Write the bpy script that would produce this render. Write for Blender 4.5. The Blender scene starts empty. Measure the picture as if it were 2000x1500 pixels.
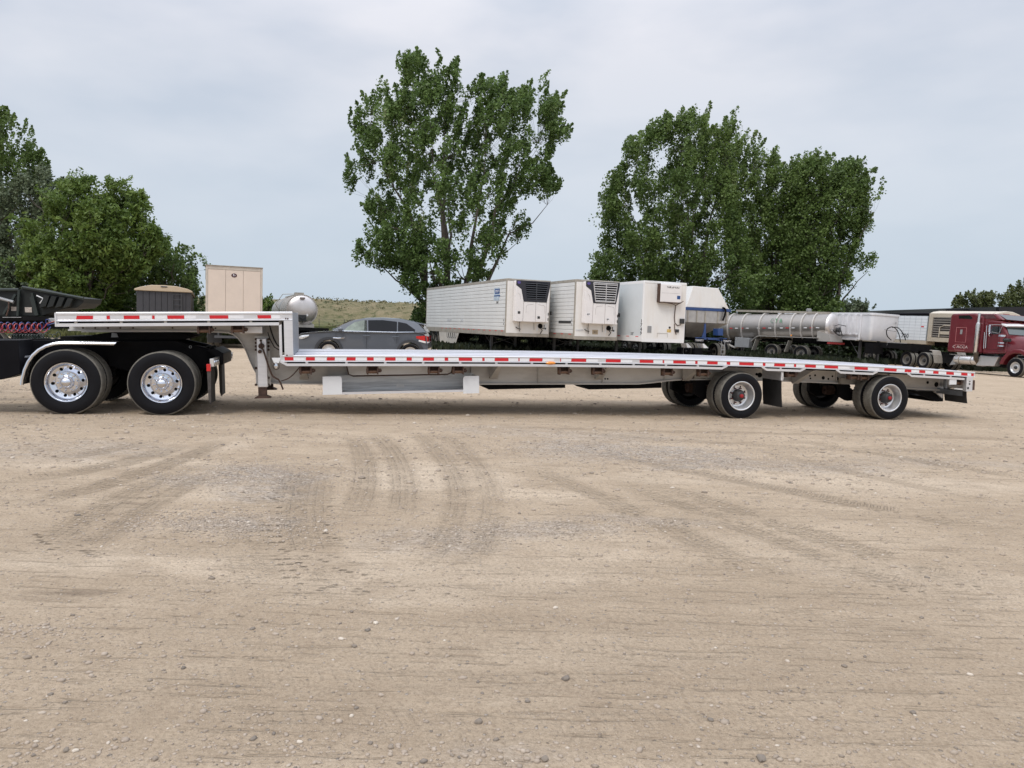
import bpy, math, random
import numpy as np
from math import radians, sin, cos, pi
from mathutils import Matrix, Vector
random.seed(7)
rng = np.random.default_rng(11)
scn = bpy.context.scene
COL = scn.collection

# ------------------------------------------------------------------ camera
CAM_Z = 1.5
FPX = 1502.0            # focal length in pixels of the 2000 px wide photograph
PITCH = radians(4.87)
cam_d = bpy.data.cameras.new('camera')
cam_d.sensor_width = 36.0
cam_d.lens = 36.0 * FPX / 2000.0
cam_d.clip_end = 6000.0
cam = bpy.data.objects.new('camera', cam_d)
cam.location = (0, 0, CAM_Z)
cam.rotation_euler = (pi / 2 - PITCH, 0, 0)
COL.objects.link(cam)
scn.camera = cam

# ------------------------------------------------------------------ sky, sun, exposure
SUN_EL, SUN_AZ = radians(56), radians(205)     # azimuth clockwise from +Y
world = bpy.data.worlds.new('World')
scn.world = world
world.use_nodes = True
wt = world.node_tree
wt.nodes.clear()
def wn(t, **k):
    n = wt.nodes.new(t)
    for a, b in k.items(): setattr(n, a, b)
    return n
wo = wn('ShaderNodeOutputWorld')
sky = wn('ShaderNodeTexSky', sky_type='NISHITA', sun_disc=False, sun_elevation=SUN_EL, sun_rotation=SUN_AZ, dust_density=3.0)
bg1 = wn('ShaderNodeBackground'); bg1.inputs['Strength'].default_value = 0.09
wt.links.new(sky.outputs[0], bg1.inputs['Color'])
tc = wn('ShaderNodeTexCoord')
sep = wn('ShaderNodeSeparateXYZ'); wt.links.new(tc.outputs['Generated'], sep.inputs[0])
mp = wn('ShaderNodeMapping'); mp.inputs['Scale'].default_value = (1.1, 1.1, 3.0)
mp.inputs['Rotation'].default_value = (0.10, 0.16, 0.5)
wt.links.new(tc.outputs['Generated'], mp.inputs[0])
nz = wn('ShaderNodeTexNoise'); nz.inputs['Scale'].default_value = 1.55; nz.inputs['Detail'].default_value = 5; nz.inputs['Roughness'].default_value = 0.5
nz.inputs['Distortion'].default_value = 0.35
wt.links.new(mp.outputs[0], nz.inputs['Vector'])
nz2 = wn('ShaderNodeTexNoise'); nz2.inputs['Scale'].default_value = 5.5; nz2.inputs['Detail'].default_value = 4; nz2.inputs['Roughness'].default_value = 0.45
wt.links.new(mp.outputs[0], nz2.inputs['Vector'])
mxn = wn('ShaderNodeMix', data_type='FLOAT'); mxn.inputs[0].default_value = 0.34
wt.links.new(nz.outputs[0], mxn.inputs[2]); wt.links.new(nz2.outputs[0], mxn.inputs[3])
cr = wn('ShaderNodeValToRGB')
cr.color_ramp.elements[0].position = 0.42; cr.color_ramp.elements[0].color = (0.625, 0.680, 0.785, 1)
cr.color_ramp.elements[1].position = 0.61; cr.color_ramp.elements[1].color = (0.84, 0.85, 0.915, 1)
wt.links.new(mxn.outputs[0], cr.inputs[0])
# towards the horizon the veil evens out to a pale blue
hz = wn('ShaderNodeMapRange'); hz.inputs['From Min'].default_value = 0.0; hz.inputs['From Max'].default_value = 0.34
wt.links.new(sep.outputs['Z'], hz.inputs['Value'])
hmix = wn('ShaderNodeMix', data_type='RGBA'); hmix.inputs[6].default_value = (0.585, 0.685, 0.785, 1)
wt.links.new(hz.outputs[0], hmix.inputs[0]); wt.links.new(cr.outputs[0], hmix.inputs[7])
# an overcast sky brightens steadily towards the zenith
zen = wn('ShaderNodeMapRange', interpolation_type='SMOOTHSTEP')
zen.inputs['From Min'].default_value = 0.28; zen.inputs['From Max'].default_value = 1.0
zen.inputs['To Min'].default_value = 1.0; zen.inputs['To Max'].default_value = 2.3
wt.links.new(sep.outputs['Z'], zen.inputs['Value'])
bg2 = wn('ShaderNodeBackground')
wt.links.new(hmix.outputs[2], bg2.inputs['Color']); wt.links.new(zen.outputs[0], bg2.inputs['Strength'])
ms = wn('ShaderNodeMixShader'); ms.inputs[0].default_value = 0.93
wt.links.new(bg1.outputs[0], ms.inputs[1]); wt.links.new(bg2.outputs[0], ms.inputs[2])
wt.links.new(ms.outputs[0], wo.inputs['Surface'])

sd = bpy.data.lights.new('sun', 'SUN'); sd.energy = 1.5; sd.angle = radians(20); sd.color = (1.0, 0.95, 0.88)
sun = bpy.data.objects.new('sun', sd)
sdir = Vector((sin(SUN_AZ) * cos(SUN_EL), cos(SUN_AZ) * cos(SUN_EL), sin(SUN_EL)))
sun.rotation_euler = sdir.to_track_quat('Z', 'Y').to_euler()
sun.location = (0, 0, 30)
COL.objects.link(sun)
vs = scn.view_settings
scn.display_settings.display_device = 'sRGB'
vs.view_transform = 'Standard'; vs.look = 'None'; vs.exposure = 0.0; vs.gamma = 1.0; vs.use_curve_mapping = False

# ------------------------------------------------------------------ ground shape and pixel geometry
def drop(x, y):
    xc = np.clip(x, -32, 34); yc = np.clip(y, -20, 70)
    return 1.642 + .0345 * xc + .011 * (yc - 11.2) + .001 * np.maximum(0, np.minimum(xc, 32) - 12) ** 2
def gz(x, y): return CAM_Z - drop(x, y)
def gzf(x, y): return float(gz(x, y))

def ray(px, py):
    u = px - 1000.0; v = 750.0 - py
    return (u, FPX * cos(PITCH) + v * sin(PITCH), -FPX * sin(PITCH) + v * cos(PITCH))
def at(px, py, Y):
    d = ray(px, py); k = Y / d[1]
    return Vector((k * d[0], Y, CAM_Z + k * d[2]))
def hit(A, h, px, py):
    """where the sight line of a pixel meets the upright plane through A along h: distance along h, world z"""
    d = ray(px, py)
    # k*dx = Ax + s*hx ; k*dy = Ay + s*hy
    det = -d[0] * h[1] + h[0] * d[1]
    k = (-A[0] * h[1] + h[0] * A[1]) / det
    s = (k * d[0] - A[0]) / h[0] if abs(h[0]) > abs(h[1]) else (k * d[1] - A[1]) / h[1]
    return s, CAM_Z + k * d[2]
def on_ground(px, py):
    d = ray(px, py); k = 0.004
    for _ in range(30):
        x, y = k * d[0], k * d[1]
        k = (gzf(x, y) - CAM_Z) / d[2]
    return Vector((k * d[0], k * d[1], gzf(k * d[0], k * d[1])))

# ------------------------------------------------------------------ mesh builder
class MB:
    def __init__(s): s.v = []; s.f = []; s.m = []; s.mi = 0
    def add(s, vs, fs):
        b = len(s.v); s.v.extend(tuple(p) for p in vs)
        for f in fs: s.f.append(tuple(i + b for i in f)); s.m.append(s.mi)
        return s
    def box(s, x0, x1, y0, y1, z0, z1):
        v = [(x, y, z) for x in (x0, x1) for y in (y0, y1) for z in (z0, z1)]
        return s.add(v, [(0, 1, 3, 2), (4, 6, 7, 5), (0, 4, 5, 1), (2, 3, 7, 6), (0, 2, 6, 4), (1, 5, 7, 3)])
    def hexa(s, v):  # 8 corners ordered as in box
        return s.add(v, [(0, 1, 3, 2), (4, 6, 7, 5), (0, 4, 5, 1), (2, 3, 7, 6), (0, 2, 6, 4), (1, 5, 7, 3)])
    def prism(s, poly, y0, y1):   # poly in (x,z)
        n = len(poly)
        v = [(p[0], y0, p[1]) for p in poly] + [(p[0], y1, p[1]) for p in poly]
        return s.add(v, [tuple(range(n)), tuple(range(2 * n - 1, n - 1, -1))] + [(i, i + n, (i + 1) % n + n, (i + 1) % n) for i in range(n)])
    def prismx(s, poly, x0, x1):  # poly in (y,z)
        n = len(poly)
        v = [(x0, p[0], p[1]) for p in poly] + [(x1, p[0], p[1]) for p in poly]
        return s.add(v, [tuple(range(n)), tuple(range(2 * n - 1, n - 1, -1))] + [(i, (i + 1) % n, (i + 1) % n + n, i + n) for i in range(n)])
    def loft(s, rings, caps=True, closed=True):
        n = len(rings[0]); v = [p for r in rings for p in r]; f = []
        for k in range(len(rings) - 1):
            for i in range(n if closed else n - 1):
                j = (i + 1) % n
                f.append((k * n + i, k * n + j, (k + 1) * n + j, (k + 1) * n + i))
        if caps and closed: f.append(tuple(range(n - 1, -1, -1))); f.append(tuple(range((len(rings) - 1) * n, len(rings) * n)))
        return s.add(v, f)
    def tube(s, pts, r, n=8, caps=True):
        pts = [Vector(p) for p in pts]; rings = []
        rs = r if isinstance(r, (list, tuple)) else [r] * len(pts)
        prev = None
        for i, p in enumerate(pts):
            d = (pts[min(i + 1, len(pts) - 1)] - pts[max(i - 1, 0)])
            if d.length < 1e-9: d = Vector((0, 0, 1))
            d.normalize()
            if prev is None: a = d.orthogonal().normalized()
            else:
                a = prev - d * prev.dot(d)
                a = a.normalized() if a.length > 1e-6 else d.orthogonal().normalized()
            prev = a; b = d.cross(a)
            rings.append([p + (a * cos(2 * pi * k / n) + b * sin(2 * pi * k / n)) * rs[i] for k in range(n)])
        return s.loft(rings, caps)
    def cyl(s, p0, p1, r, n=12, r1=None): return s.tube([p0, p1], [r, r if r1 is None else r1], n)
    def lathe(s, prof, n=32, axis='y', c=(0, 0, 0)):   # prof: (along axis, radius)
        rings = []
        for a, r in prof:
            ring = []
            for k in range(n):
                t = 2 * pi * k / n
                if axis == 'y': ring.append((c[0] + r * cos(t), c[1] + a, c[2] + r * sin(t)))
                elif axis == 'x': ring.append((c[0] + a, c[1] + r * cos(t), c[2] + r * sin(t)))
                else: ring.append((c[0] + r * cos(t), c[1] + r * sin(t), c[2] + a))
            rings.append(ring)
        return s.loft(rings, caps=False)
    def disc_holes(s, y, r0, r1, n, rc, rh, depth=.02, yin=None):
        Yd = (lambda r: y) if yin is None else (lambda r: y + (yin - y) * (r1 - r) / (r1 - r0))
        K = 16
        for i in range(n):
            a0 = 2 * pi * i / n; a1 = 2 * pi * (i + 1) / n; am = (a0 + a1) / 2
            bd = []
            for q in range(K):
                t = q / K
                if t < .375: a = a0 + (a1 - a0) * t / .375; r = r1
                elif t < .5: a = a1; r = r1 + (r0 - r1) * (t - .375) / .125
                elif t < .875: a = a1 + (a0 - a1) * (t - .5) / .375; r = r0
                else: a = a0; r = r0 + (r1 - r0) * (t - .875) / .125
                bd.append((r * cos(a), Yd(r), r * sin(a)))
            cx, cz = rc * cos(am), rc * sin(am)
            hl = []
            for p in bd:
                t = math.atan2(p[2] - cz, p[0] - cx); hx_, hz2 = cx + rh * cos(t), cz + rh * sin(t); hl.append((hx_, Yd(math.hypot(hx_, hz2)), hz2))
            hd = [(p[0], p[1] + depth, p[2]) for p in hl]
            s.add(bd + hl + hd, [(q, (q + 1) % K, K + (q + 1) % K, K + q) for q in range(K)] + [(K + q, K + (q + 1) % K, 2 * K + (q + 1) % K, 2 * K + q) for q in range(K)])
        return s
    def mesh(s, name, mats, smooth=None):
        me = bpy.data.meshes.new(name)
        me.from_pydata(s.v, [], s.f)
        mats = mats if isinstance(mats, (list, tuple)) else [mats]
        for m in mats: me.materials.append(m)
        if len(mats) > 1: me.polygons.foreach_set('material_index', s.m)
        import bmesh
        bm = bmesh.new(); bm.from_mesh(me); bmesh.ops.recalc_face_normals(bm, faces=bm.faces); bm.to_mesh(me); bm.free()
        if smooth is not None:
            me.shade_smooth(); me.set_sharp_from_angle(angle=radians(smooth))
        me.update()
        return me
    def build(s, name, mats, parent=None, smooth=None, loc=None, bevel=0, label=None, kind=None):
        o = bpy.data.objects.new(name, s.mesh(name, mats, smooth))
        COL.objects.link(o)
        if parent is not None: o.parent = parent
        if loc is not None: o.location = loc
        if bevel:
            b = o.modifiers.new('bevel', 'BEVEL'); b.width = bevel; b.segments = 2; b.limit_method = 'ANGLE'; b.angle_limit = radians(40)
            b.harden_normals = False
        if label: o['label'] = label
        if kind: o['kind'] = kind
        return o

def put(name, mesh, parent=None, loc=(0, 0, 0), rot=(0, 0, 0), scale=None):
    o = bpy.data.objects.new(name, mesh); COL.objects.link(o)
    if parent is not None: o.parent = parent
    o.location = loc; o.rotation_euler = rot
    if scale: o.scale = scale
    return o
def tag(o, label=None, cat=None, group=None, kind=None):
    if label: o['label'] = label
    if cat: o['category'] = cat
    if group: o['group'] = group
    if kind: o['kind'] = kind
    return o
def thing(name, label, cat, x, y, h=(1, 0), group=None, tilt=True, z=None):
    """Empty at the thing's base; local +x along h, local +y to its left, +z square to the sloping ground"""
    o = bpy.data.objects.new(name, None); COL.objects.link(o); o.empty_display_size = .3
    hx, hy = h; L = math.hypot(hx, hy); hx /= L; hy /= L
    e = 1.0
    gx = (gzf(x + e, y) - gzf(x - e, y)) / 2; gy = (gzf(x, y + e) - gzf(x, y - e)) / 2
    if not tilt: gx = gy = 0
    up = Vector((-gx, -gy, 1)).normalized()
    f = Vector((hx, hy, 0)); f = (f - up * f.dot(up)).normalized(); l = up.cross(f)
    M4 = Matrix(((f.x, l.x, up.x, x), (f.y, l.y, up.y, y), (f.z, l.z, up.z, gzf(x, y) if z is None else z), (0, 0, 0, 1)))
    o.matrix_world = M4
    tag(o, label, cat, group)
    return o

def text(s, size, mat, parent, name, origin, right, up, depth=.003, sx=1.0, align='CENTER', label=None):
    """flat lettering as mesh; origin, right and up in the parent's frame"""
    cu = bpy.data.curves.new('lettering', 'FONT'); cu.body = s; cu.size = size; cu.extrude = depth; cu.align_x = align; cu.align_y = 'CENTER'
    cu.resolution_u = 2
    tmp = bpy.data.objects.new('tmp', cu)
    me = bpy.data.meshes.new_from_object(tmp)
    bpy.data.objects.remove(tmp); bpy.data.curves.remove(cu)
    me.materials.clear(); me.materials.append(mat)
    o = bpy.data.objects.new(name, me); COL.objects.link(o)
    r = Vector(right).normalized(); u = Vector(up).normalized(); n = r.cross(u)
    o.parent = parent
    o.matrix_local = Matrix(((r.x * sx, u.x, n.x, origin[0]), (r.y * sx, u.y, n.y, origin[1]), (r.z * sx, u.z, n.z, origin[2]), (0, 0, 0, 1)))
    if label: o['label'] = label
    return o

# ------------------------------------------------------------------ materials
MATS = {}
def M(name, col, rough=.5, metal=0., var=.12, scale=6., bump=0., bscale=None, dirt=0., dcol=(.25, .20, .15), dscale=2.5, stretch=(1, 1, 1), coat=0., spec=.5, trans=0., rnd=0.):
    if name in MATS: return MATS[name]
    m = bpy.data.materials.new(name); m.use_nodes = True; nt = m.node_tree; N = nt.nodes; L = nt.links
    b = N['Principled BSDF']
    b.inputs['Roughness'].default_value = rough; b.inputs['Metallic'].default_value = metal
    b.inputs['Coat Weight'].default_value = coat; b.inputs['Specular IOR Level'].default_value = spec
    tcn = N.new('ShaderNodeTexCoord'); mpn = N.new('ShaderNodeMapping'); mpn.inputs['Scale'].default_value = stretch
    L.new(tcn.outputs['Object'], mpn.inputs[0])
    n1 = N.new('ShaderNodeTexNoise'); n1.inputs['Scale'].default_value = scale; n1.inputs['Detail'].default_value = 6; n1.inputs['Roughness'].default_value = .6
    L.new(mpn.outputs[0], n1.inputs['Vector'])
    r1 = N.new('ShaderNodeMapRange'); r1.inputs['From Min'].default_value = .3; r1.inputs['From Max'].default_value = .7
    r1.inputs['To Min'].default_value = 1 - var; r1.inputs['To Max'].default_value = 1 + var
    L.new(n1.outputs[0], r1.inputs['Value'])
    mul = N.new('ShaderNodeVectorMath'); mul.operation = 'SCALE'; mul.inputs[0].default_value = col
    L.new(r1.outputs[0], mul.inputs['Scale'])
    out = mul.outputs[0]
    if rnd:
        oi = N.new('ShaderNodeObjectInfo'); ro = N.new('ShaderNodeMapRange'); ro.inputs[3].default_value = 1 - rnd; ro.inputs[4].default_value = 1 + rnd * .5
        L.new(oi.outputs['Random'], ro.inputs[0]); m3 = N.new('ShaderNodeVectorMath'); m3.operation = 'SCALE'; L.new(out, m3.inputs[0]); L.new(ro.outputs[0], m3.inputs['Scale']); out = m3.outputs[0]
    if dirt > 0:
        n2 = N.new('ShaderNodeTexNoise'); n2.inputs['Scale'].default_value = dscale; n2.inputs['Detail'].default_value = 8; n2.inputs['Roughness'].default_value = .68
        L.new(mpn.outputs[0], n2.inputs['Vector'])
        r2 = N.new('ShaderNodeMapRange'); r2.inputs['From Min'].default_value = .48; r2.inputs['From Max'].default_value = .72
        r2.inputs['To Min'].default_value = dirt * .15; r2.inputs['To Max'].default_value = dirt
        L.new(n2.outputs[0], r2.inputs['Value'])
        mx = N.new('ShaderNodeMix'); mx.data_type = 'RGBA'; mx.inputs[7].default_value = (*dcol, 1)
        L.new(r2.outputs[0], mx.inputs[0]); L.new(out, mx.inputs[6]); out = mx.outputs[2]
        r3 = N.new('ShaderNodeMapRange'); r3.inputs['To Min'].default_value = rough; r3.inputs['To Max'].default_value = min(1, rough + .4)
        L.new(r2.outputs[0], r3.inputs['Value']); L.new(r3.outputs[0], b.inputs['Roughness'])
        if metal > .5:
            r4 = N.new('ShaderNodeMapRange'); r4.inputs['To Min'].default_value = metal; r4.inputs['To Max'].default_value = 0
            L.new(r2.outputs[0], r4.inputs['Value']); L.new(r4.outputs[0], b.inputs['Metallic'])
    L.new(out, b.inputs['Base Color'])
    if bump > 0:
        n3 = N.new('ShaderNodeTexNoise'); n3.inputs['Scale'].default_value = bscale or scale * 4; n3.inputs['Detail'].default_value = 4
        L.new(mpn.outputs[0], n3.inputs['Vector'])
        bp = N.new('ShaderNodeBump'); bp.inputs['Strength'].default_value = bump; bp.inputs['Distance'].default_value = .02
        L.new(n3.outputs[0], bp.inputs['Height']); L.new(bp.outputs[0], b.inputs['Normal'])
    if trans: b.inputs['Transmission Weight'].default_value = trans
    MATS[name] = m
    return m
def glass(name='window_glass', col=(.03, .035, .04), rough=.04):
    return M(name, col, rough, 0, .05, 2, spec=.9, coat=.6)

def leaf_mat(name, c0, c1, trans=.35, c2=None):
    m = bpy.data.materials.new(name); m.use_nodes = True; nt = m.node_tree; N = nt.nodes; L = nt.links
    b = N['Principled BSDF']; out = N['Material Output']
    at_ = N.new('ShaderNodeAttribute'); at_.attribute_name = 'tint'
    cr_ = N.new('ShaderNodeValToRGB'); cr_.color_ramp.elements[0].color = (*c0, 1); cr_.color_ramp.elements[1].color = (*c1, 1)
    if c2 is not None:
        e = cr_.color_ramp.elements.new(.93); e.color = (*c1, 1); cr_.color_ramp.elements[2].color = (*c2, 1)
    L.new(at_.outputs['Fac'], cr_.inputs[0])
    L.new(cr_.outputs[0], b.inputs['Base Color']); b.inputs['Roughness'].default_value = .45
    b.inputs['Specular IOR Level'].default_value = .35
    tr = N.new('ShaderNodeBsdfTranslucent'); L.new(cr_.outputs[0], tr.inputs['Color'])
    mx = N.new('ShaderNodeMixShader'); mx.inputs[0].default_value = trans
    L.new(b.outputs[0], mx.inputs[1]); L.new(tr.outputs[0], mx.inputs[2]); L.new(mx.outputs[0], out.inputs['Surface'])
    return m

ALU = M('brushed_aluminium', (.80, .80, .82), .38, .75, .06, 9, .06, 60, dirt=.18, dcol=(.34, .31, .28), stretch=(.4, 1, 3))
ALU_DECK = M('deck_aluminium', (.66, .66, .70), .45, .5, .10, 4, .08, 50, dirt=.35, dcol=(.36, .35, .37), stretch=(.35, 4, 1), rnd=.3)
ALU_DULL = M('weathered_aluminium', (.60, .585, .56), .5, .35, .10, 3, .06, 40, dirt=.45, dcol=(.26, .23, .20), dscale=1.6, stretch=(.5, 1, 1.5))
ALU_SCRATCH = M('scratched_aluminium', (.66, .66, .65), .5, .3, .2, 5, .15, 30, dirt=.55, dcol=(.16, .16, .16), dscale=2.2, stretch=(.35, 1, 5))
GALV = M('galvanised_sheet', (.34, .37, .42), .42, .8, .15, 8, .1, 30)
CHROME = M('polished_aluminium', (.72, .74, .79), .12, 1., .05, 4)
CHROME_R = M('satin_rim_aluminium', (.74, .74, .74), .30, .75, .04, 4, dirt=.08, dcol=(.3, .27, .24))
WHITE = M('white_paint', (.80, .80, .80), .42, 0, .04, 2.5, .03, 20, dirt=.10, dcol=(.45, .40, .33), dscale=1.3)
WHITE_PLATE = M('white_powdercoat', (.74, .75, .76), .45, 0, .03, 2)
WHITE_COOL = M('weathered_white_panel', (.70, .71, .705), .45, .05, .05, 1.2, .04, 12, dirt=.22, dcol=(.47, .44, .38), dscale=.7, stretch=(1, 1, .4))
WHITE_STAIN = M('stained_white_panel', (.79, .785, .77), .5, 0, .05, 1.2, .02, 12, dirt=.42, dcol=(.55, .42, .28), dscale=1.0, stretch=(1.2, 1.2, .25))
GRIME = M('grimy_aluminium', (.42, .39, .34), .55, .4, .15, 4, .05, 30, dirt=.5, dcol=(.22, .18, .13))
RED = M('red_reflective', (.62, .012, .02), .35, 0, .10, 30)
WHT_R = M('white_reflective', (.84, .84, .86), .3, 0, .04, 30)
RUST = M('rusty_steel', (.085, .050, .038), .8, .2, .35, 14, .2, 50)
RUST2 = M('rust_brown_roller', (.13, .072, .045), .75, .2, .3, 18, .2, 50)
BLACK = M('black_paint', (.004, .004, .006), .5, 0, .2, 6, .03, 30, dirt=.10, dcol=(.02, .018, .017), spec=.12)
BLACK_MATT = M('black_undercarriage', (.005, .005, .006), .8, 0, .3, 6, .1, 30, dirt=.18, dcol=(.03, .027, .024), spec=.15)
RUBBER = M('tyre_rubber', (.006, .006, .008), .6, 0, .15, 12, .06, 60, spec=.2)
TREAD = M('dusty_tread', (.16, .15, .13), .9, 0, .25, 14, .2, 50, spec=.2)
DARKHUB = M('dark_hub', (.05, .05, .052), .5, .5, .2, 12)
FLAP = M('mudflap_rubber', (.018, .018, .019), .7, 0, .2, 6, dirt=.2, dcol=(.09, .08, .07))
REDLENS = M('red_lens', (.55, .01, .012), .15, 0, .05, 20, coat=.5)
AMBER = M('amber_lens', (.80, .28, .03), .2, 0, .1, 20, coat=.5)
GLASS = glass(col=(.012, .014, .016))
GREYBOX = M('grey_box_paint', (.30, .31, .32), .5, .3, .08, 4, dirt=.2)
DGREY = M('dark_grey_steel', (.075, .078, .085), .5, .2, .12, 4, .03, 20, dirt=.2, dcol=(.13, .12, .11))
INK = M('black_ink', (.015, .015, .018), .6)
BLUEINK = M('blue_ink', (.02, .07, .22), .5)
# ------------------------------------------------------------------ cheap value noise for numpy
_tab = np.random.default_rng(5).random((256, 256))
def vnoise(x, y):
    xi = np.floor(x).astype(int); yi = np.floor(y).astype(int); fx = x - xi; fy = y - yi
    fx = fx * fx * (3 - 2 * fx); fy = fy * fy * (3 - 2 * fy)
    a = _tab[xi & 255, yi & 255]; b = _tab[(xi + 1) & 255, yi & 255]; c = _tab[xi & 255, (yi + 1) & 255]; d = _tab[(xi + 1) & 255, (yi + 1) & 255]
    return (a * (1 - fx) + b * fx) * (1 - fy) + (c * (1 - fx) + d * fx) * fy
def fbm(x, y, o=4):
    s = 0; a = .5; t = 0
    for k in range(o): s = s + a * vnoise(x * 2 ** k + 17.3 * k, y * 2 ** k + 9.1 * k); t += a; a *= .5
    return s / t
def sstep(a, b, x): t = np.clip((x - a) / (b - a), 0, 1); return t * t * (3 - 2 * t)

# ------------------------------------------------------------------ ground sheet
def grow(start, step, lim, g):
    out = [start]; s = step
    while out[-1] < lim: out.append(out[-1] + s); s *= g
    return out
xs_r = np.linspace(0, 7.5, 150).tolist() + grow(7.56, .055, 60, 1.022) + [80, 120, 200, 400, 900, 2500]
xs = np.array(sorted([-a for a in xs_r[1:]] + xs_r))
ys = np.array([-2500, -600, -150, -40, -15, -6, -2, 0, 1, 1.6] + grow(2.0, .026, 20, 1.0042) + grow(20.2, .2, 95, 1.03) + [110, 140, 200, 300, 500, 900, 1600, 3500])
GX, GY = np.meshgrid(xs, ys)
GZ = gz(GX, GY)
shape = GX.shape
grav = np.zeros(shape); lite = np.zeros(shape); wet = np.zeros(shape)
trk = np.zeros(shape); tu = np.zeros(shape); tv = np.zeros(shape); best = np.full(shape, 1e9); rut = np.zeros(shape); soft = np.zeros(shape)
near = (GY > 1.5) & (GY < 30) & (np.abs(GX) < 26)
wob = (fbm(GX * .9, GY * .9, 4) - .5)
wob2 = (fbm(GX * 3.1 + 40, GY * 3.1, 4) - .5)
def blob(px, py, rx, ry, ang=0, k=1.0):
    c = on_ground(px, py); dx = GX - c.x; dy = GY - c.y; ca, sa = cos(ang), sin(ang)
    u = (dx * ca + dy * sa) / rx; v = (-dx * sa + dy * ca) / ry
    return (1 - sstep(.35, 1.15, np.sqrt(u * u + v * v) + wob * 1.1 + wob2 * .9)) * k
for a in ((500, 925, .85, .75, .5, 1), (520, 960, .5, .6, 0, .8), (425, 1022, .75, .42, .3, .9), (1240, 885, 2.4, 1.0, -.3, 1), (1100, 850, 1.8, .9, -.2, .55), (1440, 905, 1.6, .6, -.1, .7),
          (850, 1055, .6, .35, 0, .45), (1060, 1035, .8, .3, .1, .7), (1240, 1015, .7, .2, 0, .4), (70, 880, 2.2, .8, .2, .5), (980, 1480, .3, .1, 0, .3), (1900, 905, 2., .5, 0, .4)):
    grav = np.maximum(grav, blob(*a))
for a in ((830, 935, .9, .8, 0, 1), (740, 1115, 1.3, .5, 0, .7), (980, 1120, .9, .4, 0, .7), (300, 1100, 1.3, .45, 0, .7), (200, 905, 2.4, .35, .25, .8), (430, 965, .6, .4, 0, .6), (440, 870, .35, .8, .2, .8),
          (1180, 1060, 1.2, .6, 0, .4), (1700, 940, 3, .7, -.1, .7), (1350, 940, 1.6, .25, 0, .5), (1900, 1150, 1.6, .4, -.3, .5), (1000, 960, 1.2, .3, -.3, .6), (1150, 1270, .8, .25, 0, .3)):
    lite = np.maximum(lite, blob(*a))
for a in ((150, 1157, .30, .09, .1, .9), (100, 1170, .35, .05, .05, .5), (570, 805, .42, .42, 0, .75), (265, 982, .15, .06, 0, .6), (700, 812, .2, .2, 0, .3)):
    wet = np.maximum(wet, blob(*a))
def track(pts, w=.26, depth=.012, treads=1.0, sft=.6):
    """a tyre track along ground points given where the photograph shows them"""
    global best, tu, tv, trk, rut, soft
    P = [on_ground(*p) for p in pts]; P = np.array([(p.x, p.y) for p in P])
    t = np.linspace(0, 1, len(P)); tt = np.linspace(0, 1, 46)
    deg = min(3, len(P) - 1); fx = np.polyfit(t, P[:, 0], deg); fy = np.polyfit(t, P[:, 1], deg)
    Q = np.stack([np.polyval(fx, tt), np.polyval(fy, tt)], 1)
    seg = np.linalg.norm(np.diff(Q, axis=0), axis=1); cum = np.concatenate([[0], np.cumsum(seg)])
    x0, x1, y0, y1 = Q[:, 0].min() - 1, Q[:, 0].max() + 1, Q[:, 1].min() - 1, Q[:, 1].max() + 1
    ii = np.where((ys > y0) & (ys < y1))[0]; jj = np.where((xs > x0) & (xs < x1))[0]
    if len(ii) == 0 or len(jj) == 0: return
    sl = (slice(ii[0], ii[-1] + 1), slice(jj[0], jj[-1] + 1))
    X = GX[sl]; Y = GY[sl]; bd = np.full(X.shape, 1e9); bu = np.zeros(X.shape); bv = np.zeros(X.shape)
    for k in range(len(seg)):
        d = (Q[k + 1] - Q[k]) / seg[k]; rx = X - Q[k, 0]; ry = Y - Q[k, 1]
        al = np.clip(rx * d[0] + ry * d[1], 0, seg[k]); ex = rx - al * d[0]; ey = ry - al * d[1]
        dd = np.hypot(ex, ey); m = dd < bd
        bd[m] = dd[m]; bu[m] = (cum[k] + al)[m]; bv[m] = (rx * -d[1] + ry * d[0])[m]
    L_ = cum[-1]
    ends = sstep(0, 1.3, bu) * (1 - sstep(L_ - 1.3, L_, bu))
    mask = (1 - sstep(w * .36, w * .62, bd)) * ends
    m = bd < best[sl]
    tu[sl][m] = bu[m]; tv[sl][m] = bv[m]; best[sl][m] = bd[m]
    trk[sl] = np.where(m, mask * treads, trk[sl])
    soft[sl] = np.maximum(soft[sl], mask * sft)
    lip = np.exp(-((bd - w * .58) / .08) ** 2) * ends
    rut[sl] = np.minimum(rut[sl], -depth * .8 * mask); rut[sl] = np.maximum(rut[sl], depth * .25 * lip - 9 * (rut[sl] < -.0005))
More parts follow.
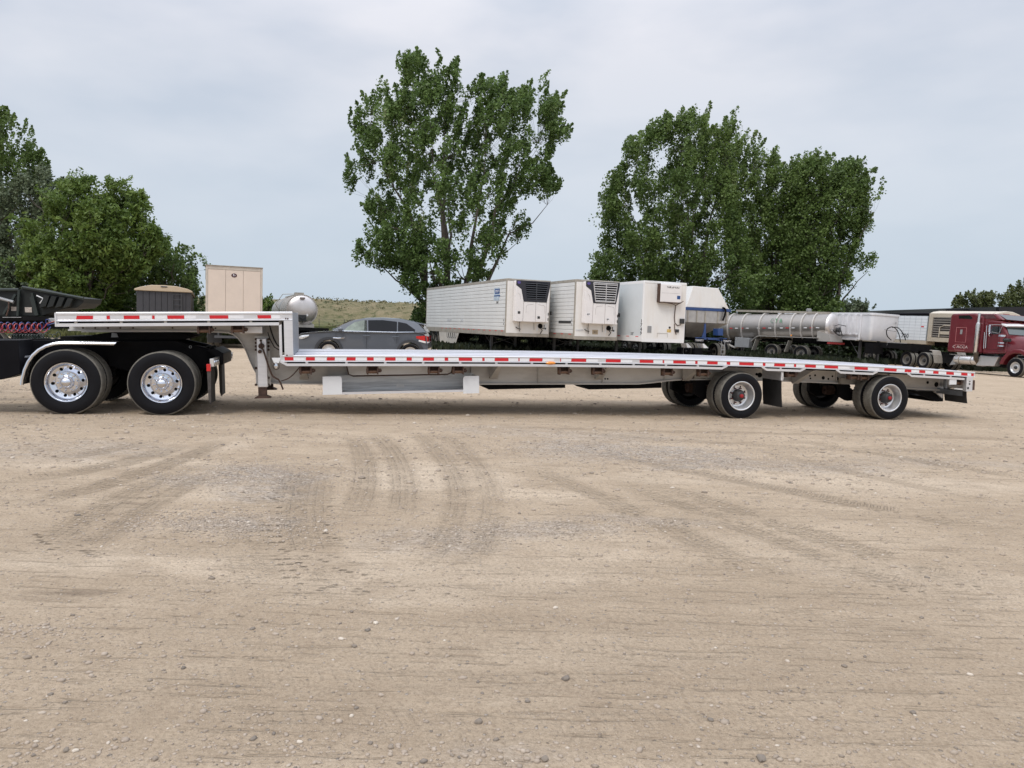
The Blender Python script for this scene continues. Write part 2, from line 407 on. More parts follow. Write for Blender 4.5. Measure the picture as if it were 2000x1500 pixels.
for q in (
    [(590, 900), (560, 980), (566, 1060), (600, 1130), (660, 1210)], [(630, 900), (606, 980), (622, 1060), (660, 1130), (730, 1200)],
    [(480, 980), (478, 1060), (500, 1130), (550, 1210)], [(520, 980), (516, 1060), (545, 1130), (600, 1210)],
    [(440, 905), (330, 960), (200, 1040), (60, 1150)], [(420, 900), (290, 950), (150, 1030), (0, 1130)],
    [(680, 840), (712, 900), (706, 970), (670, 1040)], [(720, 838), (772, 890), (790, 960), (770, 1040)], [(840, 835), (915, 890), (945, 960), (940, 1040), (890, 1110), (800, 1190)], [(800, 838), (872, 890), (898, 960), (890, 1040), (830, 1110), (740, 1180)],
    [(-60, 1010), (150, 960), (330, 905), (450, 850)], [(1000, 900), (1150, 960), (1350, 1050), (1600, 1180)],
    [(380, 860), (230, 905), (60, 935), (-100, 960)], [(350, 850), (200, 880), (0, 915)],
    [(1150, 930), (1400, 1010), (1700, 1120), (2050, 1200)], [(1180, 925), (1450, 1000), (1750, 1095), (2100, 1170)],
    [(1100, 870), (1400, 930), (1700, 990), (2100, 1060)], [(1450, 870), (1700, 930), (2050, 1000)], [(1500, 850), (1800, 900), (2100, 950)],
    [(1000, 840), (1200, 850), (1500, 870), (2000, 880)], [(900, 830), (1300, 842), (1700, 850), (2050, 862)],
):
    track(q, w=random.uniform(.26, .36), depth=random.uniform(.006, .012), treads=random.uniform(.6, 1), sft=random.uniform(.4, .8) * (.5 if q[0][0] > 950 else (.75 if q[0][0] > 670 else 1.1)))
for q in ([(0, 1145), (500, 1145), (1100, 1155), (2100, 1165)], [(-100, 1300), (600, 1262), (1400, 1275), (2100, 1262)], [(-100, 1225), (700, 1220), (1500, 1222), (2100, 1240)], [(-50, 1330), (900, 1330), (2100, 1322)], [(-50, 1405), (900, 1420), (2100, 1400)],
          [(600, 1100), (1300, 1110), (2050, 1085)], [(1000, 1000), (1500, 1010), (2050, 990)], [(-50, 1060), (400, 1075), (800, 1078)]):
    track(q, w=.34, depth=.005, treads=.25, sft=.3)
GZ = GZ + np.where(near, rut * .9 + (fbm(GX * 1.7, GY * 3.4, 5) - .5) * .022 * (GY < 25) + (fbm(GX * 9, GY * 9, 3) - .5) * .007, 0)
trk = np.clip(trk, 0, 1)
jump = np.zeros(shape, bool)     # where two tracks cross the tread pattern stops instead of tearing
for q_ in (tu, tv):
    a_ = np.abs(np.diff(q_, axis=0)) > .16; b2_ = np.abs(np.diff(q_, axis=1)) > .16
    jump[:-1] |= a_; jump[1:] |= a_; jump[:, :-1] |= b2_; jump[:, 1:] |= b2_
trk[jump] = 0
grass = sstep(60, 66, GY + wob * 14) * 1.0
grass = np.maximum(grass, sstep(43, 48, GY + wob * 10) * (1 - sstep(-12, -7, GX)) )
ny, nx = shape
co = np.stack([GX, GY, GZ], -1).reshape(-1, 3)
idx = np.arange(ny * nx).reshape(ny, nx)
quads = np.stack([idx[:-1, :-1], idx[:-1, 1:], idx[1:, 1:], idx[1:, :-1]], -1).reshape(-1, 4)
def np_mesh(name, co, faces, mat, attrs=None, smooth=True, face_attrs=None):
    me = bpy.data.meshes.new(name); nf, k = faces.shape
    me.vertices.add(len(co)); me.vertices.foreach_set('co', co.astype(np.float32).ravel())
    me.loops.add(nf * k); me.loops.foreach_set('vertex_index', faces.astype(np.int32).ravel())
    me.polygons.add(nf); me.polygons.foreach_set('loop_start', (np.arange(nf) * k).astype(np.int32))
    me.update(calc_edges=True)
    if smooth: me.polygons.foreach_set('use_smooth', np.ones(nf, bool))
    for a, arr in (attrs or {}).items(): me.attributes.new(a, 'FLOAT', 'POINT').data.foreach_set('value', arr.astype(np.float32).ravel())
    for a, arr in (face_attrs or {}).items(): me.attributes.new(a, 'FLOAT', 'FACE').data.foreach_set('value', arr.astype(np.float32).ravel())
    me.materials.append(mat); me.validate(); return me

gm = bpy.data.materials.new('packed_dirt_and_gravel'); gm.use_nodes = True
nt = gm.node_tree; N = nt.nodes; L = nt.links; b = N['Principled BSDF']
b.inputs['Roughness'].default_value = .93; b.inputs['Specular IOR Level'].default_value = .15
def nd(t, **k):
    n = N.new(t)
    for a, v in k.items(): setattr(n, a, v)
    return n
def attr(n): a = nd('ShaderNodeAttribute'); a.attribute_name = n; return a.outputs['Fac']
def noise(scale, vec, detail=5, rough=.6): n = nd('ShaderNodeTexNoise'); n.inputs['Scale'].default_value = scale; n.inputs['Detail'].default_value = detail; n.inputs['Roughness'].default_value = rough; L.new(vec, n.inputs['Vector']); return n.outputs[0]
def mapr(v, a, b_, c=0., d=1.): n = nd('ShaderNodeMapRange'); n.inputs[1].default_value = a; n.inputs[2].default_value = b_; n.inputs[3].default_value = c; n.inputs[4].default_value = d; L.new(v, n.inputs[0]); return n.outputs[0]
def mixc(f, a, b_):
    n = nd('ShaderNodeMix', data_type='RGBA')
    for i, q in ((0, f), (6, a), (7, b_)):
        if isinstance(q, (tuple, float)): n.inputs[i].default_value = (*q, 1) if isinstance(q, tuple) else q
        else: L.new(q, n.inputs[i])
    return n.outputs[2]
def mth(op, a, b_=None):
    n = nd('ShaderNodeMath', operation=op)
    for i, q in ((0, a), (1, b_)):
        if q is None: continue
        if isinstance(q, (int, float)): n.inputs[i].default_value = q
        else: L.new(q, n.inputs[i])
    return n.outputs[0]
tcn = nd('ShaderNodeTexCoord'); obj = tcn.outputs['Object']
st = nd('ShaderNodeMapping'); st.inputs['Scale'].default_value = (.22, 1, 1); L.new(obj, st.inputs[0]); strv = st.outputs[0]
g_, l_, w_, t_, s_, gr_ = attr('grav'), attr('lite'), attr('wet'), attr('trk'), attr('soft'), attr('grass')
n_big = noise(.55, obj, 6); n_str = noise(2.4, strv, 7, .65); n_mid = noise(7, obj, 6, .65); n_fine = noise(55, obj, 5, .7); n_vf = noise(190, obj, 3, .7)
c = mixc(mapr(n_big, .35, .65), (.385, .312, .232), (.445, .367, .279))
c = mixc(mapr(n_str, .42, .66, 0, .65), c, (.320, .255, .188))
c = mixc(mapr(n_mid, .5, .72, 0, .45), c, (.49, .415, .325))
c = mixc(mth('MULTIPLY', l_, mapr(n_mid, .3, .6, .5, .95)), c, (.530, .450, .355))
c = mixc(mth('MULTIPLY', s_, mapr(n_mid, .3, .6, .45, .95)), c, (.305, .243, .178))
# crushed stone
vor = nd('ShaderNodeTexVoronoi'); vor.inputs['Scale'].default_value = 42; L.new(obj, vor.inputs['Vector'])
vsep = nd('ShaderNodeSeparateColor'); L.new(vor.outputs['Color'], vsep.inputs[0])
crg = nd('ShaderNodeValToRGB'); e = crg.color_ramp.elements; e[0].color = (.10, .095, .09, 1); e[1].color = (.62, .58, .54, 1)
e2 = e.new(.35); e2.color = (.30, .28, .26, 1); e3 = e.new(.75); e3.color = (.38, .35, .33, 1)
L.new(vsep.outputs[0], crg.inputs[0])
gmask = mth('MULTIPLY', g_, mapr(n_mid, .34, .56))
c = mixc(mth('MULTIPLY', gmask, .8), c, crg.outputs[0])
# single small stones sprinkled through the packed dirt
vor2 = nd('ShaderNodeTexVoronoi'); vor2.inputs['Scale'].default_value = 30; L.new(obj, vor2.inputs['Vector'])
vs2 = nd('ShaderNodeSeparateColor'); L.new(vor2.outputs['Color'], vs2.inputs[0])
pick = mth('MULTIPLY', mapr(vs2.outputs[0], .78, .80), mapr(vor2.outputs['Distance'], .26, .20))
c = mixc(mth('MULTIPLY', pick, .75), c, crg.outputs[0])
c = mixc(mapr(n_fine, .42, .70, 0, .62), c, (.19, .145, .105))
c = mixc(mapr(noise(1.9, obj, 8, .72), .50, .66, 0, .42), c, (.27, .212, .155))
st2 = nd('ShaderNodeMapping'); st2.inputs['Scale'].default_value = (.07, 1, 1); st2.inputs['Rotation'].default_value = (0, 0, .03); L.new(obj, st2.inputs[0])
n_scr = noise(26, st2.outputs[0], 3, .6)
c = mixc(mth('MULTIPLY', mapr(n_scr, .60, .68), mapr(n_big, .4, .62, .12, .45)), c, (.21, .16, .115))
n_spk = noise(85, obj, 2, .5)
c = mixc(mapr(n_spk, .66, .74, 0, .75), c, (.15, .115, .09))
c = mixc(mapr(n_vf, .56, .74, 0, .55), c, (.60, .52, .42))
c = mixc(mth('MULTIPLY', w_, .72), c, (.115, .088, .065))
gc = mixc(mapr(noise(.8, obj, 6), .35, .65), (.105, .125, .045), (.20, .185, .09))
gc = mixc(mapr(noise(9, obj, 4), .4, .7, 0, .6), gc, (.07, .10, .035))
sc_ = nd('ShaderNodeVectorMath', operation='MULTIPLY'); sc_.inputs[1].default_value = (1.32, 1.28, 1.235); L.new(c, sc_.inputs[0]); c = sc_.outputs[0]
c = mixc(gr_, c, gc)
L.new(c, b.inputs['Base Color'])
# fine relief: grit, stones, tread bars
tuv = attr('tu'); tvv = attr('tv')
lug = mth('SINE', mth('ADD', mth('MULTIPLY', tuv, 105.), mth('MULTIPLY', mth('ABSOLUTE', tvv), 40.)))
rib = mth('SINE', mth('MULTIPLY', tvv, 95.))
tread = mth('MULTIPLY', mth('MULTIPLY', mth('ADD', mapr(lug, -.3, .5), mapr(rib, -.2, .6, 0, .8)), t_), mapr(n_mid, .38, .6, .15, 1))
h = mth('ADD', mth('MULTIPLY', n_fine, .55), mth('MULTIPLY', n_mid, 1.1))
h = mth('ADD', h, mth('MULTIPLY', n_vf, .3))
h = mth('ADD', h, mth('MULTIPLY', mapr(n_scr, .58, .68), -.5))
h = mth('ADD', h, mth('MULTIPLY', n_str, 1.5))
h = mth('ADD', h, mth('MULTIPLY', tread, .95))
h = mth('ADD', h, mth('MULTIPLY', pick, .55))
h = mth('ADD', h, mth('MULTIPLY', mth('MULTIPLY', gmask, mapr(vor.outputs['Distance'], 0, .6, 1, 0)), .7))
bp = nd('ShaderNodeBump'); bp.inputs['Strength'].default_value = 1.0; bp.inputs['Distance'].default_value = .024
L.new(h, bp.inputs['Height']); L.new(bp.outputs[0], b.inputs['Normal'])
gme = np_mesh('ground', co, quads, gm, dict(grav=grav, lite=lite, wet=wet, trk=trk, tu=tu, tv=tv, soft=soft, grass=grass))
ground = put('ground', gme); tag(ground, kind='structure')

# ------------------------------------------------------------------ hill with dry grass
hx = np.linspace(-190, 70, 300); hy = np.linspace(98, 260, 150)
HX, HY = np.meshgrid(hx, hy)
crest = np.interp(HX, [-190, -100, -38, -24, -17, 5, 30, 70], [5.2, 4.7, 3.45, 2.9, 2.5, 1.2, -.3, -2.6])
base = gz(HX, np.full_like(HX, 70.)) - .25
HZ = base + (CAM_Z + crest - base) * sstep(100, 152, HY + (fbm(HX * .06, HY * .06) - .5) * 26) + (fbm(HX * .25, HY * .25, 5) - .5) * 1.3 * sstep(102, 125, HY)
hm = bpy.data.materials.new('dry_hill_grass'); hm.use_nodes = True; nt = hm.node_tree; N = nt.nodes; L = nt.links; b = N['Principled BSDF']; b.inputs['Roughness'].default_value = .95
b.inputs['Specular IOR Level'].default_value = .1
tcn = nd('ShaderNodeTexCoord'); obj = tcn.outputs['Object']
ha = attr('hgt')
c = mixc(mapr(noise(.35, obj, 7, .7), .38, .62), (.20, .18, .10), (.29, .24, .15))
c = mixc(mapr(noise(.9, obj, 6, .7), .5, .62, 0, .8), c, (.075, .095, .04))
low = mixc(mapr(noise(.5, obj, 5, .7), .4, .6), (.095, .125, .05), (.17, .165, .075))
c = mixc(ha, low, c)
L.new(c, b.inputs['Base Color'])
bp = nd('ShaderNodeBump'); bp.inputs['Strength'].default_value = 1; bp.inputs['Distance'].default_value = .5; L.new(noise(1.6, obj, 6, .75), bp.inputs['Height']); L.new(bp.outputs[0], b.inputs['Normal'])
ii = np.arange(HX.size).reshape(HX.shape)
hq = np.stack([ii[:-1, :-1], ii[:-1, 1:], ii[1:, 1:], ii[1:, :-1]], -1).reshape(-1, 4)
hill = put('hill', np_mesh('hill', np.stack([HX, HY, HZ], -1).reshape(-1, 3), hq, hm, dict(hgt=sstep(0, .45, (HZ - base) / np.maximum(1, CAM_Z + crest - base)))))
tag(hill, kind='structure')

# ------------------------------------------------------------------ leaf-card helper, used for crowns, scrub and grass
def cards(cen, size, nrm_bias=.5, aspect=1.0, up=False):
    n = len(cen); a = rng.normal(size=(n, 3)); a /= np.linalg.norm(a, axis=1)[:, None]
    nr = rng.normal(size=(n, 3)) + np.array([0, -.3, nrm_bias]); nr /= np.linalg.norm(nr, axis=1)[:, None]
    if up: a = rng.normal(size=(n, 3)) * .25 + np.array([0, 0, 1.]); nr = rng.normal(size=(n, 3)) * np.array([1, 1, .1])
    r = np.cross(nr, a); r /= np.linalg.norm(r, axis=1)[:, None]; a = np.cross(r, nr); a /= np.linalg.norm(a, axis=1)[:, None]
    s = size[:, None] * .5; A = a * s * aspect; R = r * s
    # a rhombus-like leaf: wide near the base, pointed at the tip
    v = np.stack([cen - A, cen + R * .95 - A * .1, cen + A * 1.15, cen - R * .95 - A * .1], 1).reshape(-1, 3)
    f = np.arange(4 * n).reshape(n, 4)
    return v, f
# scrub tufts over the hill
n = 1500
sx_ = rng.uniform(-120, 20, n); sy_ = rng.uniform(104, 165, n)
keep = fbm(sx_ * .09, sy_ * .09) > .47; sx_ = sx_[keep]; sy_ = sy_[keep]
ix = np.clip(np.searchsorted(hx, sx_) - 1, 0, len(hx) - 2); iy = np.clip(np.searchsorted(hy, sy_) - 1, 0, len(hy) - 2)
sz_ = HZ[iy, ix]
cen = np.repeat(np.stack([sx_, sy_, sz_], 1), 7, 0); cen = cen + rng.normal(size=cen.shape) * np.array([.45, .45, .16]) + np.array([0, 0, .2])
v, f = cards(cen, rng.uniform(.18, .42, len(cen)))
SCRUB = leaf_mat('scrub_leaves', (.09, .10, .045), (.22, .19, .095), .2)
tag(put('hill_scrub', np_mesh('hill_scrub', v, f, SCRUB, smooth=False, face_attrs=dict(tint=np.repeat(rng.random(len(cen) // 7), 7)))), 'low dry scrub and weeds scattered over the hill', 'scrub', kind='stuff')
# grass belt between the lot and the hill, and along the foot of the left trees
n = 26000
gx_ = np.concatenate([rng.uniform(-50, 2, n), rng.uniform(-34, -9, n // 2)]); gy_ = np.concatenate([rng.uniform(62, 104, n), rng.uniform(44, 62, n // 2)])
cen = np.stack([gx_, gy_, gz(gx_, gy_) + .12], 1)
v, f = cards(cen, rng.uniform(.25, .5, len(cen)), aspect=1.3, up=True)
GRASS = leaf_mat('field_grass_blades', (.07, .10, .03), (.20, .20, .085), .3)
tag(put('field_grass', np_mesh('field_grass', v, f, GRASS, smooth=False, face_attrs=dict(tint=fbm(gx_ * .2, gy_ * .2) * .7 + rng.random(len(cen)) * .3))), 'rough green and straw grass between the gravel lot and the hill', 'grass', kind='stuff')

n = 26000; gx_ = rng.uniform(-9, 45, n); gy_ = rng.uniform(44.5, 66, n); o_k = (gx_ < 22) | (gy_ > 53); gx_ = gx_[o_k]; gy_ = gy_[o_k]; k_ = fbm(gx_ * .5, gy_ * .5) > .40; gx_ = gx_[k_]; gy_ = gy_[k_]  # weeds added under the trailers; their near-black leaf colour stands for shade there
cen = np.stack([gx_, gy_, gz(gx_, gy_) + .14], 1)
v, f = cards(cen, rng.uniform(.2, .55, len(cen)), aspect=1.2, up=True)
tag(put('weeds', np_mesh('weeds', v, f, leaf_mat('shade_dark_weed_leaves', (.010, .016, .007), (.030, .038, .018), .1), smooth=False, face_attrs=dict(tint=rng.random(len(cen))))), 'added weeds darkened to stand for the shade under and behind the parked trailers', 'weeds', kind='stuff')  # added weeds, near-black leaves stand for shade
# ------------------------------------------------------------------ pebbles
def icos():
    t = (1 + 5 ** .5) / 2
    v = np.array([(-1, t, 0), (1, t, 0), (-1, -t, 0), (1, -t, 0), (0, -1, t), (0, 1, t), (0, -1, -t), (0, 1, -t), (t, 0, -1), (t, 0, 1), (-t, 0, -1), (-t, 0, 1)], float); v /= np.linalg.norm(v[0])
    f = np.array([(0, 11, 5), (0, 5, 1), (0, 1, 7), (0, 7, 10), (0, 10, 11), (1, 5, 9), (5, 11, 4), (11, 10, 2), (10, 7, 6), (7, 1, 8), (3, 9, 4), (3, 4, 2), (3, 2, 6), (3, 6, 8), (3, 8, 9), (4, 9, 5), (2, 4, 11), (6, 2, 10), (8, 6, 7), (9, 8, 1)])
    return v, f
IV, IF = icos()
stm = bpy.data.materials.new('loose_stone'); stm.use_nodes = True; nt = stm.node_tree; N = nt.nodes; L = nt.links; b = N['Principled BSDF']; b.inputs['Roughness'].default_value = .85
b.inputs['Specular IOR Level'].default_value = .25
ra = attr('tint'); rp = nd('ShaderNodeValToRGB'); e = rp.color_ramp.elements
e[0].color = (.17, .15, .13, 1); e[1].color = (.62, .55, .46, 1); q = e.new(.15); q.color = (.23, .19, .15, 1); q = e.new(.45); q.color = (.36, .295, .235, 1); q = e.new(.85); q.color = (.46, .385, .31, 1)
L.new(ra, rp.inputs[0]); tcn = nd('ShaderNodeTexCoord')
L.new(mixc(mapr(noise(40, tcn.outputs['Object']), .35, .7, 0, .35), rp.outputs[0], (.42, .35, .28)), b.inputs['Base Color'])
n = 60000
# denser towards the camera, thinning with distance, clumped
yy = 1.9 + 20 * rng.random(n) ** 1.9; xx = rng.uniform(-1, 1, n) * (yy * .78 + .8)
keep = (fbm(xx * 1.3, yy * 2.2) + rng.random(n) * .35) > .58; xx = xx[keep]; yy = yy[keep]
# extra crushed stone in the gravel patches
def gsample(px, py, rx, ry, n):
    c = on_ground(px, py); return c.x + rng.normal(size=n) * rx * .55, c.y + rng.normal(size=n) * ry * .55
ex, ey = [], []
for a in ((500, 925, .85, .75, 1500), (425, 1022, .75, .42, 1300), (1240, 885, 2.4, 1.0, 2600), (1440, 905, 1.6, .6, 1000), (1060, 1035, .8, .3, 500), (980, 1485, .5, .12, 90), (60, 1230, .3, .1, 100), (1240, 1020, .6, .2, 250), (850, 1055, .5, .3, 250)):
    q1, q2 = gsample(*a); ex.append(q1); ey.append(q2)
ne = sum(len(a) for a in ex); xx = np.concatenate([xx] + ex); yy = np.concatenate([yy] + ey); n = len(xx)
r = np.exp(rng.normal(math.log(.0042), .55, n)); r = np.clip(r, .0022, .019) * np.clip(yy / 5, .85, 2.0)
r[-ne:] = rng.uniform(.005, .012, ne)
# height of the sculpted sheet under each stone
def sheet_z(x, y):
    i = np.clip(np.searchsorted(ys, y) - 1, 0, ny - 2); j = np.clip(np.searchsorted(xs, x) - 1, 0, nx - 2)
    fy = (y - ys[i]) / (ys[i + 1] - ys[i]); fx = (x - xs[j]) / (xs[j + 1] - xs[j])
    return (GZ[i, j] * (1 - fx) + GZ[i, j + 1] * fx) * (1 - fy) + (GZ[i + 1, j] * (1 - fx) + GZ[i + 1, j + 1] * fx) * fy
zz = sheet_z(xx, yy) + r * .12
sc = np.stack([r * rng.uniform(.9, 1.6, n), r * rng.uniform(.7, 1.2, n), r * rng.uniform(.4, .75, n)], 1)
an = rng.uniform(0, 2 * pi, n); ca, sa = np.cos(an), np.sin(an)
vv = IV[None] * sc[:, None, :] * rng.uniform(.8, 1.15, (n, 12, 1))
X = vv[..., 0] * ca[:, None] - vv[..., 1] * sa[:, None] + xx[:, None]; Y = vv[..., 0] * sa[:, None] + vv[..., 1] * ca[:, None] + yy[:, None]; Z = vv[..., 2] + zz[:, None]
v = np.stack([X, Y, Z], -1).reshape(-1, 3); f = (IF[None] + (np.arange(n) * 12)[:, None, None]).reshape(-1, 3)
tint = np.where(rng.random(n) < .68, rng.uniform(.38, .72, n), rng.random(n))
tag(put('pebbles', np_mesh('pebbles', v, f, stm, smooth=False, face_attrs=dict(tint=np.repeat(tint, 20)))), 'small loose pebbles and grit spread over the gravel lot', 'pebbles', kind='stuff')

# the larger loose stones one can pick out: (px, py, width px, tint, flat)
def stone(px, py, w, tintv, label, group=None):
    p = on_ground(px, py); d = p.y
    R = w * .5 * d / FPX; mb = MB(); rr = random.Random(int(px * 7 + py))
    t = (1 + 5 ** .5) / 2
    import bmesh
    bm = bmesh.new(); bmesh.ops.create_icosphere(bm, subdivisions=2, radius=1)
    for q in bm.verts:
        k = 1 + .22 * math.sin(q.co.x * 3.1 + px) * math.cos(q.co.y * 2.7 + py) + rr.uniform(-.06, .06)
        q.co = Vector((q.co.x * R * k, q.co.y * R * .8 * k, q.co.z * R * .55 * k))
    me = bpy.data.meshes.new('stone'); bm.to_mesh(me); bm.free(); me.materials.append(stm)
    me.attributes.new('tint', 'FLOAT', 'FACE').data.foreach_set('value', np.full(len(me.polygons), tintv, np.float32))
    me.shade_smooth(); me.set_sharp_from_angle(angle=radians(38))
    o = put('stone', me, None, (p.x, p.y, float(sheet_z(np.array([p.x]), np.array([p.y]))[0]) + R * .22), (0, 0, rr.uniform(0, 3)))
    tag(o, label, 'stone', group or 'loose stones on the gravel lot')
stone(1105, 1324, 19, .03, 'dark grey stone alone in the near foreground, just right of centre')
stone(1487, 1484, 24, .05, 'dark grey stone at the bottom edge of the gravel, right of centre')
stone(1388, 1407, 13, .02, 'small flat dark stone in the foreground above the bottom edge')
stone(1557, 1486, 18, .75, 'pale tan stone beside the dark stone at the bottom edge')
stone(303, 1484, 16, .22, 'brown oval stone low in the left foreground')
stone(147, 1467, 14, .97, 'round cream stone low in the left corner')
stone(129, 1466, 15, .1, 'grey stone touching the round cream stone at the lower left')
stone(585, 1450, 14, .99, 'pale elongated pebble left of centre in the foreground')
stone(935, 1412, 20, .08, 'grey blocky stone in the foreground near the centre')
stone(493, 1228, 12, .05, 'dark stone lying left of centre in the middle of the lot')
stone(718, 1233, 12, .0, 'blackish stone right of the brown one in the middle of the lot')
stone(53, 1285, 16, .2, 'slanted brown stone at the left side of the lot')
stone(763, 1463, 16, .25, 'brown rounded stone in the centre left foreground')
stone(225, 1462, 13, .6, 'tan stone casting a small shadow in the lower left')
stone(1064, 1486, 18, .1, 'bluish grey stone near the bottom edge left of the darkest one')
stone(1783, 1392, 15, .05, 'flat dark stone at the right of the foreground')
stone(1590, 1402, 14, .7, 'pale flat stone in the right foreground')
stone(1649, 1302, 12, .1, 'small grey stone alone on the right side of the lot')
stone(1839, 1356, 11, .05, 'small dark stone at the far right of the foreground')
for i in range(26):
    stone(random.uniform(20, 1980), random.uniform(1180, 1490), random.uniform(9, 13), random.random() ** 1.3, 'small half buried brown or grey stone in the packed dirt', 'half buried stones in the dirt')
# ------------------------------------------------------------------ wheels
def bolt_ring(mb, y, rc, n, r, h):
    for k in range(n):
        a = 2 * pi * (k + .5) / n; mb.cyl((rc * cos(a), y, rc * sin(a)), (rc * cos(a), y - h, rc * sin(a)), r, 6)
_wc = {}
def wheel_meshes(style, R, W, rr):
    key = (style, R, W, rr)
    if key in _wc: return _wc[key]
    h = R - rr; big = style in ('polished', 'dish', 'inner'); n = 56 if big else 26
    t = MB()
    t.mi = 0
    pro = [(W * .13, rr - .005), (W * .03, rr + .02), (0, rr + h * .35), (-.004, rr + h * .55), (W * .03, rr + h * .82), (W * .055, R - h * .10)]
    t.lathe(pro, n); t.mi = 1
    if big:
        g = [(W * .055, R - h * .10), (W * .085, R - .006), (W * .14, R)]
        for c_ in (.26, .42, .58, .74): g += [(W * (c_ - .02), R), (W * (c_ - .012), R - .013), (W * (c_ + .012), R - .013), (W * (c_ + .02), R)]
        g += [(W * .86, R), (W * .915, R - .006), (W * .945, R - h * .10)]
    else: g = [(W * .055, R - h * .10), (W * .12, R), (W * .88, R), (W * .945, R - h * .10)]
    t.lathe(g, n)
    if big:   # shoulder lugs give the tread edge its bite
        for k in range(n):
            a = 2 * pi * (k + .5) / n
            for y0, y1 in ((W * .87, W * .955),):
                t.mi = 0 if y0 < W * .5 else 1
                d = .016; p = []
                for yy_ in (y0, y1):
                    for da in (-.3, .3):
                        for r_ in (R - .03, R - .0045):
                            aa = a + da * 2 * pi / n; p.append((r_ * cos(aa), yy_, r_ * sin(aa)))
                t.hexa([p[0], p[1], p[4], p[5], p[2], p[3], p[6], p[7]])
    t.mi = 0; t.lathe([(W * .945, R - h * .10), (W * 1.0, rr + h * .5), (W * .97, rr + .02), (W * .87, rr - .005)], n)
    tyre = t.mesh('tyre', [RUBBER, TREAD], 30)
    r = MB(); hb = MB(); lg = None
    if style == 'polished':
        r.lathe([(W * .12, rr - .012), (W * .06, rr + .004), (W * .035, rr - .002), (W * .05, rr - .014), (W * .09, rr - .024), (W * .14, rr * .895), (W * .28, rr * .87), (W * .32, rr * .84)], n)
        r.disc_holes(W * .32, rr * .54, rr * .84, 10, rr * .70, rr * .082, .05, yin=W * .46)
        r.lathe([(W * .46, rr * .54), (W * .20, rr * .50), (W * .185, rr * .34)], n)
        r.mi = 1; r.lathe([(W * .52, rr * .3), (W * .52, rr - .04), (W * .9, rr - .02)], 32); r.mi = 0
        hb.lathe([(W * .185, rr * .36), (W * .10, rr * .34), (W * .03, rr * .30), (W * .03, rr * .275), (-.005, rr * .26), (-.03, rr * .19), (-.045, rr * .1), (-.05, .002)], 40)
        lg = MB(); bolt_ring(lg, W * .185, rr * .455, 10, rr * .045, .045)
        mats = (CHROME, CHROME, CHROME)
    elif style == 'dish':
        r.lathe([(W * .10, rr - .012), (W * .045, rr + .006), (W * .03, rr - .004), (W * .06, rr - .016), (W * .30, rr - .03), (W * .42, rr - .048), (W * .62, rr - .06), (W * .66, rr - .08)], n)
        r.disc_holes(W * .66, rr * .46, rr - .08, 8, rr * .63, rr * .065, .04)
        r.lathe([(W * .66, rr * .46), (W * .64, rr * .40)], n); r.mi = 1; r.lathe([(W * .74, rr * .2), (W * .74, rr - .05), (W * .95, rr - .02)], 32); r.mi = 0
        hb.lathe([(W * .66, rr * .44), (W * .40, rr * .42), (W * .34, rr * .38), (W * .12, rr * .30), (W * .08, rr * .24), (W * .08, .002)], 32)
        lg = MB(); bolt_ring(lg, W * .66, rr * .52, 8, rr * .05, .05)
        mats = (CHROME_R, DARKHUB, M('dark_red_nuts', (.10, .015, .015), .5, .3, .1, 10))
    elif style == 'inner':
        r.lathe([(W * .1, rr - .01), (W * .04, rr), (W * .1, rr - .02), (W * .5, rr - .05), (W * .5, .05)], 32)
        hb.lathe([(W * .5, .16), (W * .9, .16), (W * .9, .002)], 16); mats = (DARKHUB, DARKHUB, None)
    elif style == 'truck_far':
        r.lathe([(W * .06, rr - .002), (W * .10, rr - .02), (W * .3, rr - .04)], n)
        r.disc_holes(W * .3, rr * .5, rr - .04, 8, rr * .7, rr * .09, .03); r.lathe([(W * .3, rr * .5), (W * .25, rr * .3)], n); r.lathe([(W * .4, rr * .3), (W * .4, rr)], 16)
        hb.lathe([(W * .25, rr * .32), (W * .05, rr * .26), (-.02, rr * .18), (-.03, .002)], 20); mats = (CHROME_R, DARKHUB, None)
    else:
        r.lathe([(W * .06, rr - .002), (W * .12, rr - .02), (W * .5, rr - .04), (W * .5, rr * .35)], n)
        hb.lathe([(W * .5, rr * .36), (W * .2, rr * .3), (W * .15, .002)], 16); mats = (M('painted_rim', (.16, .155, .145), .6, 0, .1, 4, dirt=.5), DARKHUB, None)
    out = (r.mesh('wheel', [mats[0], BLACK_MATT], 28), tyre, hb.mesh('hub', mats[1], 35), lg.mesh('lug_nuts', mats[2], 30) if lg else None)
    _wc[key] = out
    return out
def wheel(parent, x, y, z, R, W, rr, style, flip=False, cap=None):
    """axle along local y; the outer face looks towards -y (towards +y when flipped)"""
    a, t, hb, lg = wheel_meshes(style, R, W, rr)
    o = put('wheel', a, parent, (x, y, z), (0, random.uniform(0, 6), pi if flip else 0))
    put('tyre', t, o); put('hub', hb, o)
    if lg: tag(put('lug_nuts', lg, o), kind='stuff')
    if cap: put('hub_cap', MB().lathe([(.08 * 1.0, cap * 1.0), (-.012, cap), (-.02, cap * .6), (-.02, .002)], 16).mesh('hub_cap', M('red_hub_cap', (.30, .012, .015), .4), 40), o, (0, W * .02, 0))
    return o

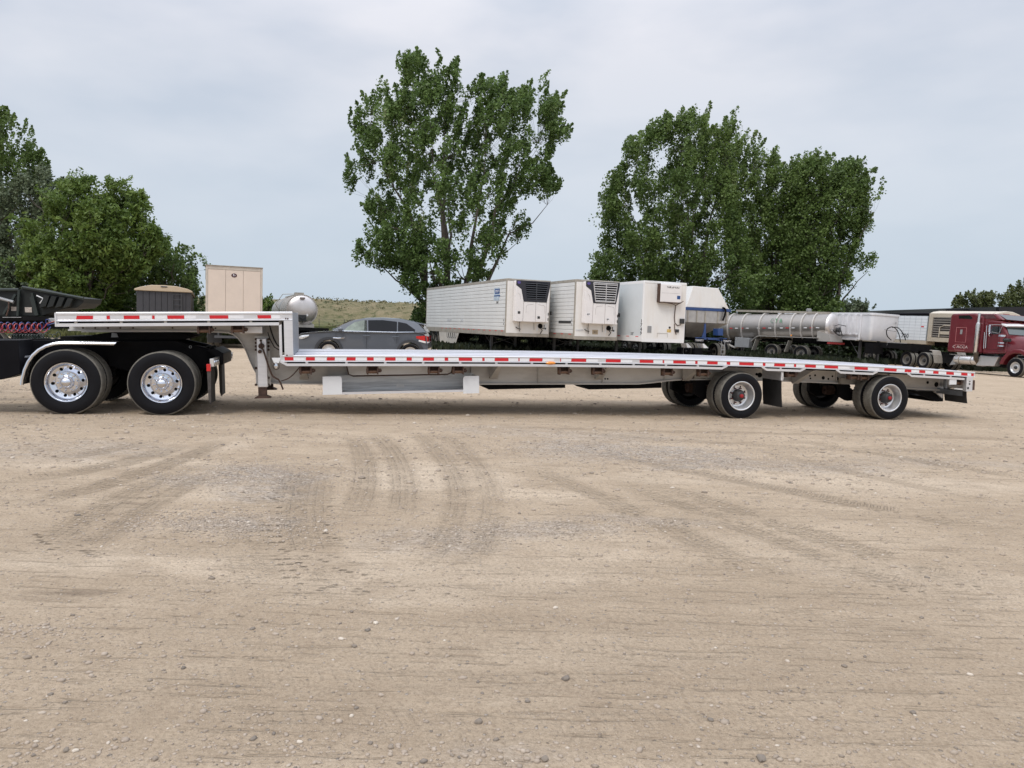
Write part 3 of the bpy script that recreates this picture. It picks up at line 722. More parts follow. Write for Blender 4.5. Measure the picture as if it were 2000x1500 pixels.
# ================================================================== the step deck trailer
Y0 = 12.82; TH = math.atan(.24); TD = (cos(TH), sin(TH)); TN = (-sin(TH), cos(TH))
ROOTZ = gzf(0, Y0)
def TL(px, py, t=0.):
    s, z = hit((t * TN[0], Y0 + t * TN[1]), TD, px, py)
    return s, z - ROOTZ
def lx(px, t=0., py=700): return TL(px, py, t)[0]
def local_g(l, t=0.):  # ground height in the trailer's frame
    return gzf(l * TD[0] + t * TN[0], Y0 + l * TD[1] + t * TN[1]) - ROOTZ
TR = thing('step_deck_trailer', 'long empty aluminium step deck trailer with red and white side tape, behind the black tractor', 'trailer', 0, Y0, TD, tilt=False)
WID = 2.59
low = [(560, 694.3), (700, 694.6), (830, 695.2), (1000, 696.2), (1180, 698.6), (1390, 703), (1500, 706.3), (1600, 710.2), (1700, 715), (1800, 720.5), (1905, 727)]
lp = np.array([TL(*p) for p in low]); zc = np.polyfit(lp[:, 0], lp[:, 1], 4)
def zl(l): return float(np.polyval(zc, l))
up_ = np.array([TL(*p) for p in ((109, 610.3), (330, 609.8), (571, 609.2))]); uc = np.polyfit(up_[:, 0], up_[:, 1], 1)
def zu(l): return float(np.polyval(uc, l))
lA, lB = lx(109, 0, 610), lx(571.5, 0, 640)      # upper deck
lC, lD = lx(547, 0, 700), lx(1905, 0, 730)       # lower deck
def run(l0, l1, n=None): return list(np.linspace(l0, l1, n or max(2, int((l1 - l0) / .6))))
def rail(mb, prof, ls, zf):   # closed profile of (t, dz)
    mb.loft([[(l, p[0], zf(l) + p[1]) for p in prof] for l in ls]); return mb
# decks: one object per extruded floor plank
def deck(l0, l1, zf, nplank):
    t0 = .045; w = (WID - .09) / nplank; first = None
    for k in range(nplank):
        lift = (0, .008, -.002, .007, .0, .009, .001, .006)[k % 8]
        a = t0 + k * w + .009; b_ = t0 + (k + 1) * w - .009
        prof = [(a, -.035), (a, -.003), (a + .012, 0)]
        m = 4
        for q in range(1, m):
            c_ = a + (b_ - a) * q / m; prof += [(c_ - .010, 0), (c_ - .005, -.006), (c_ + .005, -.006), (c_ + .010, 0)]
        prof += [(b_ - .012, 0), (b_, -.003), (b_, -.035)]
        mb = MB(); rail(mb, [(p[0], p[1] - .006 + lift) for p in prof], run(l0, l1), zf); mb.build('deck_plank', ALU_DECK, TR)
deck(lA + .03, lB - .06, zu, 8); deck(lB + .01, lD - .03, zl, 8)
# side rails (near t=0 and far t=WID)
for side in (0, 1):
    f = (lambda t: t) if side == 0 else (lambda t: WID - t)
    nm = 'side_rail'
    mb = MB(); rail(mb, [(f(t), z) for t, z in ((.045, .004), (.008, .004), (0, -.006), (0, -.030), (.010, -.036), (.012, -.040), (.012, -.108), (.002, -.114), (0, -.128), (.010, -.134), (.060, -.134), (.060, -.10), (.045, -.03))], run(lA, lB), zu)
    mb.build(nm, ALU, TR, bevel=0)
    mb = MB(); rail(mb, [(f(t), z) for t, z in ((.045, .003), (.008, .003), (0, -.005), (0, -.016), (.010, -.020), (.012, -.022), (.012, -.082), (.002, -.086), (0, -.098), (.010, -.102), (.060, -.102), (.060, -.08), (.045, -.02))], run(lC, lD), zl)
    mb.build(nm, ALU, TR)
    mb = MB(); rail(mb, [(f(t), z) for t, z in ((0, -.163), (.004, -.160), (.016, -.160), (.016, -.206), (0, -.206))], run(lA, lx(547)), zu)
    rail(mb, [(f(t), z) for t, z in ((.016, -.10), (.06, -.10), (.06, -.20), (.05, -.20), (.05, -.134), (.016, -.134))], [lA, lA + .02], zu)
    mb.build('rub_rail', ALU, TR)
    # rub rail segments below the lower side rail; they rise to clear the wheels
    for a, b_, ra_, rb_ in ((560, 1411, 1, 1), (1498, 1564, 1, 1), (1643, 1706, 1, 1), (1782, 1886, 1, 0)):
        la, lb = lx(a), lx(b_); ll = run(la, lb)
        pts = [(l, 0) for l in ll]
        if ra_: pts = [(la - .10, .055)] + pts
        if rb_: pts = pts + [(lb + .11, .055)]
        mb = MB()
        mb.loft([[(l, f(t), zl(l) + z + r) for t, z in ((0, -.126), (.016, -.124), (.016, -.166), (0, -.166))] for l, r in pts])
        for l in np.arange(la + .3, lb, .61): mb.box(l - .02, l + .02, min(f(.018), f(.05)), max(f(.018), f(.05)), zl(l) - .13, zl(l) - .085)
        mb.build('rub_rail', ALU, TR)
# stake pocket spools in the gap of the upper rail
mb = MB()
for l in np.arange(lA + .25, lx(540), .61): mb.box(l - .018, l + .018, .018, .05, zu(l) - .165, zu(l) - .13)
mb.build('rail_spacers', GRIME, TR, kind='stuff')
mb = MB(); rail(mb, [(.062, -.168), (.066, -.168), (.066, -.128), (.062, -.128)], run(lA + .02, lx(546)), zu); mb.build('rail_gap_shade', BLACK_MATT, TR)  # added black strip stands for the shade inside the upper rail gap
mb = MB(); rail(mb, [(.062, -.128), (.066, -.128), (.066, -.096), (.062, -.096)], run(lx(560), lD - .05), zl); mb.build('rail_gap_shade', BLACK_MATT, TR)  # likewise painted shade, behind the lower rail gap
# red and white conspicuity tape
def tape(pxs, zf, d0, d1, red):
    for a, b_ in pxs:
        l0, l1 = lx(a), lx(b_); mb = MB(); sk = random.uniform(-.010, .012) if red and b_ - a > 12 else 0
        c_ = [(l0, d1), (l0 + sk, d0), (l1, d0), (l1 - sk * .4, d1)]
        mb.loft([[(l, .0115, zf(l) + d) for l, d in c_], [(l, .0095, zf(l) + d) for l, d in c_]])
        o = mb.build('reflective_tape', RED if red else WHT_R, TR)
ur = [(151.8, 185.1), (211.6, 217.8), (245, 275.3), (300.1, 304.7), (330, 362.2), (412.1, 448), (505.5, 531.3)]
tape(ur, zu, -.048, -.100, True)
tape([(186, 210), (276, 299), (306, 329), (363, 385), (449, 478), (532, 549)], zu, -.049, -.099, False)
lr = [(556.1, 572.9), (597.3, 615), (637.8, 654.1), (676.4, 694.6), (716.9, 729.8), (752.3, 772.6), (794.4, 804.3), (826.2, 847.8), (868.9, 875.4), (896.7, 921.9), (942.4, 946.6), (966.4, 993.3), (1013, 1015), (1034, 1060), (1094.5, 1096), (1116, 1145.5), (1183.5, 1212.9),
      (1250, 1276.6), (1295, 1297.5), (1316, 1340), (1358.7, 1363), (1381.8, 1402.5), (1420.4, 1426.8), (1445, 1472.9), (1491, 1495.7), (1513, 1534.5), (1552, 1556), (1573, 1594.8), (1611.7, 1638), (1670.7, 1696.4), (1728.3, 1753), (1769, 1781.8), (1797.6, 1809), (1825, 1835), (1850.9, 1865), (1880, 1891.8), (1899.5, 1904.3)]
tape(lr, zl, -.026, -.078, True)
wr = []
for k in range(len(lr) - 1):
    a = lr[k][1] + .6; b_ = lr[k + 1][0] - .6
    if b_ - a > 3: wr.append((a, min(b_, a + 22)))
tape(wr, zl, -.027, -.077, False)
# corner post of the step, vertical rub bar and the galvanised riser
mb = MB(); mb.prism([(lx(556), zu(lB) - .134), (lB, zu(lB) - .134), (lB, zl(lB) + .004), (lx(556), zl(lB) + .004)], .0, .06)
mb.prism([(lx(546.3), zu(lB) - .206), (lx(551.5), zu(lB) - .19), (lx(551.5), zl(lB) + .004), (lx(546.3), zl(lB) + .004)], .0, .05)
mb.build('step_post', ALU, TR)
mb = MB(); mb.box(lx(551.5), lx(556), .03, .05, zl(lB) + .05, zu(lB) - .15); mb.build('step_slot', BLACK_MATT, TR)
mb = MB(); mb.box(lB - .05, lB + .0, .06, WID - .0, zl(lB) - .02, zu(lB) - .004)

mb.build('step_riser', GALV, TR)
mb = MB()
for px, py in ((558, 622), (560.5, 694), (562, 622.5)): l, z = TL(px, py); mb.cyl((l, .002, z), (l, -.008, z), .012, 8)
mb.build('step_bolts', RUST, TR)
# front end cap of the upper deck
mb = MB(); mb.box(lA - .02, lA, -.002, WID, zu(lA) - .206, zu(lA) - .004); mb.build('front_header', ALU, TR)
# cross members under both decks
cm = MB(); l = lA + .3
while l < lB - .2: cm.box(l, l + .05, .08, WID - .08, zu(l) - .13, zu(l) - .045); l += .41
l = lB + .3
while l < lD - .2: cm.box(l, l + .05, .07, WID - .07, zl(l) - .135, zl(l) - .042); l += .41
cm.build('cross_members', ALU_DULL, TR)
# main beams: thin web plus flanges, gooseneck swept down between the decks
def beam(t, near):
    top = [(lA + .15, 0), (lx(560, t), 0)]
    bot_px = [(135, 644.5), (200, 645.6), (300, 646.5), (395, 647.3), (430, 648.3), (446, 649.6), (456, 653), (465, 660), (473, 670.5), (480, 684), (487, 702), (494, 717), (502, 731), (512, 741), (524, 746.5), (540, 748.5), (640, 749.3), (950, 749.6), (1180, 749.4), (1244, 749.4), (1275, 746.5), (1300, 743.2), (1329, 741), (1385, 740.5), (1500, 743), (1600, 746.6), (1650, 749), (1700, 752), (1773, 758.5), (1885, 764.5)]
    bp_ = [TL(a, b_, t=.78) for a, b_ in bot_px]
    ls = sorted(set([p[0] for p in bp_] + [lx(562, t) - .001, lx(562, t) + .001] + list(np.linspace(bp_[0][0], bp_[-1][0], 40))))
    bl = np.array([p[0] for p in bp_]); bz = np.array([p[1] for p in bp_])
    lsplit = lx(562, t)
    mb = MB(); rings = []; w2 = .006
    for l in ls:
        zt = (zu(l) - .14) if l < lsplit else (zl(l) - .138)
        zb = float(np.interp(l, bl, bz)); rings.append([(l, t - w2, zt), (l, t + w2, zt), (l, t + w2, zb), (l, t - w2, zb)])
    mb.loft(rings)
    for l in np.arange(lx(640), lD - 1, 1.22):   # web stiffeners
        zb = float(np.interp(l, bl, bz)); mb.box(l - .006, l + .006, t - .05, t - w2, zb + .02, zl(l) - .14)
    o = mb.build('main_beam', ALU_DULL, TR)
    fl = MB(); n = len(ls); rings = []
    P = [(l, float(np.interp(l, bl, bz))) for l in ls]
    for l, z in P: rings.append([(l, t - .075, z + .012), (l, t + .075, z + .012), (l, t + .075, z - .012), (l, t - .075, z - .012)])
    fl.loft(rings); fl.build('beam_flange', ALU_DULL, o)
    fl = MB(); rail(fl, [(t - .075, -.142), (t + .075, -.142), (t + .075, -.154), (t - .075, -.154)], run(lsplit + .05, lD - .2), zl); fl.build('beam_flange', ALU_DULL, o)
    return o
NB = beam(.80, True); beam(1.79, False)
# dark pans slung under the beams
for a, b_, c_ in ((936, 1104, 955), (1131, 1292, 1150)):
    l0, z0 = TL(a, 750.5, .95); l1, z1 = TL(b_, 751, .95); _, zb = TL(b_, 757.6, .95); lc_, _ = TL(c_, 757, .95)
    mb = MB(); mb.prism([(l0, z0), (l1, z0), (l1, zb), (lc_, zb)], .95, 1.66); mb.build('tie_down_pan', BLACK_MATT, TR)
# gusset brackets with bolts between beam and rail
gus = MB(); bol = MB()
for px in (593, 966, 1173, 1345, 1560, 1860):
    l, _ = TL(px, 716, .6); zt = zl(l) - .19; zb = zt - .24
    gus = MB(); gus.add([(l - .07, .70, zb), (l + .07, .70, zb), (l + .07, .70, zt + .05), (l - .07, .70, zt + .05), (l - .02, .12, zt + .05), (l + .02, .12, zt + .05)], [(0, 1, 2, 3), (0, 1, 5, 4), (1, 2, 5), (0, 4, 3), (3, 4, 5, 2)]); gus.build('gusset', ALU_DULL, TR)
    for s in (-.055, .055): bol.cyl((l + s, .715, zb + .03), (l + s, .68, zb + .03), .018, 8)
bol.build('gusset_bolts', RUST, TR, kind='stuff')
hol = MB()
for px, py, r in ((1478, 731, .028), (1484, 732.5, .05), (1582, 734, .018), (1583, 739, .018), (1592, 733, .02), (1608, 738, .035), (1618, 740, .02), (1626, 735, .02), (1635, 739.5, .035), (1651, 742, .02), (1660, 738, .02), (1812, 747, .03), (1829, 751, .05), (412, 633 + 6, .025), (421, 641, .012), (1182, 740, .016), (1187, 740, .016)):
    l, z = TL(px, py, .79); hol.cyl((l, .7935, z), (l, .7885, z), r, 12)
hol.build('beam_holes', BLACK_MATT, TR, kind='stuff')
# winches along the rail
wm = MB(); wm.box(-.10, -.080, .0, .13, -.135, 0); wm.box(.060, .08, .0, .13, -.135, 0); wm.box(-.10, .08, .0, .13, 0, .012); wm.box(-.10, .08, .11, .13, -.09, 0)
wfm = wm.mesh('winch', RUST)
ws = MB(); ws.cyl((-.085, .05, -.095), (.065, .05, -.095), .026, 10); ws.cyl((-.11, .05, -.08), (-.1, .05, -.08), .04, 8)
wsm = ws.mesh('winch_roller', RUST2, 40)
wc_ = MB(); wc_.cyl((.08, .05, -.075), (.12, .05, -.075), .032, 8); wc_.cyl((.12, .05, -.075), (.135, .05, -.075), .02, 6); wcm = wc_.mesh('winch_cap', RUST, 30)
for px, up in [(401, 1), (467, 1)] + [(p, 0) for p in (598, 729, 849, 897, 1104, 1170, 1307, 1377, 1549, 1672, 1692, 1875)]:
    l = lx(px, .03); z = (zu(l) - .19) if up else (zl(l) - .166 + (.03 if px > 1420 else 0))
    o = put('winch', wfm, TR, (l, .03, z - .002)); put('winch_roller', wsm, o); put('winch_cap', wcm, o)
# amber marker lamp
l, z = TL(1075.5, 709); mb = MB(); mb.lathe([(0, .001), (0, .085), (-.02, .08), (-.035, .05), (-.04, .002)], 20); o = mb.build('marker_lamp', AMBER, TR, 30, (l, .0, z)); o.scale = (1, 1, .34)
# front lamp and bracket at the step
l, z = TL(540, 704, .02); mb = MB(); mb.prism([(l - .07, z + .04), (l + .07, z + .04), (l + .035, z - .04), (l - .035, z - .04)], .0, .08); mb.build('lamp_bracket', WHITE_PLATE, TR)
l, z = TL(539.5, 715, .02); mb = MB(); mb.lathe([(.05, .05), (.0, .055), (-.012, .048)], 20); mb.build('lamp_housing', RUST, TR, 30, (l, 0, z)); mb = MB(); mb.lathe([(-.012, .047), (-.03, .035), (-.034, .002)], 20); o = mb.build('side_lamp', CHROME, TR, 30, (l - .0, 0, z)); o.scale = (.75, 1, 1)
# landing gear
def landing(t, near):
    def q(px, py): return TL(px, py, .50)
    a, zt = q(501.5, 661); b_, _ = q(521, 661); _, zb = q(510, 756)
    lg = MB(); lg.box(a, b_, t, t + .16, zb, zt); o = lg.build('landing_leg', ALU, TR, bevel=.012)
    c0, zc0 = q(504.5, 756); c1, _ = q(521, 756); _, zc1 = q(510, 773)
    m2 = MB(); m2.box(c0, c1, t + .02, t + .14, zc1, zb - .002); m2.build('inner_leg', RUST, o)
    f0, zf = q(497, 777.5); f1, _ = q(530, 777.5)
    m3 = MB(); m3.prism([(f0, zf), (f1, zf), (f1 - .03, zf + .02), (c1, zc1), (c0, zc1), (f0 + .03, zf + .02)], t - .04, t + .2); m3.build('foot', RUST, o)
    m4 = MB(); p0, _ = q(497.5, 700); p1, _ = q(527, 700); _, z0 = q(500, 657); _, z1 = q(500, 754); m4.box(p0, p1, t + .155, t + .165, z1, z0); m4.build('mounting_plate', ALU_DULL, o)
    m5 = MB()
    for px, py in [(499, y) for y in (663, 670, 677, 683.5, 719.5, 752.5)] + [(523.5, y) for y in (663, 669.5, 676.5, 683.5, 738.5, 752.5)] + [(510, 665)]:
        l_, z_ = q(px, py); yy_ = t if px == 510 else t + .155; m5.cyl((l_, yy_, z_), (l_, yy_ - .02, z_), .021, 8)
    m5.build('leg_bolts', RUST, o)
    return o
LG = landing(.45, True); landing(1.95, False)
def q5(px, py, t=.36): l_, z_ = TL(px, py, t); return (l_, t, z_)
mb = MB(); mb.tube([q5(510, 668), q5(510.5, 680), q5(514, 683), q5(518, 695), q5(524, 714), q5(530, 730), q5(534, 736), q5(544, 741.5), q5(548, 748), q5(553, 761)], .014, 8); mb.cyl(q5(510, 676), (q5(510, 676)[0], .46, q5(510, 676)[2]), .045, 10)
mb.cyl(q5(507, 687), (q5(507, 687)[0], .46, q5(507, 687)[2]), .03, 6)
mb.build('crank_handle', RUST, TR, 40)
mb = MB(); A = Vector(q5(549, 744)); B = Vector(q5(586, 716, .2)); pts = [A.lerp(B, k / 10) + Vector((0, 0, -.05 * sin(pi * k / 10))) for k in range(11)]; mb.tube(pts, .008, 6); mb.build('safety_chain', RUST, TR)
mb = MB(); mb.cyl((lx(510, .5), .6, LG.location.z + TL(510, 668, .5)[1]), (lx(510, .5), 1.96, TL(510, 668, .5)[1]), .025, 8); mb.build('cross_shaft', RUST, TR)
# air lines looping at the gooseneck
mb = MB(); mb.tube([q5(470, 634.5, .3), q5(500, 632.5, .3), q5(526, 633, .3), q5(530, 648, .3), q5(535, 662, .3), q5(541, 673, .3), q5(548, 679, .3)], .012, 6)
mb.tube([q5(523, 649, .5), q5(527, 662, .5), q5(536, 678, .5), q5(546, 684, .5)], .008, 6); mb.build('air_line', BLACK, TR, 40)
mb = MB(); a, z0 = TL(468, 637, .4); b_, z1 = TL(513, 651, .4); mb.box(a, b_, .40, .78, z1, z0); mb.build('valve_box', ALU, TR, bevel=.01)
# dunnage rack with two end plates
def q6(px, py, t=.15): return TL(px, py, t)
def plate(x0, x1, ytop, ybot, side):
    a, zt = q6(x0, ytop); b_, _ = q6(x1, ytop); _, zb = q6(x0, ybot); r = .035
    if side == 'l': poly = [(a, zb), (b_, zb), (b_, zt - r), (b_ - r * .3, zt - r * .3), (b_ - r, zt), (a, zt)]
    else: poly = [(a, zb), (b_, zb), (b_, zt), (a + r, zt), (a + r * .3, zt - r * .3), (a, zt - r)]
    mb = MB(); mb.prism(poly, .14, .152); mb.build('rack_end_plate', WHITE_PLATE, TR)
plate(630, 667.5, 735.5, 771, 'l'); plate(904.5, 935.5, 734.5, 768.5, 'r')
a, zb = q6(630, 771.2); b_, _ = q6(935.5, 768.7); _, zt = q6(700, 766.7)
mb = MB(); mb.box(a, b_, .152, .17, zb - .002, zb + .035); mb.box(a, b_, .17, .62, zb, zb + .008); mb.build('rack_lip', ALU, TR)
a2, _ = q6(640, 733, .60); b2, zt2 = q6(925, 731, .60)
mb = MB(); mb.box(a2, b2, .60, .612, zb, zt2 + .02)
for k in range(6): zz_ = zb + .03 + k * (zt2 - zb) / 6; mb.box(a2, b2, .592, .6, zz_, zz_ + .006)
mb.build('rack_back_panel', ALU_SCRATCH, TR)
mb = MB()
for l_ in (a + .01, b_ - .03): mb.box(l_, l_ + .02, .152, .6, zb + .01, zt2)
mb.build('rack_ends', ALU_DULL, TR)
a3, z3 = TL(774.5, 751, .58); b3, z4 = TL(789.5, 756.5, .58)
mb = MB(); mb.box(a3, b3, .588, .59, z4, z3); mb.build('rack_hand_hole', M('hand_hole_light', (.62, .60, .57), .6), TR, bevel=0)
a4, z4 = TL(677, 715, .42); b4, z5 = TL(885, 731, .42)
pp = [(a4, z4), (b4, z4), (b4 - .03, z5 + .03), (b4 - .10, z5), (a4 + .10, z5), (a4 + .03, z5 + .03)]
mb = MB(); mb.prism(pp, .42, .58); mb.build('tarp_tray', ALU_DULL, TR)
mb = MB(); ed = [Vector((p[0], .418, p[1])) for p in ([pp[0], pp[5], pp[4], pp[3], pp[2], pp[1]])]; mb.tube(ed, .011, 6); mb.build('tray_edge', RUST, TR)
# wheels: two spread axles, dual low profile tyres each side
RT = .424; WT = .25
hubs = [(1443.4, 0), (1731.6, 1)]
for px, k in hubs:
    l, _ = TL(px, 775, .12); gzl = local_g(l, .3); z = gzl + RT * .985
    wheel(TR, l, .02, z, RT, WT, RT * .615, 'dish', cap=.034)
    wheel(TR, l, .33, z, RT, WT, RT * .615, 'inner')
    wheel(TR, l, WID - .33, z, RT, WT, RT * .615, 'inner', flip=True)
    wheel(TR, l, WID - .02, z, RT, WT, RT * .615, 'dish', flip=True)
    mb = MB(); mb.cyl((l, .3, z), (l, WID - .3, z), .065, 16); mb.build('axle', BLACK_MATT, TR, 40)
    for s, t in (('a', .80), ('b', 1.79)):
        mb = MB(); zt = zl(l) - .30
        mb.prism([(l - .55, zt), (l - .35, zt), (l - .32, z + .05), (l + .1, z - .02), (l + .1, z - .11), (l - .38, z - .12), (l - .56, z - .02)], t - .05, t + .05)
        o = mb.build('suspension_hanger', BLACK_MATT, TR)
        mb = MB(); mb.lathe([(-.12, .10), (-.08, .135), (-.03, .12), (0, .14), (.05, .12), (.12, .10), (.12, .02)], 20, 'z', (l + .30, t, z + .06)); mb.box(l + .05, l + .42, t - .04, t + .04, z - .10, z - .06); mb.build('air_bag', RUBBER, o, 40)
        mb = MB(); mb.lathe([(0, .02), (0, .09), (.12, .10), (.2, .09), (.2, .02)], 16, 'x', (l - .32, t + (.22 if t < 1 else -.22), z + .02)); mb.build('brake_chamber', RUST, o, 40)
    mb = MB(); mb.prism([(l - .62, zl(l) - .24), (l + .5, zl(l) - .26), (l + .5, zl(l) - .33), (l - .62, zl(l) - .36)], .66, .72); mb.build('frame_doubler', GRIME, TR)
# mudflaps
def flap(px, y0, y1, mat, t0=.04, t1=.66, px_=None):
    for m_ in (0, 1):
        l, z1 = TL(px, y1, t0); _, z0 = TL(px, y0, t0); a, b_ = (t0, t1) if m_ == 0 else (WID - t1, WID - t0)
        mb = MB(); N_ = 6
        rings = []
        for k in range(N_ + 1):
            z = z0 + (z1 - z0) * k / N_; dx = .03 * (k / N_) ** 2; rings.append([(l + dx, a, z), (l + dx, b_, z), (l + dx + .012, b_, z), (l + dx + .012, a, z)])
        mb.loft(rings); mb.build('mud_flap', mat, TR)
        if y0 < 750: mb = MB(); mb.box(l - .01, l + .03, a - .01, b_, z0 - .02, z0 + .13); mb.prism([(l + .03, z0 + .13), (l + .035, z0 - .01), (l - .02, z0 + .13)], a - .02, a - .008); mb.build('flap_bracket', ALU, TR)
flap(1524, 741, 796, FLAP); flap(1886, 763, 788, FLAP, .06, .62)
# tail: post, plate, lamps, underride guard
a, zt = TL(1888.5, 735); b_, zb = TL(1899, 764.5)
mb = MB(); mb.box(a, b_, 0, .09, zb, zt); mb.box(a, b_, WID - .09, WID, zb, zt); mb.build('tail_post', ALU, TR, bevel=.004)
mb = MB(); mb.box(b_ - .05, b_, .09, WID - .09, zt - .26, zt - .02); mb.build('tail_plate', ALU, TR)
for t in (.2, .42, WID - .55, WID - .33): put('tail_lamp', MB().lathe([(0, .002), (0, .05), (.012, .05), (.02, .04), (.025, .002)], 16, 'x').mesh('tail_lamp', REDLENS, 30), TR, (b_ + .001, t, zt - .15))
a5, z5 = TL(1899.5, 743); b5, z6 = TL(1905, 762)
mb = MB(); mb.box(b_ + .001, b5, .02, .10, z6, z5); mb.box(b_ + .001, b5, WID - .1, WID - .02, z6, z5); mb.build('rubber_bumper', RUST, TR)
for px, py, r in ((1894, 745, .012), (1893.5, 750, .016), (1890.5, 758, .022)):
    l, z = TL(px, py); put('post_bolt', MB().lathe([(0, .002), (0, r), (-.006, r), (-.006, .002)], 10).mesh('post_bolt', DARKHUB), TR, (l, -.001, z))
a6, z6_ = TL(1855, 741, .01); b6, z7 = TL(1868, 751, .01)
mb = MB(); mb.box(a6, b6, .01, .03, z7, z6_); mb.build('tool_plate', WHITE_PLATE, TR)
l, _ = TL(1899, 760); zg = zl(lD) - .48
mb = MB(); mb.box(lD - .14, lD - .04, .15, WID - .15, zg, zg + .10); mb.build('underride_guard', GALV, TR)
mb = MB()
for t in (.6, WID - .66): mb.box(lD - .12, lD - .06, t, t + .06, zg + .10, zl(lD) - .1)
mb.build('guard_upright', GALV, TR)
# rear underframe: sloping dark skid between the beams and white gusset
a7, z7a = TL(1775, 763, .9); b7, z7b = TL(1842, 784, .9); _, z7c = TL(1842, 765, .9)
mb = MB(); mb.prism([(a7, z7a), (b7, z7c), (b7, z7b), (b7 - .15, z7b)], .9, .96); mb.prism([(a7, z7a), (b7, z7c), (b7, z7b), (b7 - .15, z7b)], 1.66, 1.72); mb.box(b7 - .2, b7, .96, 1.66, z7b, z7b + .08); mb.build('skid_frame', BLACK_MATT, TR)
a8, z8 = TL(1824, 764, .82); b8, z8b = TL(1841, 778, .82); mb = MB(); mb.prism([(a8, z8), (b8, z8), (b8, z8b)], .82, .86); mb.build('skid_gusset', ALU_DULL, TR)
# king pin plate under the upper deck
mb = MB(); mb.box(lA + .12, lx(396, .8), .72, 1.87, zu(lA) - .30, zu(lA) - .285); mb.build('king_pin_plate', ALU_DULL, TR)
mb = MB()
for px in (162, 186, 211, 235, 260, 337): l, z = TL(px, 640.5, .79); mb.cyl((l, .793, z), (l, .785, z), .014, 6)
mb.build('plate_rivets', RUST, TR, kind='stuff')

# ================================================================== the black tractor
TK = thing('semi_tractor', 'black road tractor coupled under the front of the step deck trailer, polished wheels and fender', 'truck', lx(220, 0) * TD[0], Y0 + lx(220, 0) * TD[1], TD, tilt=False)
KX = lx(220, 0); KZ = gzf(KX * TD[0], Y0 + KX * TD[1])
def KL(px, py, t=0.): l, z = TL(px, py, t); return l - KX, z + ROOTZ - KZ
RK = .487; WK = .265
for px in (131.5, 317):
    l, _ = KL(px, 745, .1); z = RK * .985 + (gzf((l + KX) * TD[0], Y0 + (l + KX) * TD[1]) - KZ)
    wheel(TK, l, .03, z, RK, WK, RK * .60, 'polished'); wheel(TK, l, .37, z, RK, WK, RK * .6, 'inner')
    wheel(TK, l, WID - .41, z, RK, WK, RK * .6, 'inner', flip=True); wheel(TK, l, WID - .07, z, RK, WK, RK * .6, 'polished', flip=True)
    mb = MB(); mb.cyl((l, .3, z), (l, WID - .35, z), .09, 16); mb.lathe([(-.22, .1), (-.12, .24), (0, .29), (.12, .24), (.22, .1)], 20, 'y', (l, 1.28, z)); mb.build('drive_axle', BLACK_MATT, TK, 40)
    mb = MB()
    for t in (.85, 1.74): mb.prism([(l - .6, z + .1), (l + .3, z - .05), (l + .45, z + .02), (l + .45, z + .1), (l + .3, z + .05), (l - .6, z + .24)], t, t + .09); mb.lathe([(0, .10), (.06, .14), (.12, .11), (.18, .14), (.24, .10)], 20, 'z', (l + .34, t + .04, z + .1))
    mb.build('rear_suspension', BLACK_MATT, TK, 40)
# chassis rails
def k2(px, py, t=.82): return KL(px, py, t)
fr = [k2(-260, 664), k2(340, 664.5), k2(392, 676), k2(434, 690), k2(434, 704), k2(400, 712), k2(-260, 712)]
for t in (.82, 1.68): mb = MB(); mb.prism(fr, t, t + .09); mb.build('chassis_rail', BLACK, TK, bevel=.006)
mb = MB()
for px in (-150, 10, 220, 400): l, z = k2(px, 690); mb.box(l - .06, l + .06, .91, 1.68, z - .1, z + .1)
mb.build('chassis_cross_member', BLACK_MATT, TK)
# inner plates between rails and wheels make the dark middle of the tractor
mb = MB(); a, z1 = KL(40, 664, .7); b_, _ = KL(395, 664, .7); _, z0 = KL(100, 735, .7)
mb.prism([KL(205, 668, .72), KL(345, 666, .72), KL(404, 684, .72), KL(430, 700, .72), KL(400, 720, .72), KL(250, 724, .72), KL(215, 715, .72)], .70, .74)
mb.build('frame_side_plate', BLACK_MATT, TK)
# fifth wheel and deck
mb = MB(); a, z0 = KL(135, 664, .9); b_, z1 = KL(392, 650.5, .9); m0, zm = KL(200, 647.5, .9)
mb.prism([(a + .5, z0), (b_ - .25, z0), (b_ - .1, z1 - .05), (b_ - .45, zm), (a + .7, zm), (a + .35, z1 - .02)], .78, 1.80); mb.build('fifth_wheel', BLACK_MATT, TK)
mb = MB(); mb.box(a - .1, a + .5, .82, 1.77, z0 + .0, z0 + .06); mb.build('slider_plate', BLACK_MATT, TK)
mb = MB(); l, z = KL(224, 655, .76); mb.prism([(l - .05, z - .03), (l + .05, z - .03), (l + .03, z + .03), (l - .04, z + .04)], .755, .777); mb.build('release_handle', GREYBOX, TK)
mb = MB(); l, z = KL(372, 677.5, .69); mb.lathe([(0, .022), (-.01, .022), (-.01, .014), (0, .014)], 16, 'y', (l, .69, z)); mb.build('grease_ring', GREYBOX, TK)
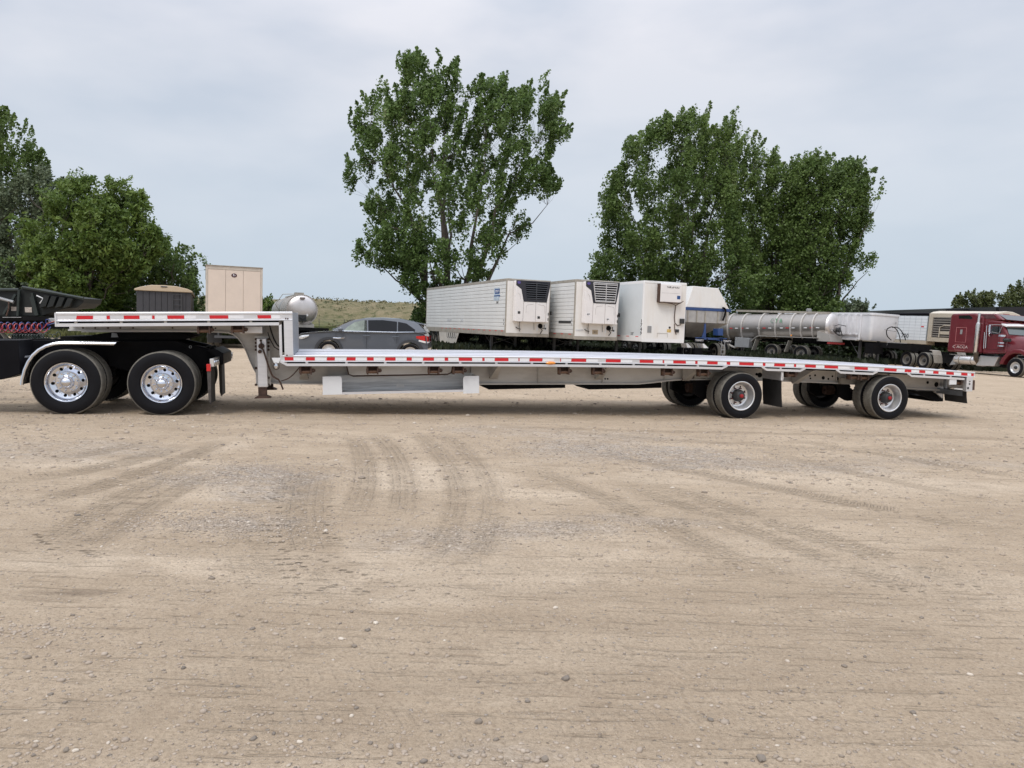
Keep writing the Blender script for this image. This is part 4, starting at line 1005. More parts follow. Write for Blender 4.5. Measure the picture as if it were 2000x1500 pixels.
# polished quarter fender over the front drive wheel
path = [(37.5, 752), (39, 741), (43.5, 722), (51, 705), (60, 692), (72, 681), (87, 673), (103, 668.3), (120, 666.5), (175, 667), (228, 668)]
inn = [(45, 752), (46, 741), (50.5, 724), (57.5, 709), (66, 697), (77, 687), (91, 679.5), (106, 675), (121, 673.6), (175, 674), (221, 675)]
P1 = [KL(*p, .02) for p in path]; P2 = [KL(*p, .02) for p in inn]
mb = MB(); rings = []
for p, q in zip(P1, P2):
    mx_, mz_ = (p[0] + q[0]) / 2, (p[1] + q[1]) / 2
    rings.append([(p[0], .60, p[1]), (p[0], .045, p[1]), ((p[0] * 3 + mx_) / 4, .025, (p[1] * 3 + mz_) / 4), (mx_, .015, mz_), ((q[0] * 3 + mx_) / 4, .025, (q[1] * 3 + mz_) / 4), (q[0], .045, q[1]), (q[0] * .9 + p[0] * .1, .045, q[1] * .9 + p[1] * .1), (p[0] * .85 + q[0] * .15, .06, p[1] * .85 + q[1] * .15), (p[0] * .85 + q[0] * .15, .60, p[1] * .85 + q[1] * .15)])
mb.loft(rings); mb.build('quarter_fender', CHROME, TK, 40)
mb = MB(); l, z = KL(56, 697, .3); mb.cyl((l - .05, .25, z), (l - .05, .85, z), .02, 8); mb.build('fender_bracket', GREYBOX, TK)
# tail: light bar, flap hangers
l0, z0 = KL(404, 713, .55); l1, z1 = KL(414, 701, .55)
mb = MB(); a, zt = KL(413, 703.5, .02); b_, zb = KL(439, 712, .62)
mb.box(a - .03, a + .03, .05, 2.5, zb, zt + .02); mb.build('light_bar', CHROME_R, TK, bevel=.006)
for t in (.12, .3, .48, 2.1, 2.28): put('round_lamp', MB().lathe([(0, .002), (0, .045), (.015, .045), (.02, .002)], 16, 'x').mesh('round_lamp', CHROME, 40), TK, (a + .031, t, (zb + zt) / 2 + .01))
ml, mz = KL(407.5, 718, .02); mb = MB(); mb.box(ml - .03, ml + .03, .0, .06, mz - .055, mz + .055); mb.build('tail_lamp', REDLENS, TK, bevel=.005)
mb = MB(); ml, mz = KL(418, 708, .5); mb.prism([KL(402, 684, .7), KL(418, 680, .7), KL(436, 690, .7), KL(436, 712, .7), KL(404, 712, .7)], .70, 1.8); mb.build('rear_cross_member', BLACK, TK, bevel=.01)
for px, y0, y1, t in ((408.5, 728, 789, .03), (430, 712, 773, 2.0)):
    l, zt = KL(px, y0, t); _, zb = KL(px, y1, t); mb = MB(); mb.box(l - .01, l + .006, t, t + .55, zb, zt + .08); mb.build('mud_flap', FLAP, TK)
    mb = MB(); mb.prism([(l - .03, zt + .08), (l + .03, zt + .08), (l + .012, zb - .02), (l + .02, zb), (l - .02, zb + .05)], t - .012, t - .002); mb.build('flap_edge_strip', M('dusty_steel_strip', (.09, .08, .075), .5, .4, .3, 10), TK)
# tank box at the left edge of the picture and the cab further ahead, outside the frame
mb = MB(); a, zt = KL(36, 664, .05); b_, zb = KL(34, 741, .05); c_, _ = KL(-190, 700, .05)
mb.prism([(c_, zb), (a - .25, zb), (a, zb + .08), (a, zt), (c_, zt)], .05, .62); mb.build('battery_box', BLACK, TK, bevel=.01)
mb = MB(); l, z = KL(-330, 700, .1); mb.lathe([(-.8, .02), (-.8, .3), (.2, .3), (.2, .02)], 28, 'x', (l - 1.0, .38, z + .05)); mb.build('fuel_tank', CHROME_R, TK, 40)
l, _ = KL(-420, 640, 0); mb = MB(); prof = [(l - 2.0, .9), (l, .9), (l, 3.0), (l - .15, 3.35), (l - 1.5, 3.4), (l - 2.0, 2.9)]
mb.prism(prof, .12, 2.42); mb.build('sleeper_cab', BLACK, TK, bevel=.06)
# coiled air and power lines between cab and trailer
def coil(px0, px1, py, r, turns, t, mat, nm, tw=.008, sag=0.):
    l0, z0 = KL(px0, py, t); l1, z1 = KL(px1, py, t); mb = MB(); pts = []
    n_ = int(turns * 14)
    for k in range(n_ + 1):
        u = k / n_; a = 2 * pi * turns * u; pts.append((l0 + (l1 - l0) * u + .03 * cos(a), t + r * cos(a), z0 + (z1 - z0) * u + r * sin(a) - sag * sin(pi * u)))
    mb.tube(pts, tw, 6); mb.build(nm, mat, TK, 60)
HR = M('red_air_hose', (.34, .025, .03), .35, coat=.3); HB = M('blue_air_hose', (.012, .035, .20), .35, coat=.3); HK = M('green_black_cable', (.02, .035, .03), .35, coat=.3)
coil(-28, 86, 641, .068, 10, 1.05, HR, 'red_air_hose', .0085)
coil(-28, 92, 637.5, .065, 9, 1.28, HB, 'blue_air_hose', .0075)
coil(18, 92, 657, .035, 13, 1.0, HK, 'power_cable', .0065, -.0)
coil(88, 116, 652, .04, 3.5, .95, HK, 'power_cable', .006, .05)
mb = MB(); mb.tube([(*KL(86, 640, 1.05), 0)][0:0] or [Vector((KL(86, 640, 1.05)[0], 1.05, KL(86, 640, 1.05)[1])), Vector((KL(92, 632, 1.05)[0], 1.05, KL(92, 632, 1.05)[1])), Vector((KL(108, 627, 1.1)[0], 1.1, KL(108, 627, 1.1)[1])), Vector((KL(116, 626, 1.1)[0], 1.1, KL(116, 626, 1.1)[1]))], .0085, 6); mb.build('red_hose_end', HR, TK, 60)
mb = MB(); mb.tube([Vector((KL(a_, b2_, 1.25)[0], 1.25, KL(a_, b2_, 1.25)[1])) for a_, b2_ in ((90, 630), (94, 637), (100, 631), (96, 624), (90, 624), (89, 630), (94, 634), (110, 631), (116, 628))], .0075, 6); mb.build('blue_hose_end', HB, TK, 60)
# ================================================================== background vehicles
HB_ = Vector((-.37, .93)).normalized()       # the row parks along this direction; noses point the other way
NOSE = (-HB_.x, -HB_.y)
def far_wheels(root, xs_, W2, R=.5, style='truck_far', wd=.26, dual=True):
    for x in xs_:
        for s in (-1, 1):
            y = s * W2
            wheel(root, x, y if s < 0 else y, R * .99, R, wd, R * .6, style, flip=(s > 0))
            if dual: wheel(root, x, (y + .32) if s < 0 else (y - .32), R * .99, R, wd, R * .6, 'painted', flip=(s > 0))
        root_b = MB(); root_b.cyl((x, -W2 + .3, R), (x, W2 - .3, R), .07, 10); root_b.build('axle', BLACK_MATT, root)
def undercarriage(root, xl, gear_x, wx, zf, W2=1.2, dcol=None):
    mb = MB(); mb.box(xl, xl + 5.2, -.55, -.45, .75, zf - .01); mb.box(xl, xl + 5.2, .45, .55, .75, zf - .01)
    for k in range(5): mb.box(xl + .3 + k * 1.1, xl + .36 + k * 1.1, -1.1, 1.1, zf - .18, zf - .01)
    mb.build('bogie_frame', BLACK_MATT, root)
    for s in (-1, 1):
        m2 = MB(); m2.box(gear_x - .07, gear_x + .07, s * .75 - .07, s * .75 + .07, .35, zf - .01); m2.build('landing_leg', DGREY, root)
        m3 = MB(); m3.box(gear_x - .05, gear_x + .05, s * .75 - .05, s * .75 + .05, .06, .35); m3.box(gear_x - .13, gear_x + .13, s * .75 - .13, s * .75 + .13, .02, .06); m3.build('landing_foot', DGREY, root)
    m4 = MB(); m4.tube([(gear_x, -.72, .5), (gear_x, .72, .95)], .025, 6); m4.tube([(gear_x, .72, .5), (gear_x, -.72, .95)], .025, 6); m4.tube([(gear_x, -.75, .5), (gear_x - 1.1, -.75, zf - .05)], .025, 6); m4.tube([(gear_x, .75, .5), (gear_x - 1.1, .75, zf - .05)], .025, 6)
    m4.build('gear_brace', DGREY, root)
    far_wheels(root, wx, W2, style='painted')
def van(name, label, px_corner, Z, H, zf, side_mat, front_mat, front='reefer', L=16.1, group=None, corrug=True, skirt=False, post=GRIME):
    X = (px_corner - 1000) / FPX * Z
    lat = Vector((-NOSE[1], NOSE[0]))       # image right = local +y
    c = Vector((X, Z * .9965)) + lat * 1.295
    r = thing(name, label, 'trailer', c.x, c.y, NOSE, group)
    W = 1.295
    # walls, floor and roof
    mb = MB(); mb.box(-L, -.06, -W + .05, W - .05, zf, zf + .06); mb.box(-L, -.06, -W + .02, W - .02, H - .05, H - .015); mb.build('roof', front_mat, r)
    for s in (-1, 1):
        if corrug and s == -1:
            z0, z1 = zf + .22, H - .14; n = 13; hgt = (z1 - z0) / n
            first = None
            for k in range(n):
                mb = MB(); a = z0 + k * hgt
                mb.prismx([(-W + .03, a + .004), (-W + .004, a + .012), (-W, a + .02), (-W, a + hgt - .028), (-W + .012, a + hgt - .020), (-W + .012, a + hgt - .004), (-W + .03, a + hgt - .002)], -L + .1, -.12)
                mb.build('side_panel', side_mat, r)
        else:
            mb = MB(); y0, y1 = (s * W - .03, s * W) if s > 0 else (s * W, s * W + .03)
            mb.box(-L + .1, -.12, y0, y1, zf + .22, H - .14); mb.build('side_panel', side_mat, r)
        y0, y1 = sorted((s * W, s * (W - .05)))
        mb = MB(); mb.box(-L, -.1, y0 - .004, y1 + .004, H - .15, H); mb.build('top_rail', post, r, bevel=.01)
        mb = MB(); mb.box(-L, -.02, y0 - .006, y1 + .006, zf - .06, zf + .23); mb.build('bottom_rail', post, r)
        for e in (0, 1):
            mb = MB(); x0, x1 = (-.13, 0) if e == 0 else (-L, -L + .12); mb.box(x0, x1, y0 - .008, y1 + .008, zf - .05, H - .01); mb.build('corner_post', post, r, bevel=.02)
    for k in range(13):
        mb = MB(); x = -.35 - k * .95; mb.box(x - .30, x, -W - .009, -W - .007, zf + .165, zf + .205); mb.build('reflective_tape', RED if k % 1 == 0 else WHT_R, r)
    mb = MB(); mb.box(-.06, 0, -W + .04, W - .04, zf - .02, H - .12); mb.build('front_wall', front_mat, r)
    mb = MB(); mb.box(-.1, .015, -W + .02, W - .02, H - .12, H); mb.build('front_top_rail', post, r, bevel=.012)
    mb = MB(); mb.box(-.1, .012, -W + .02, W - .02, zf - .08, zf + .10); mb.build('front_bottom_rail', post, r)
    mb = MB(); mb.box(-L - .02, -L, -W, -.01, zf, H - .05); mb.box(-L - .02, -L, .01, W, zf, H - .05); mb.build('rear_doors', front_mat, r)
    mb = MB(); mb.box(-3, -.3, -1.0, 1.0, zf - .12, zf - .07); mb.build('coupler_plate', BLACK_MATT, r)
    undercarriage(r, -L + .4, -3.6, (-L + 1.1, -L + 2.35), zf - .07)
    if skirt:
        mb = MB(); mb.prism([(-L + 3.4, zf - .06), (-L + 7.9, zf - .06), (-L + 7.3, .35), (-L + 3.7, .30)], -W + .01, -W + .03); mb.build('side_skirt', M('skirt_grey_white', (.52, .50, .46), .6, 0, .06, 3, dirt=.3), r)
        for k in range(5):
            mb = MB(); x = -L + 5.5 + k * .42; mb.tube([(x + .17 * cos(a_), -W - .003, zf - .26 + .17 * sin(a_) * 1.0) for a_ in np.linspace(pi * 1.0, 2 * pi, 8)], .012, 5); mb.tube([(x - .17, -W - .003, zf - .26), (x - .17, -W - .003, zf - .1)], .012, 5); mb.tube([(x + .17, -W - .003, zf - .26), (x + .17, -W - .003, zf - .1)], .012, 5); mb.build('tie_loop', DGREY, r)
    return r, W
UNITW = M('unit_white_plastic', (.78, .75, .74), .42, 0, .03, 3, dirt=.06, dcol=(.5, .45, .4))
UNITB = M('unit_dark_plastic', (.022, .023, .032), .45, 0, .1, 5)
VENT = M('vent_void', (.004, .004, .006), .9, spec=.1)
BADGE = M('purple_badge', (.09, .07, .26), .4)
def cooling_unit(r, H, light_grille, dark_stickers):
    z = lambda py: H - (py - 190) / 193.0       # rows measured on the photograph
    y = lambda px: -1.295 + (px - 745) / 465.0 * 2.59
    T = .46
    mb = MB(); mb.box(0.016, T - .05, y(812), y(1158), z(632), z(212)); mb.build('unit_housing', UNITW, r, bevel=.05)
    # four body panels with gaps between them
    pan = [[(812, 262), (866, 300), (893, 425), (889, 632), (812, 632)], [(897, 428), (1021, 428), (1021, 632), (893, 632)], [(1025, 428), (1133, 428), (1131, 632), (1025, 632)], [(1137, 424), (1160, 290), (1168, 262), (1160, 632), (1135, 632)]]
    for p in pan:
        mb = MB(); mb.prismx([(y(a), z(b_)) for a, b_ in p], T - .05, T); mb.build('unit_panel', UNITW, r, bevel=.015)
    for cx_ in (960, 1080):
        mb = MB(); s = 1 if cx_ == 1080 else -1
        mb.tube([(T + .001, y(cx_ + 52 * s * -1 * -1 if 0 else cx_ + 40 * s), z(540)), (T + .001, y(cx_ + 38 * s), z(470)), (T + .001, y(cx_ + 25 * s), z(456)), (T + .001, y(cx_ - 35 * s), z(448))], .010, 5); mb.build('panel_crease', M('crease_shade', (.5, .48, .47), .6), r)
    mb = MB(); mb.tube([(T + .001, y(833), z(340)), (T + .001, y(850), z(352)), (T + .001, y(858), z(400))], .009, 5); mb.build('panel_crease', MATS['crease_shade'], r)
    dark = [(812, 208), (1168, 208), (1168, 232), (1160, 290), (1135, 424), (895, 424), (866, 300), (812, 258)]
    g0 = [(905, 222), (1140, 222), (1118, 398), (926, 398)] if not light_grille else [(888, 222), (1142, 222), (1120, 410), (915, 410)]
    mb = MB(); mb.prismx([(y(a), z(b_)) for a, b_ in dark], T - .05, T + .012); mb.build('grille_shroud', UNITB, r, bevel=.012)
    gm_ = M('pale_grille', (.55, .54, .54), .4, .2, .05, 6) if light_grille else M('dark_grille', (.05, .055, .065), .4, 0, .1, 6)
    if light_grille:
        mb = MB(); P4 = [(T + .02, y(a), z(b_)) for a, b_ in g0]; mb.tube(P4 + [P4[0]], .03, 6); mb.build('grille_frame', gm_, r)
    mb = MB(); mb.prismx([(y(a), z(b_)) for a, b_ in g0], T + .012, T + .014); mb.build('grille_opening', VENT, r)
    n = 8
    for k in range(n):
        u = (k + .5) / n; a = g0[0][0] + (g0[3][0] - g0[0][0]) * u; b_ = g0[1][0] + (g0[2][0] - g0[1][0]) * u; py = 222 + (g0[2][1] - 222) * u
        mb = MB(); mb.hexa([(T + .014, y(a), z(py + 5)), (T + .014, y(a), z(py - 3)), (T + .014, y(b_), z(py + 5)), (T + .014, y(b_), z(py - 3)), (T + .04, y(a), z(py + 6)), (T + .04, y(a), z(py + 1)), (T + .04, y(b_), z(py + 6)), (T + .04, y(b_), z(py + 1))]); mb.build('grille_slat', gm_, r)
    mb = MB(); mb.box(T + .02, T + .045, y(1019), y(1026), z(g0[2][1]), z(224)); mb.build('grille_mullion', gm_, r)
    mb = MB(); mb.lathe([(0, .085), (.006, .08), (.006, .002)], 20, 'x'); o = mb.build('unit_badge', BADGE, r, 30, (T + .013, y(838), z(232))); o.scale = (1, 1.15, .85)
    for px, py in ((848, 540), (1056, 584)):
        mb = MB(); mb.box(T + .001, T + .006, y(px - 13), y(px + 13), z(py + 13), z(py - 13)); mb.build('unit_sticker', DARKHUB if dark_stickers else WHT_R, r)
        if not dark_stickers: mb = MB(); mb.box(T + .006, T + .009, y(px - 12), y(px - 2), z(py + 9), z(py - 8)); mb.box(T + .006, T + .009, y(px + 3), y(px + 10), z(py + 4), z(py - 9)); mb.build('unit_sticker_mark', INK, r)
    for py in (545, 600): mb = MB(); mb.box(T + .001, T + .006, y(1152), y(1160), z(py + 14), z(py - 14)); mb.build('unit_gauge', INK, r)
    # plumbing and plates under the unit
    mb = MB(); mb.tube([(.05, y(890), z(632)), (.07, y(885), z(680)), (.05, y(893), z(735))], .014, 5); mb.tube([(.05, y(850), z(690)), (.1, y(865), z(705)), (.06, y(900), z(712))], .02, 5); mb.tube([(.04, y(1040), z(640)), (.04, y(1044), z(715))], .01, 5); mb.build('drain_hose', BLACK_MATT, r)
    mb = MB(); mb.lathe([(0, .002), (0, .13), (.06, .13), (.06, .09), (.03, .05), (.03, .002)], 16, 'x', (.0, y(1110), z(672))); mb.tube([(.06, y(1110), z(690)), (.14, y(1125), z(720)), (.05, y(1112), z(750))], .022, 6); mb.tube([(.06, y(1120), z(690)), (.12, y(1145), z(700)), (.05, y(1152), z(660))], .02, 6); mb.build('cable_socket', BLACK_MATT, r)
    mb = MB(); mb.box(.001, .006, y(1072), y(1088), z(725), z(645)); mb.box(.001, .006, y(1152), y(1182), z(720), z(650)); mb.build('info_plate', WHITE_PLATE, r)
    mb = MB(); mb.lathe([(.007, .05), (.012, .05), (.012, .002)], 14, 'x', (0, y(1168), z(697))); mb.build('round_port', DARKHUB, r)
r1, W = van('refrigerated_trailer', 'white ribbed refrigerated trailer with black radiator grille on its nose, leftmost of the white row', 985.3, 41.7, 4.12, 1.10, WHITE_COOL, WHITE_STAIN, skirt=True, group='refrigerated trailers parked side by side')
cooling_unit(r1, 4.12, False, True)
mb = MB(); mb.box(-1.80, -1.05, -W - .004, -W - .002, 3.32, 3.60); mb.box(-1.9, -.95, -W - .004, -W - .002, 3.18, 3.25); mb.build('side_decal', BLUEINK, r1)
mb = MB(); mb.box(-1.95, -1.05, -W - .003, -W - .001, 2.95, 3.66); mb.build('decal_ground', M('pale_decal', (.42, .50, .58), .5, 0, .35, 9), r1)
text('UTILITY', .18, WHT_R, r1, 'decal_lettering', (-1.43, -W - .007, 3.46), (1, 0, 0), (0, 0, 1), sx=.9)
text('5307', .17, INK, r1, 'fleet_number', (-1.35, -W - .006, 2.84), (1, 0, 0), (0, 0, 1))
text('0', .17, INK, r1, 'side_mark', (-.28, -W - .006, 1.86), (1, 0, 0), (0, 0, 1)); text('8', .15, INK, r1, 'side_mark', (-.28, -W - .006, 1.66), (1, 0, 0), (0, 0, 1))
text('UTILITY', .2, M('faded_letter', (.45, .47, .5), .6), r1, 'faded_lettering', (-10.3, -W - .006, 1.82), (1, 0, 0), (0, 0, 1), sx=1.6)
text('>>', .5, MATS['faded_letter'], r1, 'faded_chevron', (-7.6, -W - .006, 1.8), (1, 0, 0), (0, 0, 1))
r2, W = van('refrigerated_trailer', 'white ribbed refrigerated trailer with pale slatted grille on its nose, between two other white trailers', 1118.6, 40.6, 4.13, 1.06, WHITE_COOL, WHITE_STAIN, group='refrigerated trailers parked side by side')
cooling_unit(r2, 4.13, True, False)
text('CARRIER', .11, MATS['faded_letter'], r2, 'nose_lettering', (.02, -.98, 1.47), (0, 1, .12), (0, 0, 1)); 
mb = MB(); mb.box(.001, .008, -.22, .12, 1.28, 1.52); mb.build('info_plate', M('tan_plate', (.42, .34, .24), .6), r2); text('52:3', .10, INK, r2, 'plate_number', (.012, -.05, 1.40), (0, 1, 0), (0, 0, 1))
for k, s in enumerate('US'): text(s, .15, INK, r2, 'side_mark', (-.3, -W - .006, 1.98 - k * .22), (1, 0, 0), (0, 0, 1))
mb = MB(); mb.box(-1.9, -.4, -W - .02, -W - .004, 1.82, 1.95); mb.build('side_guard_strip', DARKHUB, r2)
r3, W = van('dry_van_trailer', 'white smooth sided box trailer with a white heater box high on its rust streaked nose', 1251, 40.1, 4.15, 1.06, M('smooth_cool_white', (.68, .72, .74), .35, .1, .03, 1.5, dirt=.05), WHITE_STAIN, corrug=False, post=WHITE)
H = 4.15; yz = lambda px, py: (-1.295 + (px - 335) / 433 * 2.59, H - (py - 128) / 180)
a, zt = yz(472, 152); b_, zb = yz(690, 320)
mb = MB(); mb.box(.016, .26, a, b_, zb, zt); mb.build('heater_box', UNITW, r3, bevel=.03)
mb = MB(); mb.box(.0, .26, a - .035, a - .002, zb - .01, zt + .02); mb.box(.016, .25, a, b_, zb - .035, zb - .002); mb.build('heater_bracket', RUST, r3)
mb = MB(); mb.box(.261, .264, a + .1, b_ - .12, zt - .47, zt - .455); mb.build('heater_seam', MATS['crease_shade'], r3)
text('TAIR al9 KALI', .13, INK, r3, 'heater_lettering', (.265, a + .76, zt - .16), (0, 1, 0), (0, 0, 1), sx=1.0)
mb = MB(); mb.box(.262, .266, b_ - .28, b_ - .08, zb + .18, zb + .36); mb.build('heater_sticker', BLUEINK, r3)
def y3(px, py, x=.03): q = yz(px, py); return (x, q[0], q[1])
mb = MB(); mb.tube([y3(505, 322, .3), y3(600, 333, .25), y3(652, 345, .1), y3(655, 400), y3(652, 460), y3(660, 510), y3(690, 535), y3(720, 525)], .022, 6); mb.tube([y3(652, 345, .1), y3(680, 320, .3), y3(695, 305, .41)], .02, 6); mb.tube([y3(655, 520), y3(665, 590), y3(680, 620)], .02, 6); mb.build('heater_hose', RUST, r3, 40)
mb = MB(); q0, q1 = yz(708, 515), yz(748, 468); mb.box(.016, .14, q0[0], q1[0], q0[1], q1[1]); mb.build('gauge_box', DARKHUB, r3, bevel=.01)
mb = MB(); q0, q1 = yz(672, 600), yz(705, 570); mb.box(.001, .05, q0[0], q1[0], q0[1], q1[1]); mb.build('cable_socket', DARKHUB, r3)
mb = MB(); q0, q1 = yz(385, 610), yz(425, 548); mb.box(.001, .02, q0[0], q1[0], q0[1], q1[1]); mb.build('document_box', GREYBOX, r3, bevel=.006)
q0 = yz(611, 556); mb = MB(); mb.lathe([(.001, .06), (.02, .06), (.02, .002)], 14, 'x', (0, *q0)); mb.build('round_port', DARKHUB, r3)
mb = MB(); q0, q1 = yz(585, 602), yz(628, 572); mb.box(.001, .004, q0[0], q1[0], q0[1], q1[1]); mb.build('yellow_notice', M('faded_yellow', (.6, .42, .14), .6, 0, .3, 12), r3)
mb = MB(); q0, q1 = yz(487, 650), yz(592, 612); e_ = [(.012, q0[0], q0[1]), (.012, q0[0], q1[1]), (.012, q1[0], q1[1]), (.012, q1[0], q0[1])]; mb.tube(e_, .008, 5); mb.build('hatch_outline', GRIME, r3)
for k, ch in enumerate('1749'): text(ch, .26, INK, r3, 'fleet_number', (.004, -W + .13 - .20, 2.13 - k * .21 + .0), (0, 1, 0), (0, 0, 1), sx=.8) if 0 else text(ch, .26, INK, r3, 'fleet_number', (-.10, -W - .012, 2.05 - k * .21), (1, 0, 0), (0, 0, 1), sx=1.5)
text("53'", .22, INK, r3, 'length_mark', (-1.0, -W - .006, 1.38), (1, 0, 0), (0, 0, 1), sx=1.2)
for rr_ in (r1, r2):
    mb = MB(); mb.box(-.02, .06, W + .01, W + .09, 2.25, 2.45); mb.build('side_marker', INK, rr_)
    mb = MB()

# ------------------------------------------------------------------ dry bulk hopper trailer with white cover
X, Z_ = (1386 - 1000) / FPX * 43.6, 43.6
hp = thing('bulk_hopper_trailer', 'steel hopper trailer with white sloping cover and blue frame, beside the white box trailers', 'trailer', X, Z_, NOSE)
g0y = 701.0
hy_ = lambda px: (px - 1386) / 32.2
hz_ = lambda py: (g0y - py) / 34.5
L = 7.0
STEEL = M('hopper_stainless', (.50, .49, .48), .38, .75, .12, 3, .05, 14, dirt=.35, dcol=(.2, .17, .14)); BLUE = M('blue_frame_paint', (.015, .055, .19), .4, 0, .1, 5, dirt=.15)
top = [(hy_(1330), hz_(599)), (hy_(1343), hz_(558)), (hy_(1398), hz_(559.5)), (hy_(1424), hz_(599))]
mb = MB(); v = [(-.02, *p) for p in top] + [(-L, *p) for p in top]; mb.prismx(top, -L, -.02); mb.build('hopper_cover', WHITE_STAIN, hp, bevel=.03)
mb = MB(); mb.box(-L - .05, .04, hy_(1326), hy_(1427), hz_(604.5), hz_(599.3)); mb.build('blue_top_rail', BLUE, hp, bevel=.01)
mb = MB(); mb.box(-L, 0, hy_(1330), hy_(1423), hz_(627.5), hz_(604.7)); mb.build('hopper_wall', STEEL, hp)
for px in (1334, 1353.5, 1371.5, 1399, 1418): mb = MB(); mb.box(.001, .04, hy_(px) - .03, hy_(px) + .03, hz_(627.5), hz_(604.8)); mb.build('wall_rib', GRIME, hp)
cone = lambda x0, x1: MB().loft([[(x0, hy_(1330), hz_(627.6)), (x0, hy_(1423), hz_(627.6)), (x1, hy_(1423), hz_(627.6)), (x1, hy_(1330), hz_(627.6))], [((x0 * .62 + x1 * .38), hy_(1363), hz_(657)), ((x0 * .62 + x1 * .38), hy_(1386), hz_(657)), ((x0 * .38 + x1 * .62), hy_(1386), hz_(657)), ((x0 * .38 + x1 * .62), hy_(1363), hz_(657))]])
for k in range(2): mb = MB(); cone(-.02 - 3.4 * k, -3.3 - 3.4 * k).build('hopper_cone', STEEL, hp)
mb = MB(); mb.box(-L - .5, .3, -.5, -.4, hz_(663), hz_(657.2)); mb.box(-L - .5, .3, .4, .5, hz_(663), hz_(657.2)); mb.build('hopper_frame', BLACK_MATT, hp)
mb = MB(); mb.box(.2, .3, -1.2, .9, hz_(660), hz_(656)); mb.build('blue_cross_rail', BLUE, hp)
mb = MB(); mb.prismx([(hy_(1370), hz_(629)), (hy_(1372.5), hz_(629)), (hy_(1374), hz_(658)), (hy_(1365), hz_(658)), (hy_(1369), hz_(645))], .02, .08)
mb.build('blue_gusset', BLUE, hp)
mb = MB(); mb.box(.05, .55, hy_(1389), hy_(1400), hz_(651.5), hz_(638)); mb.build('engine_box', BLUE, hp, bevel=.03)
mb = MB(); mb.box(.05, .3, hy_(1397), hy_(1406), hz_(662), hz_(655)); mb.build('blue_step', BLUE, hp)
for a, b_, s in ((1344, 1364, 'TRINITY'), (1405, 1424, 'TRINITY')):
    mb = MB(); mb.box(.3, .34, hy_(a), hy_(b_), hz_(666.5), hz_(658)); mb.build('black_bumper_plate', BLACK, hp)
    text(s, .15, WHT_R, hp, 'plate_lettering', (.345, hy_((a + b_) / 2), hz_(662)), (0, 1, 0), (0, 0, 1))
mb = MB(); mb.tube([(.1, hy_(1406), hz_(597)), (.14, hy_(1410), hz_(598)), (.14, hy_(1412.5), hz_(603)), (.12, hy_(1411), hz_(613)), (.1, hy_(1408), hz_(622))], .055, 7); mb.build('tarp_crank', BLACK_MATT, hp, 40)
for s in (1401, 1408): mb = MB(); mb.tube([(.4, hy_(s), hz_(663)), (.4, hy_(s), hz_(688))], .02, 6); mb.build('ladder_rail', GREYBOX, hp)
for py in (670, 679, 687): mb = MB(); mb.tube([(.4, hy_(1401), hz_(py)), (.4, hy_(1408), hz_(py))], .018, 6); mb.build('ladder_rung', GREYBOX, hp)
for a, b_ in ((1326, 1338), (1361, 1374)):
    mb = MB(); mb.prismx([(hy_(a), hz_(668)), (hy_(a) + .1, hz_(668)), (hy_(b_), hz_(676)), (hy_(a) + .1, hz_(676.5))], -.2, .35); mb.build('fender_tip', WHITE_PLATE, hp)
mb = MB(); mb.box(-1.6, .2, hy_(1348), hy_(1366), hz_(692), hz_(677)); mb.build('fuel_tank', BLACK, hp, bevel=.06)
far_wheels(hp, (-.6, -6.2, -7.5), 1.2)
# ------------------------------------------------------------------ vacuum tanker with green lettering
A = (21.3, 51.8); B = (16.1, 57.0); dl = Vector((A[0] - B[0], A[1] - B[1])); tl = dl.length
tk = thing('vacuum_tanker', 'silver tank trailer with green lettering and ringed barrel, in front of the dark poplars', 'trailer', A[0], A[1], (dl.x, dl.y))
h_ = (dl.x / tl, dl.y / tl)
def S(px, py, off=0): s, z = hit((A[0] + h_[1] * off * -1 * -1, A[1] - h_[0] * off * -1 * -1) if off else A, h_, px, py); return s, z - gzf(*A)
zn = (CAM_Z - gzf(*A)) - .55; R1 = .88; zf_ = zn - .36; R2 = 1.02
TANK = M('tank_stainless', (.33, .31, .29), .36, .85, .06, 3, .03, 8, dirt=.25, dcol=(.3, .26, .22)); DOME = M('tank_head', (.70, .66, .64), .34, .8, .05, 3, dirt=.15)
n = 36; rings = []
def ring(x, R, zc_, n=36): return [(x, R * cos(2 * pi * k / n), zc_ + R * sin(2 * pi * k / n)) for k in range(n)]
st_ = [(-tl, R2, zf_), (-tl * .5, (R1 + R2) / 2, (zn + zf_) / 2), (0, R1, zn)]
mb = MB(); mb.loft([ring(*s) for s in st_]); mb.build('tank_barrel', TANK, tk, 40)
mb = MB(); mb.loft([ring(0, R1 * 1.02, zn), ring(.10, R1 * 1.0, zn), ring(.22, R1 * .86, zn), ring(.32, R1 * .6, zn), ring(.37, R1 * .3, zn), ring(.38, .01, zn)]); mb.build('tank_head', DOME, tk, 60)
mb = MB(); mb.loft([ring(-tl, R2, zf_), ring(-tl - .2, R2 * .85, zf_), ring(-tl - .9, .25, zf_ - .1), ring(-tl - 1.0, .02, zf_ - .1)]); mb.build('tank_cone', TANK, tk, 40)
for px in (1432, 1458, 1492, 1523, 1552, 1572, 1594):
    s, _ = S(px, 640); u = -s / tl; R = R1 + (R2 - R1) * u; zc_ = zn + (zf_ - zn) * u
    mb = MB(); mb.loft([ring(s - .06, R + .002, zc_), ring(s - .045, R + .07, zc_), ring(s + .045, R + .07, zc_), ring(s + .06, R + .002, zc_)], caps=False); mb.build('tank_ring', GREYBOX if 0 else M('ring_grey', (.48, .45, .42), .5, .3, .1, 6), tk, 40)
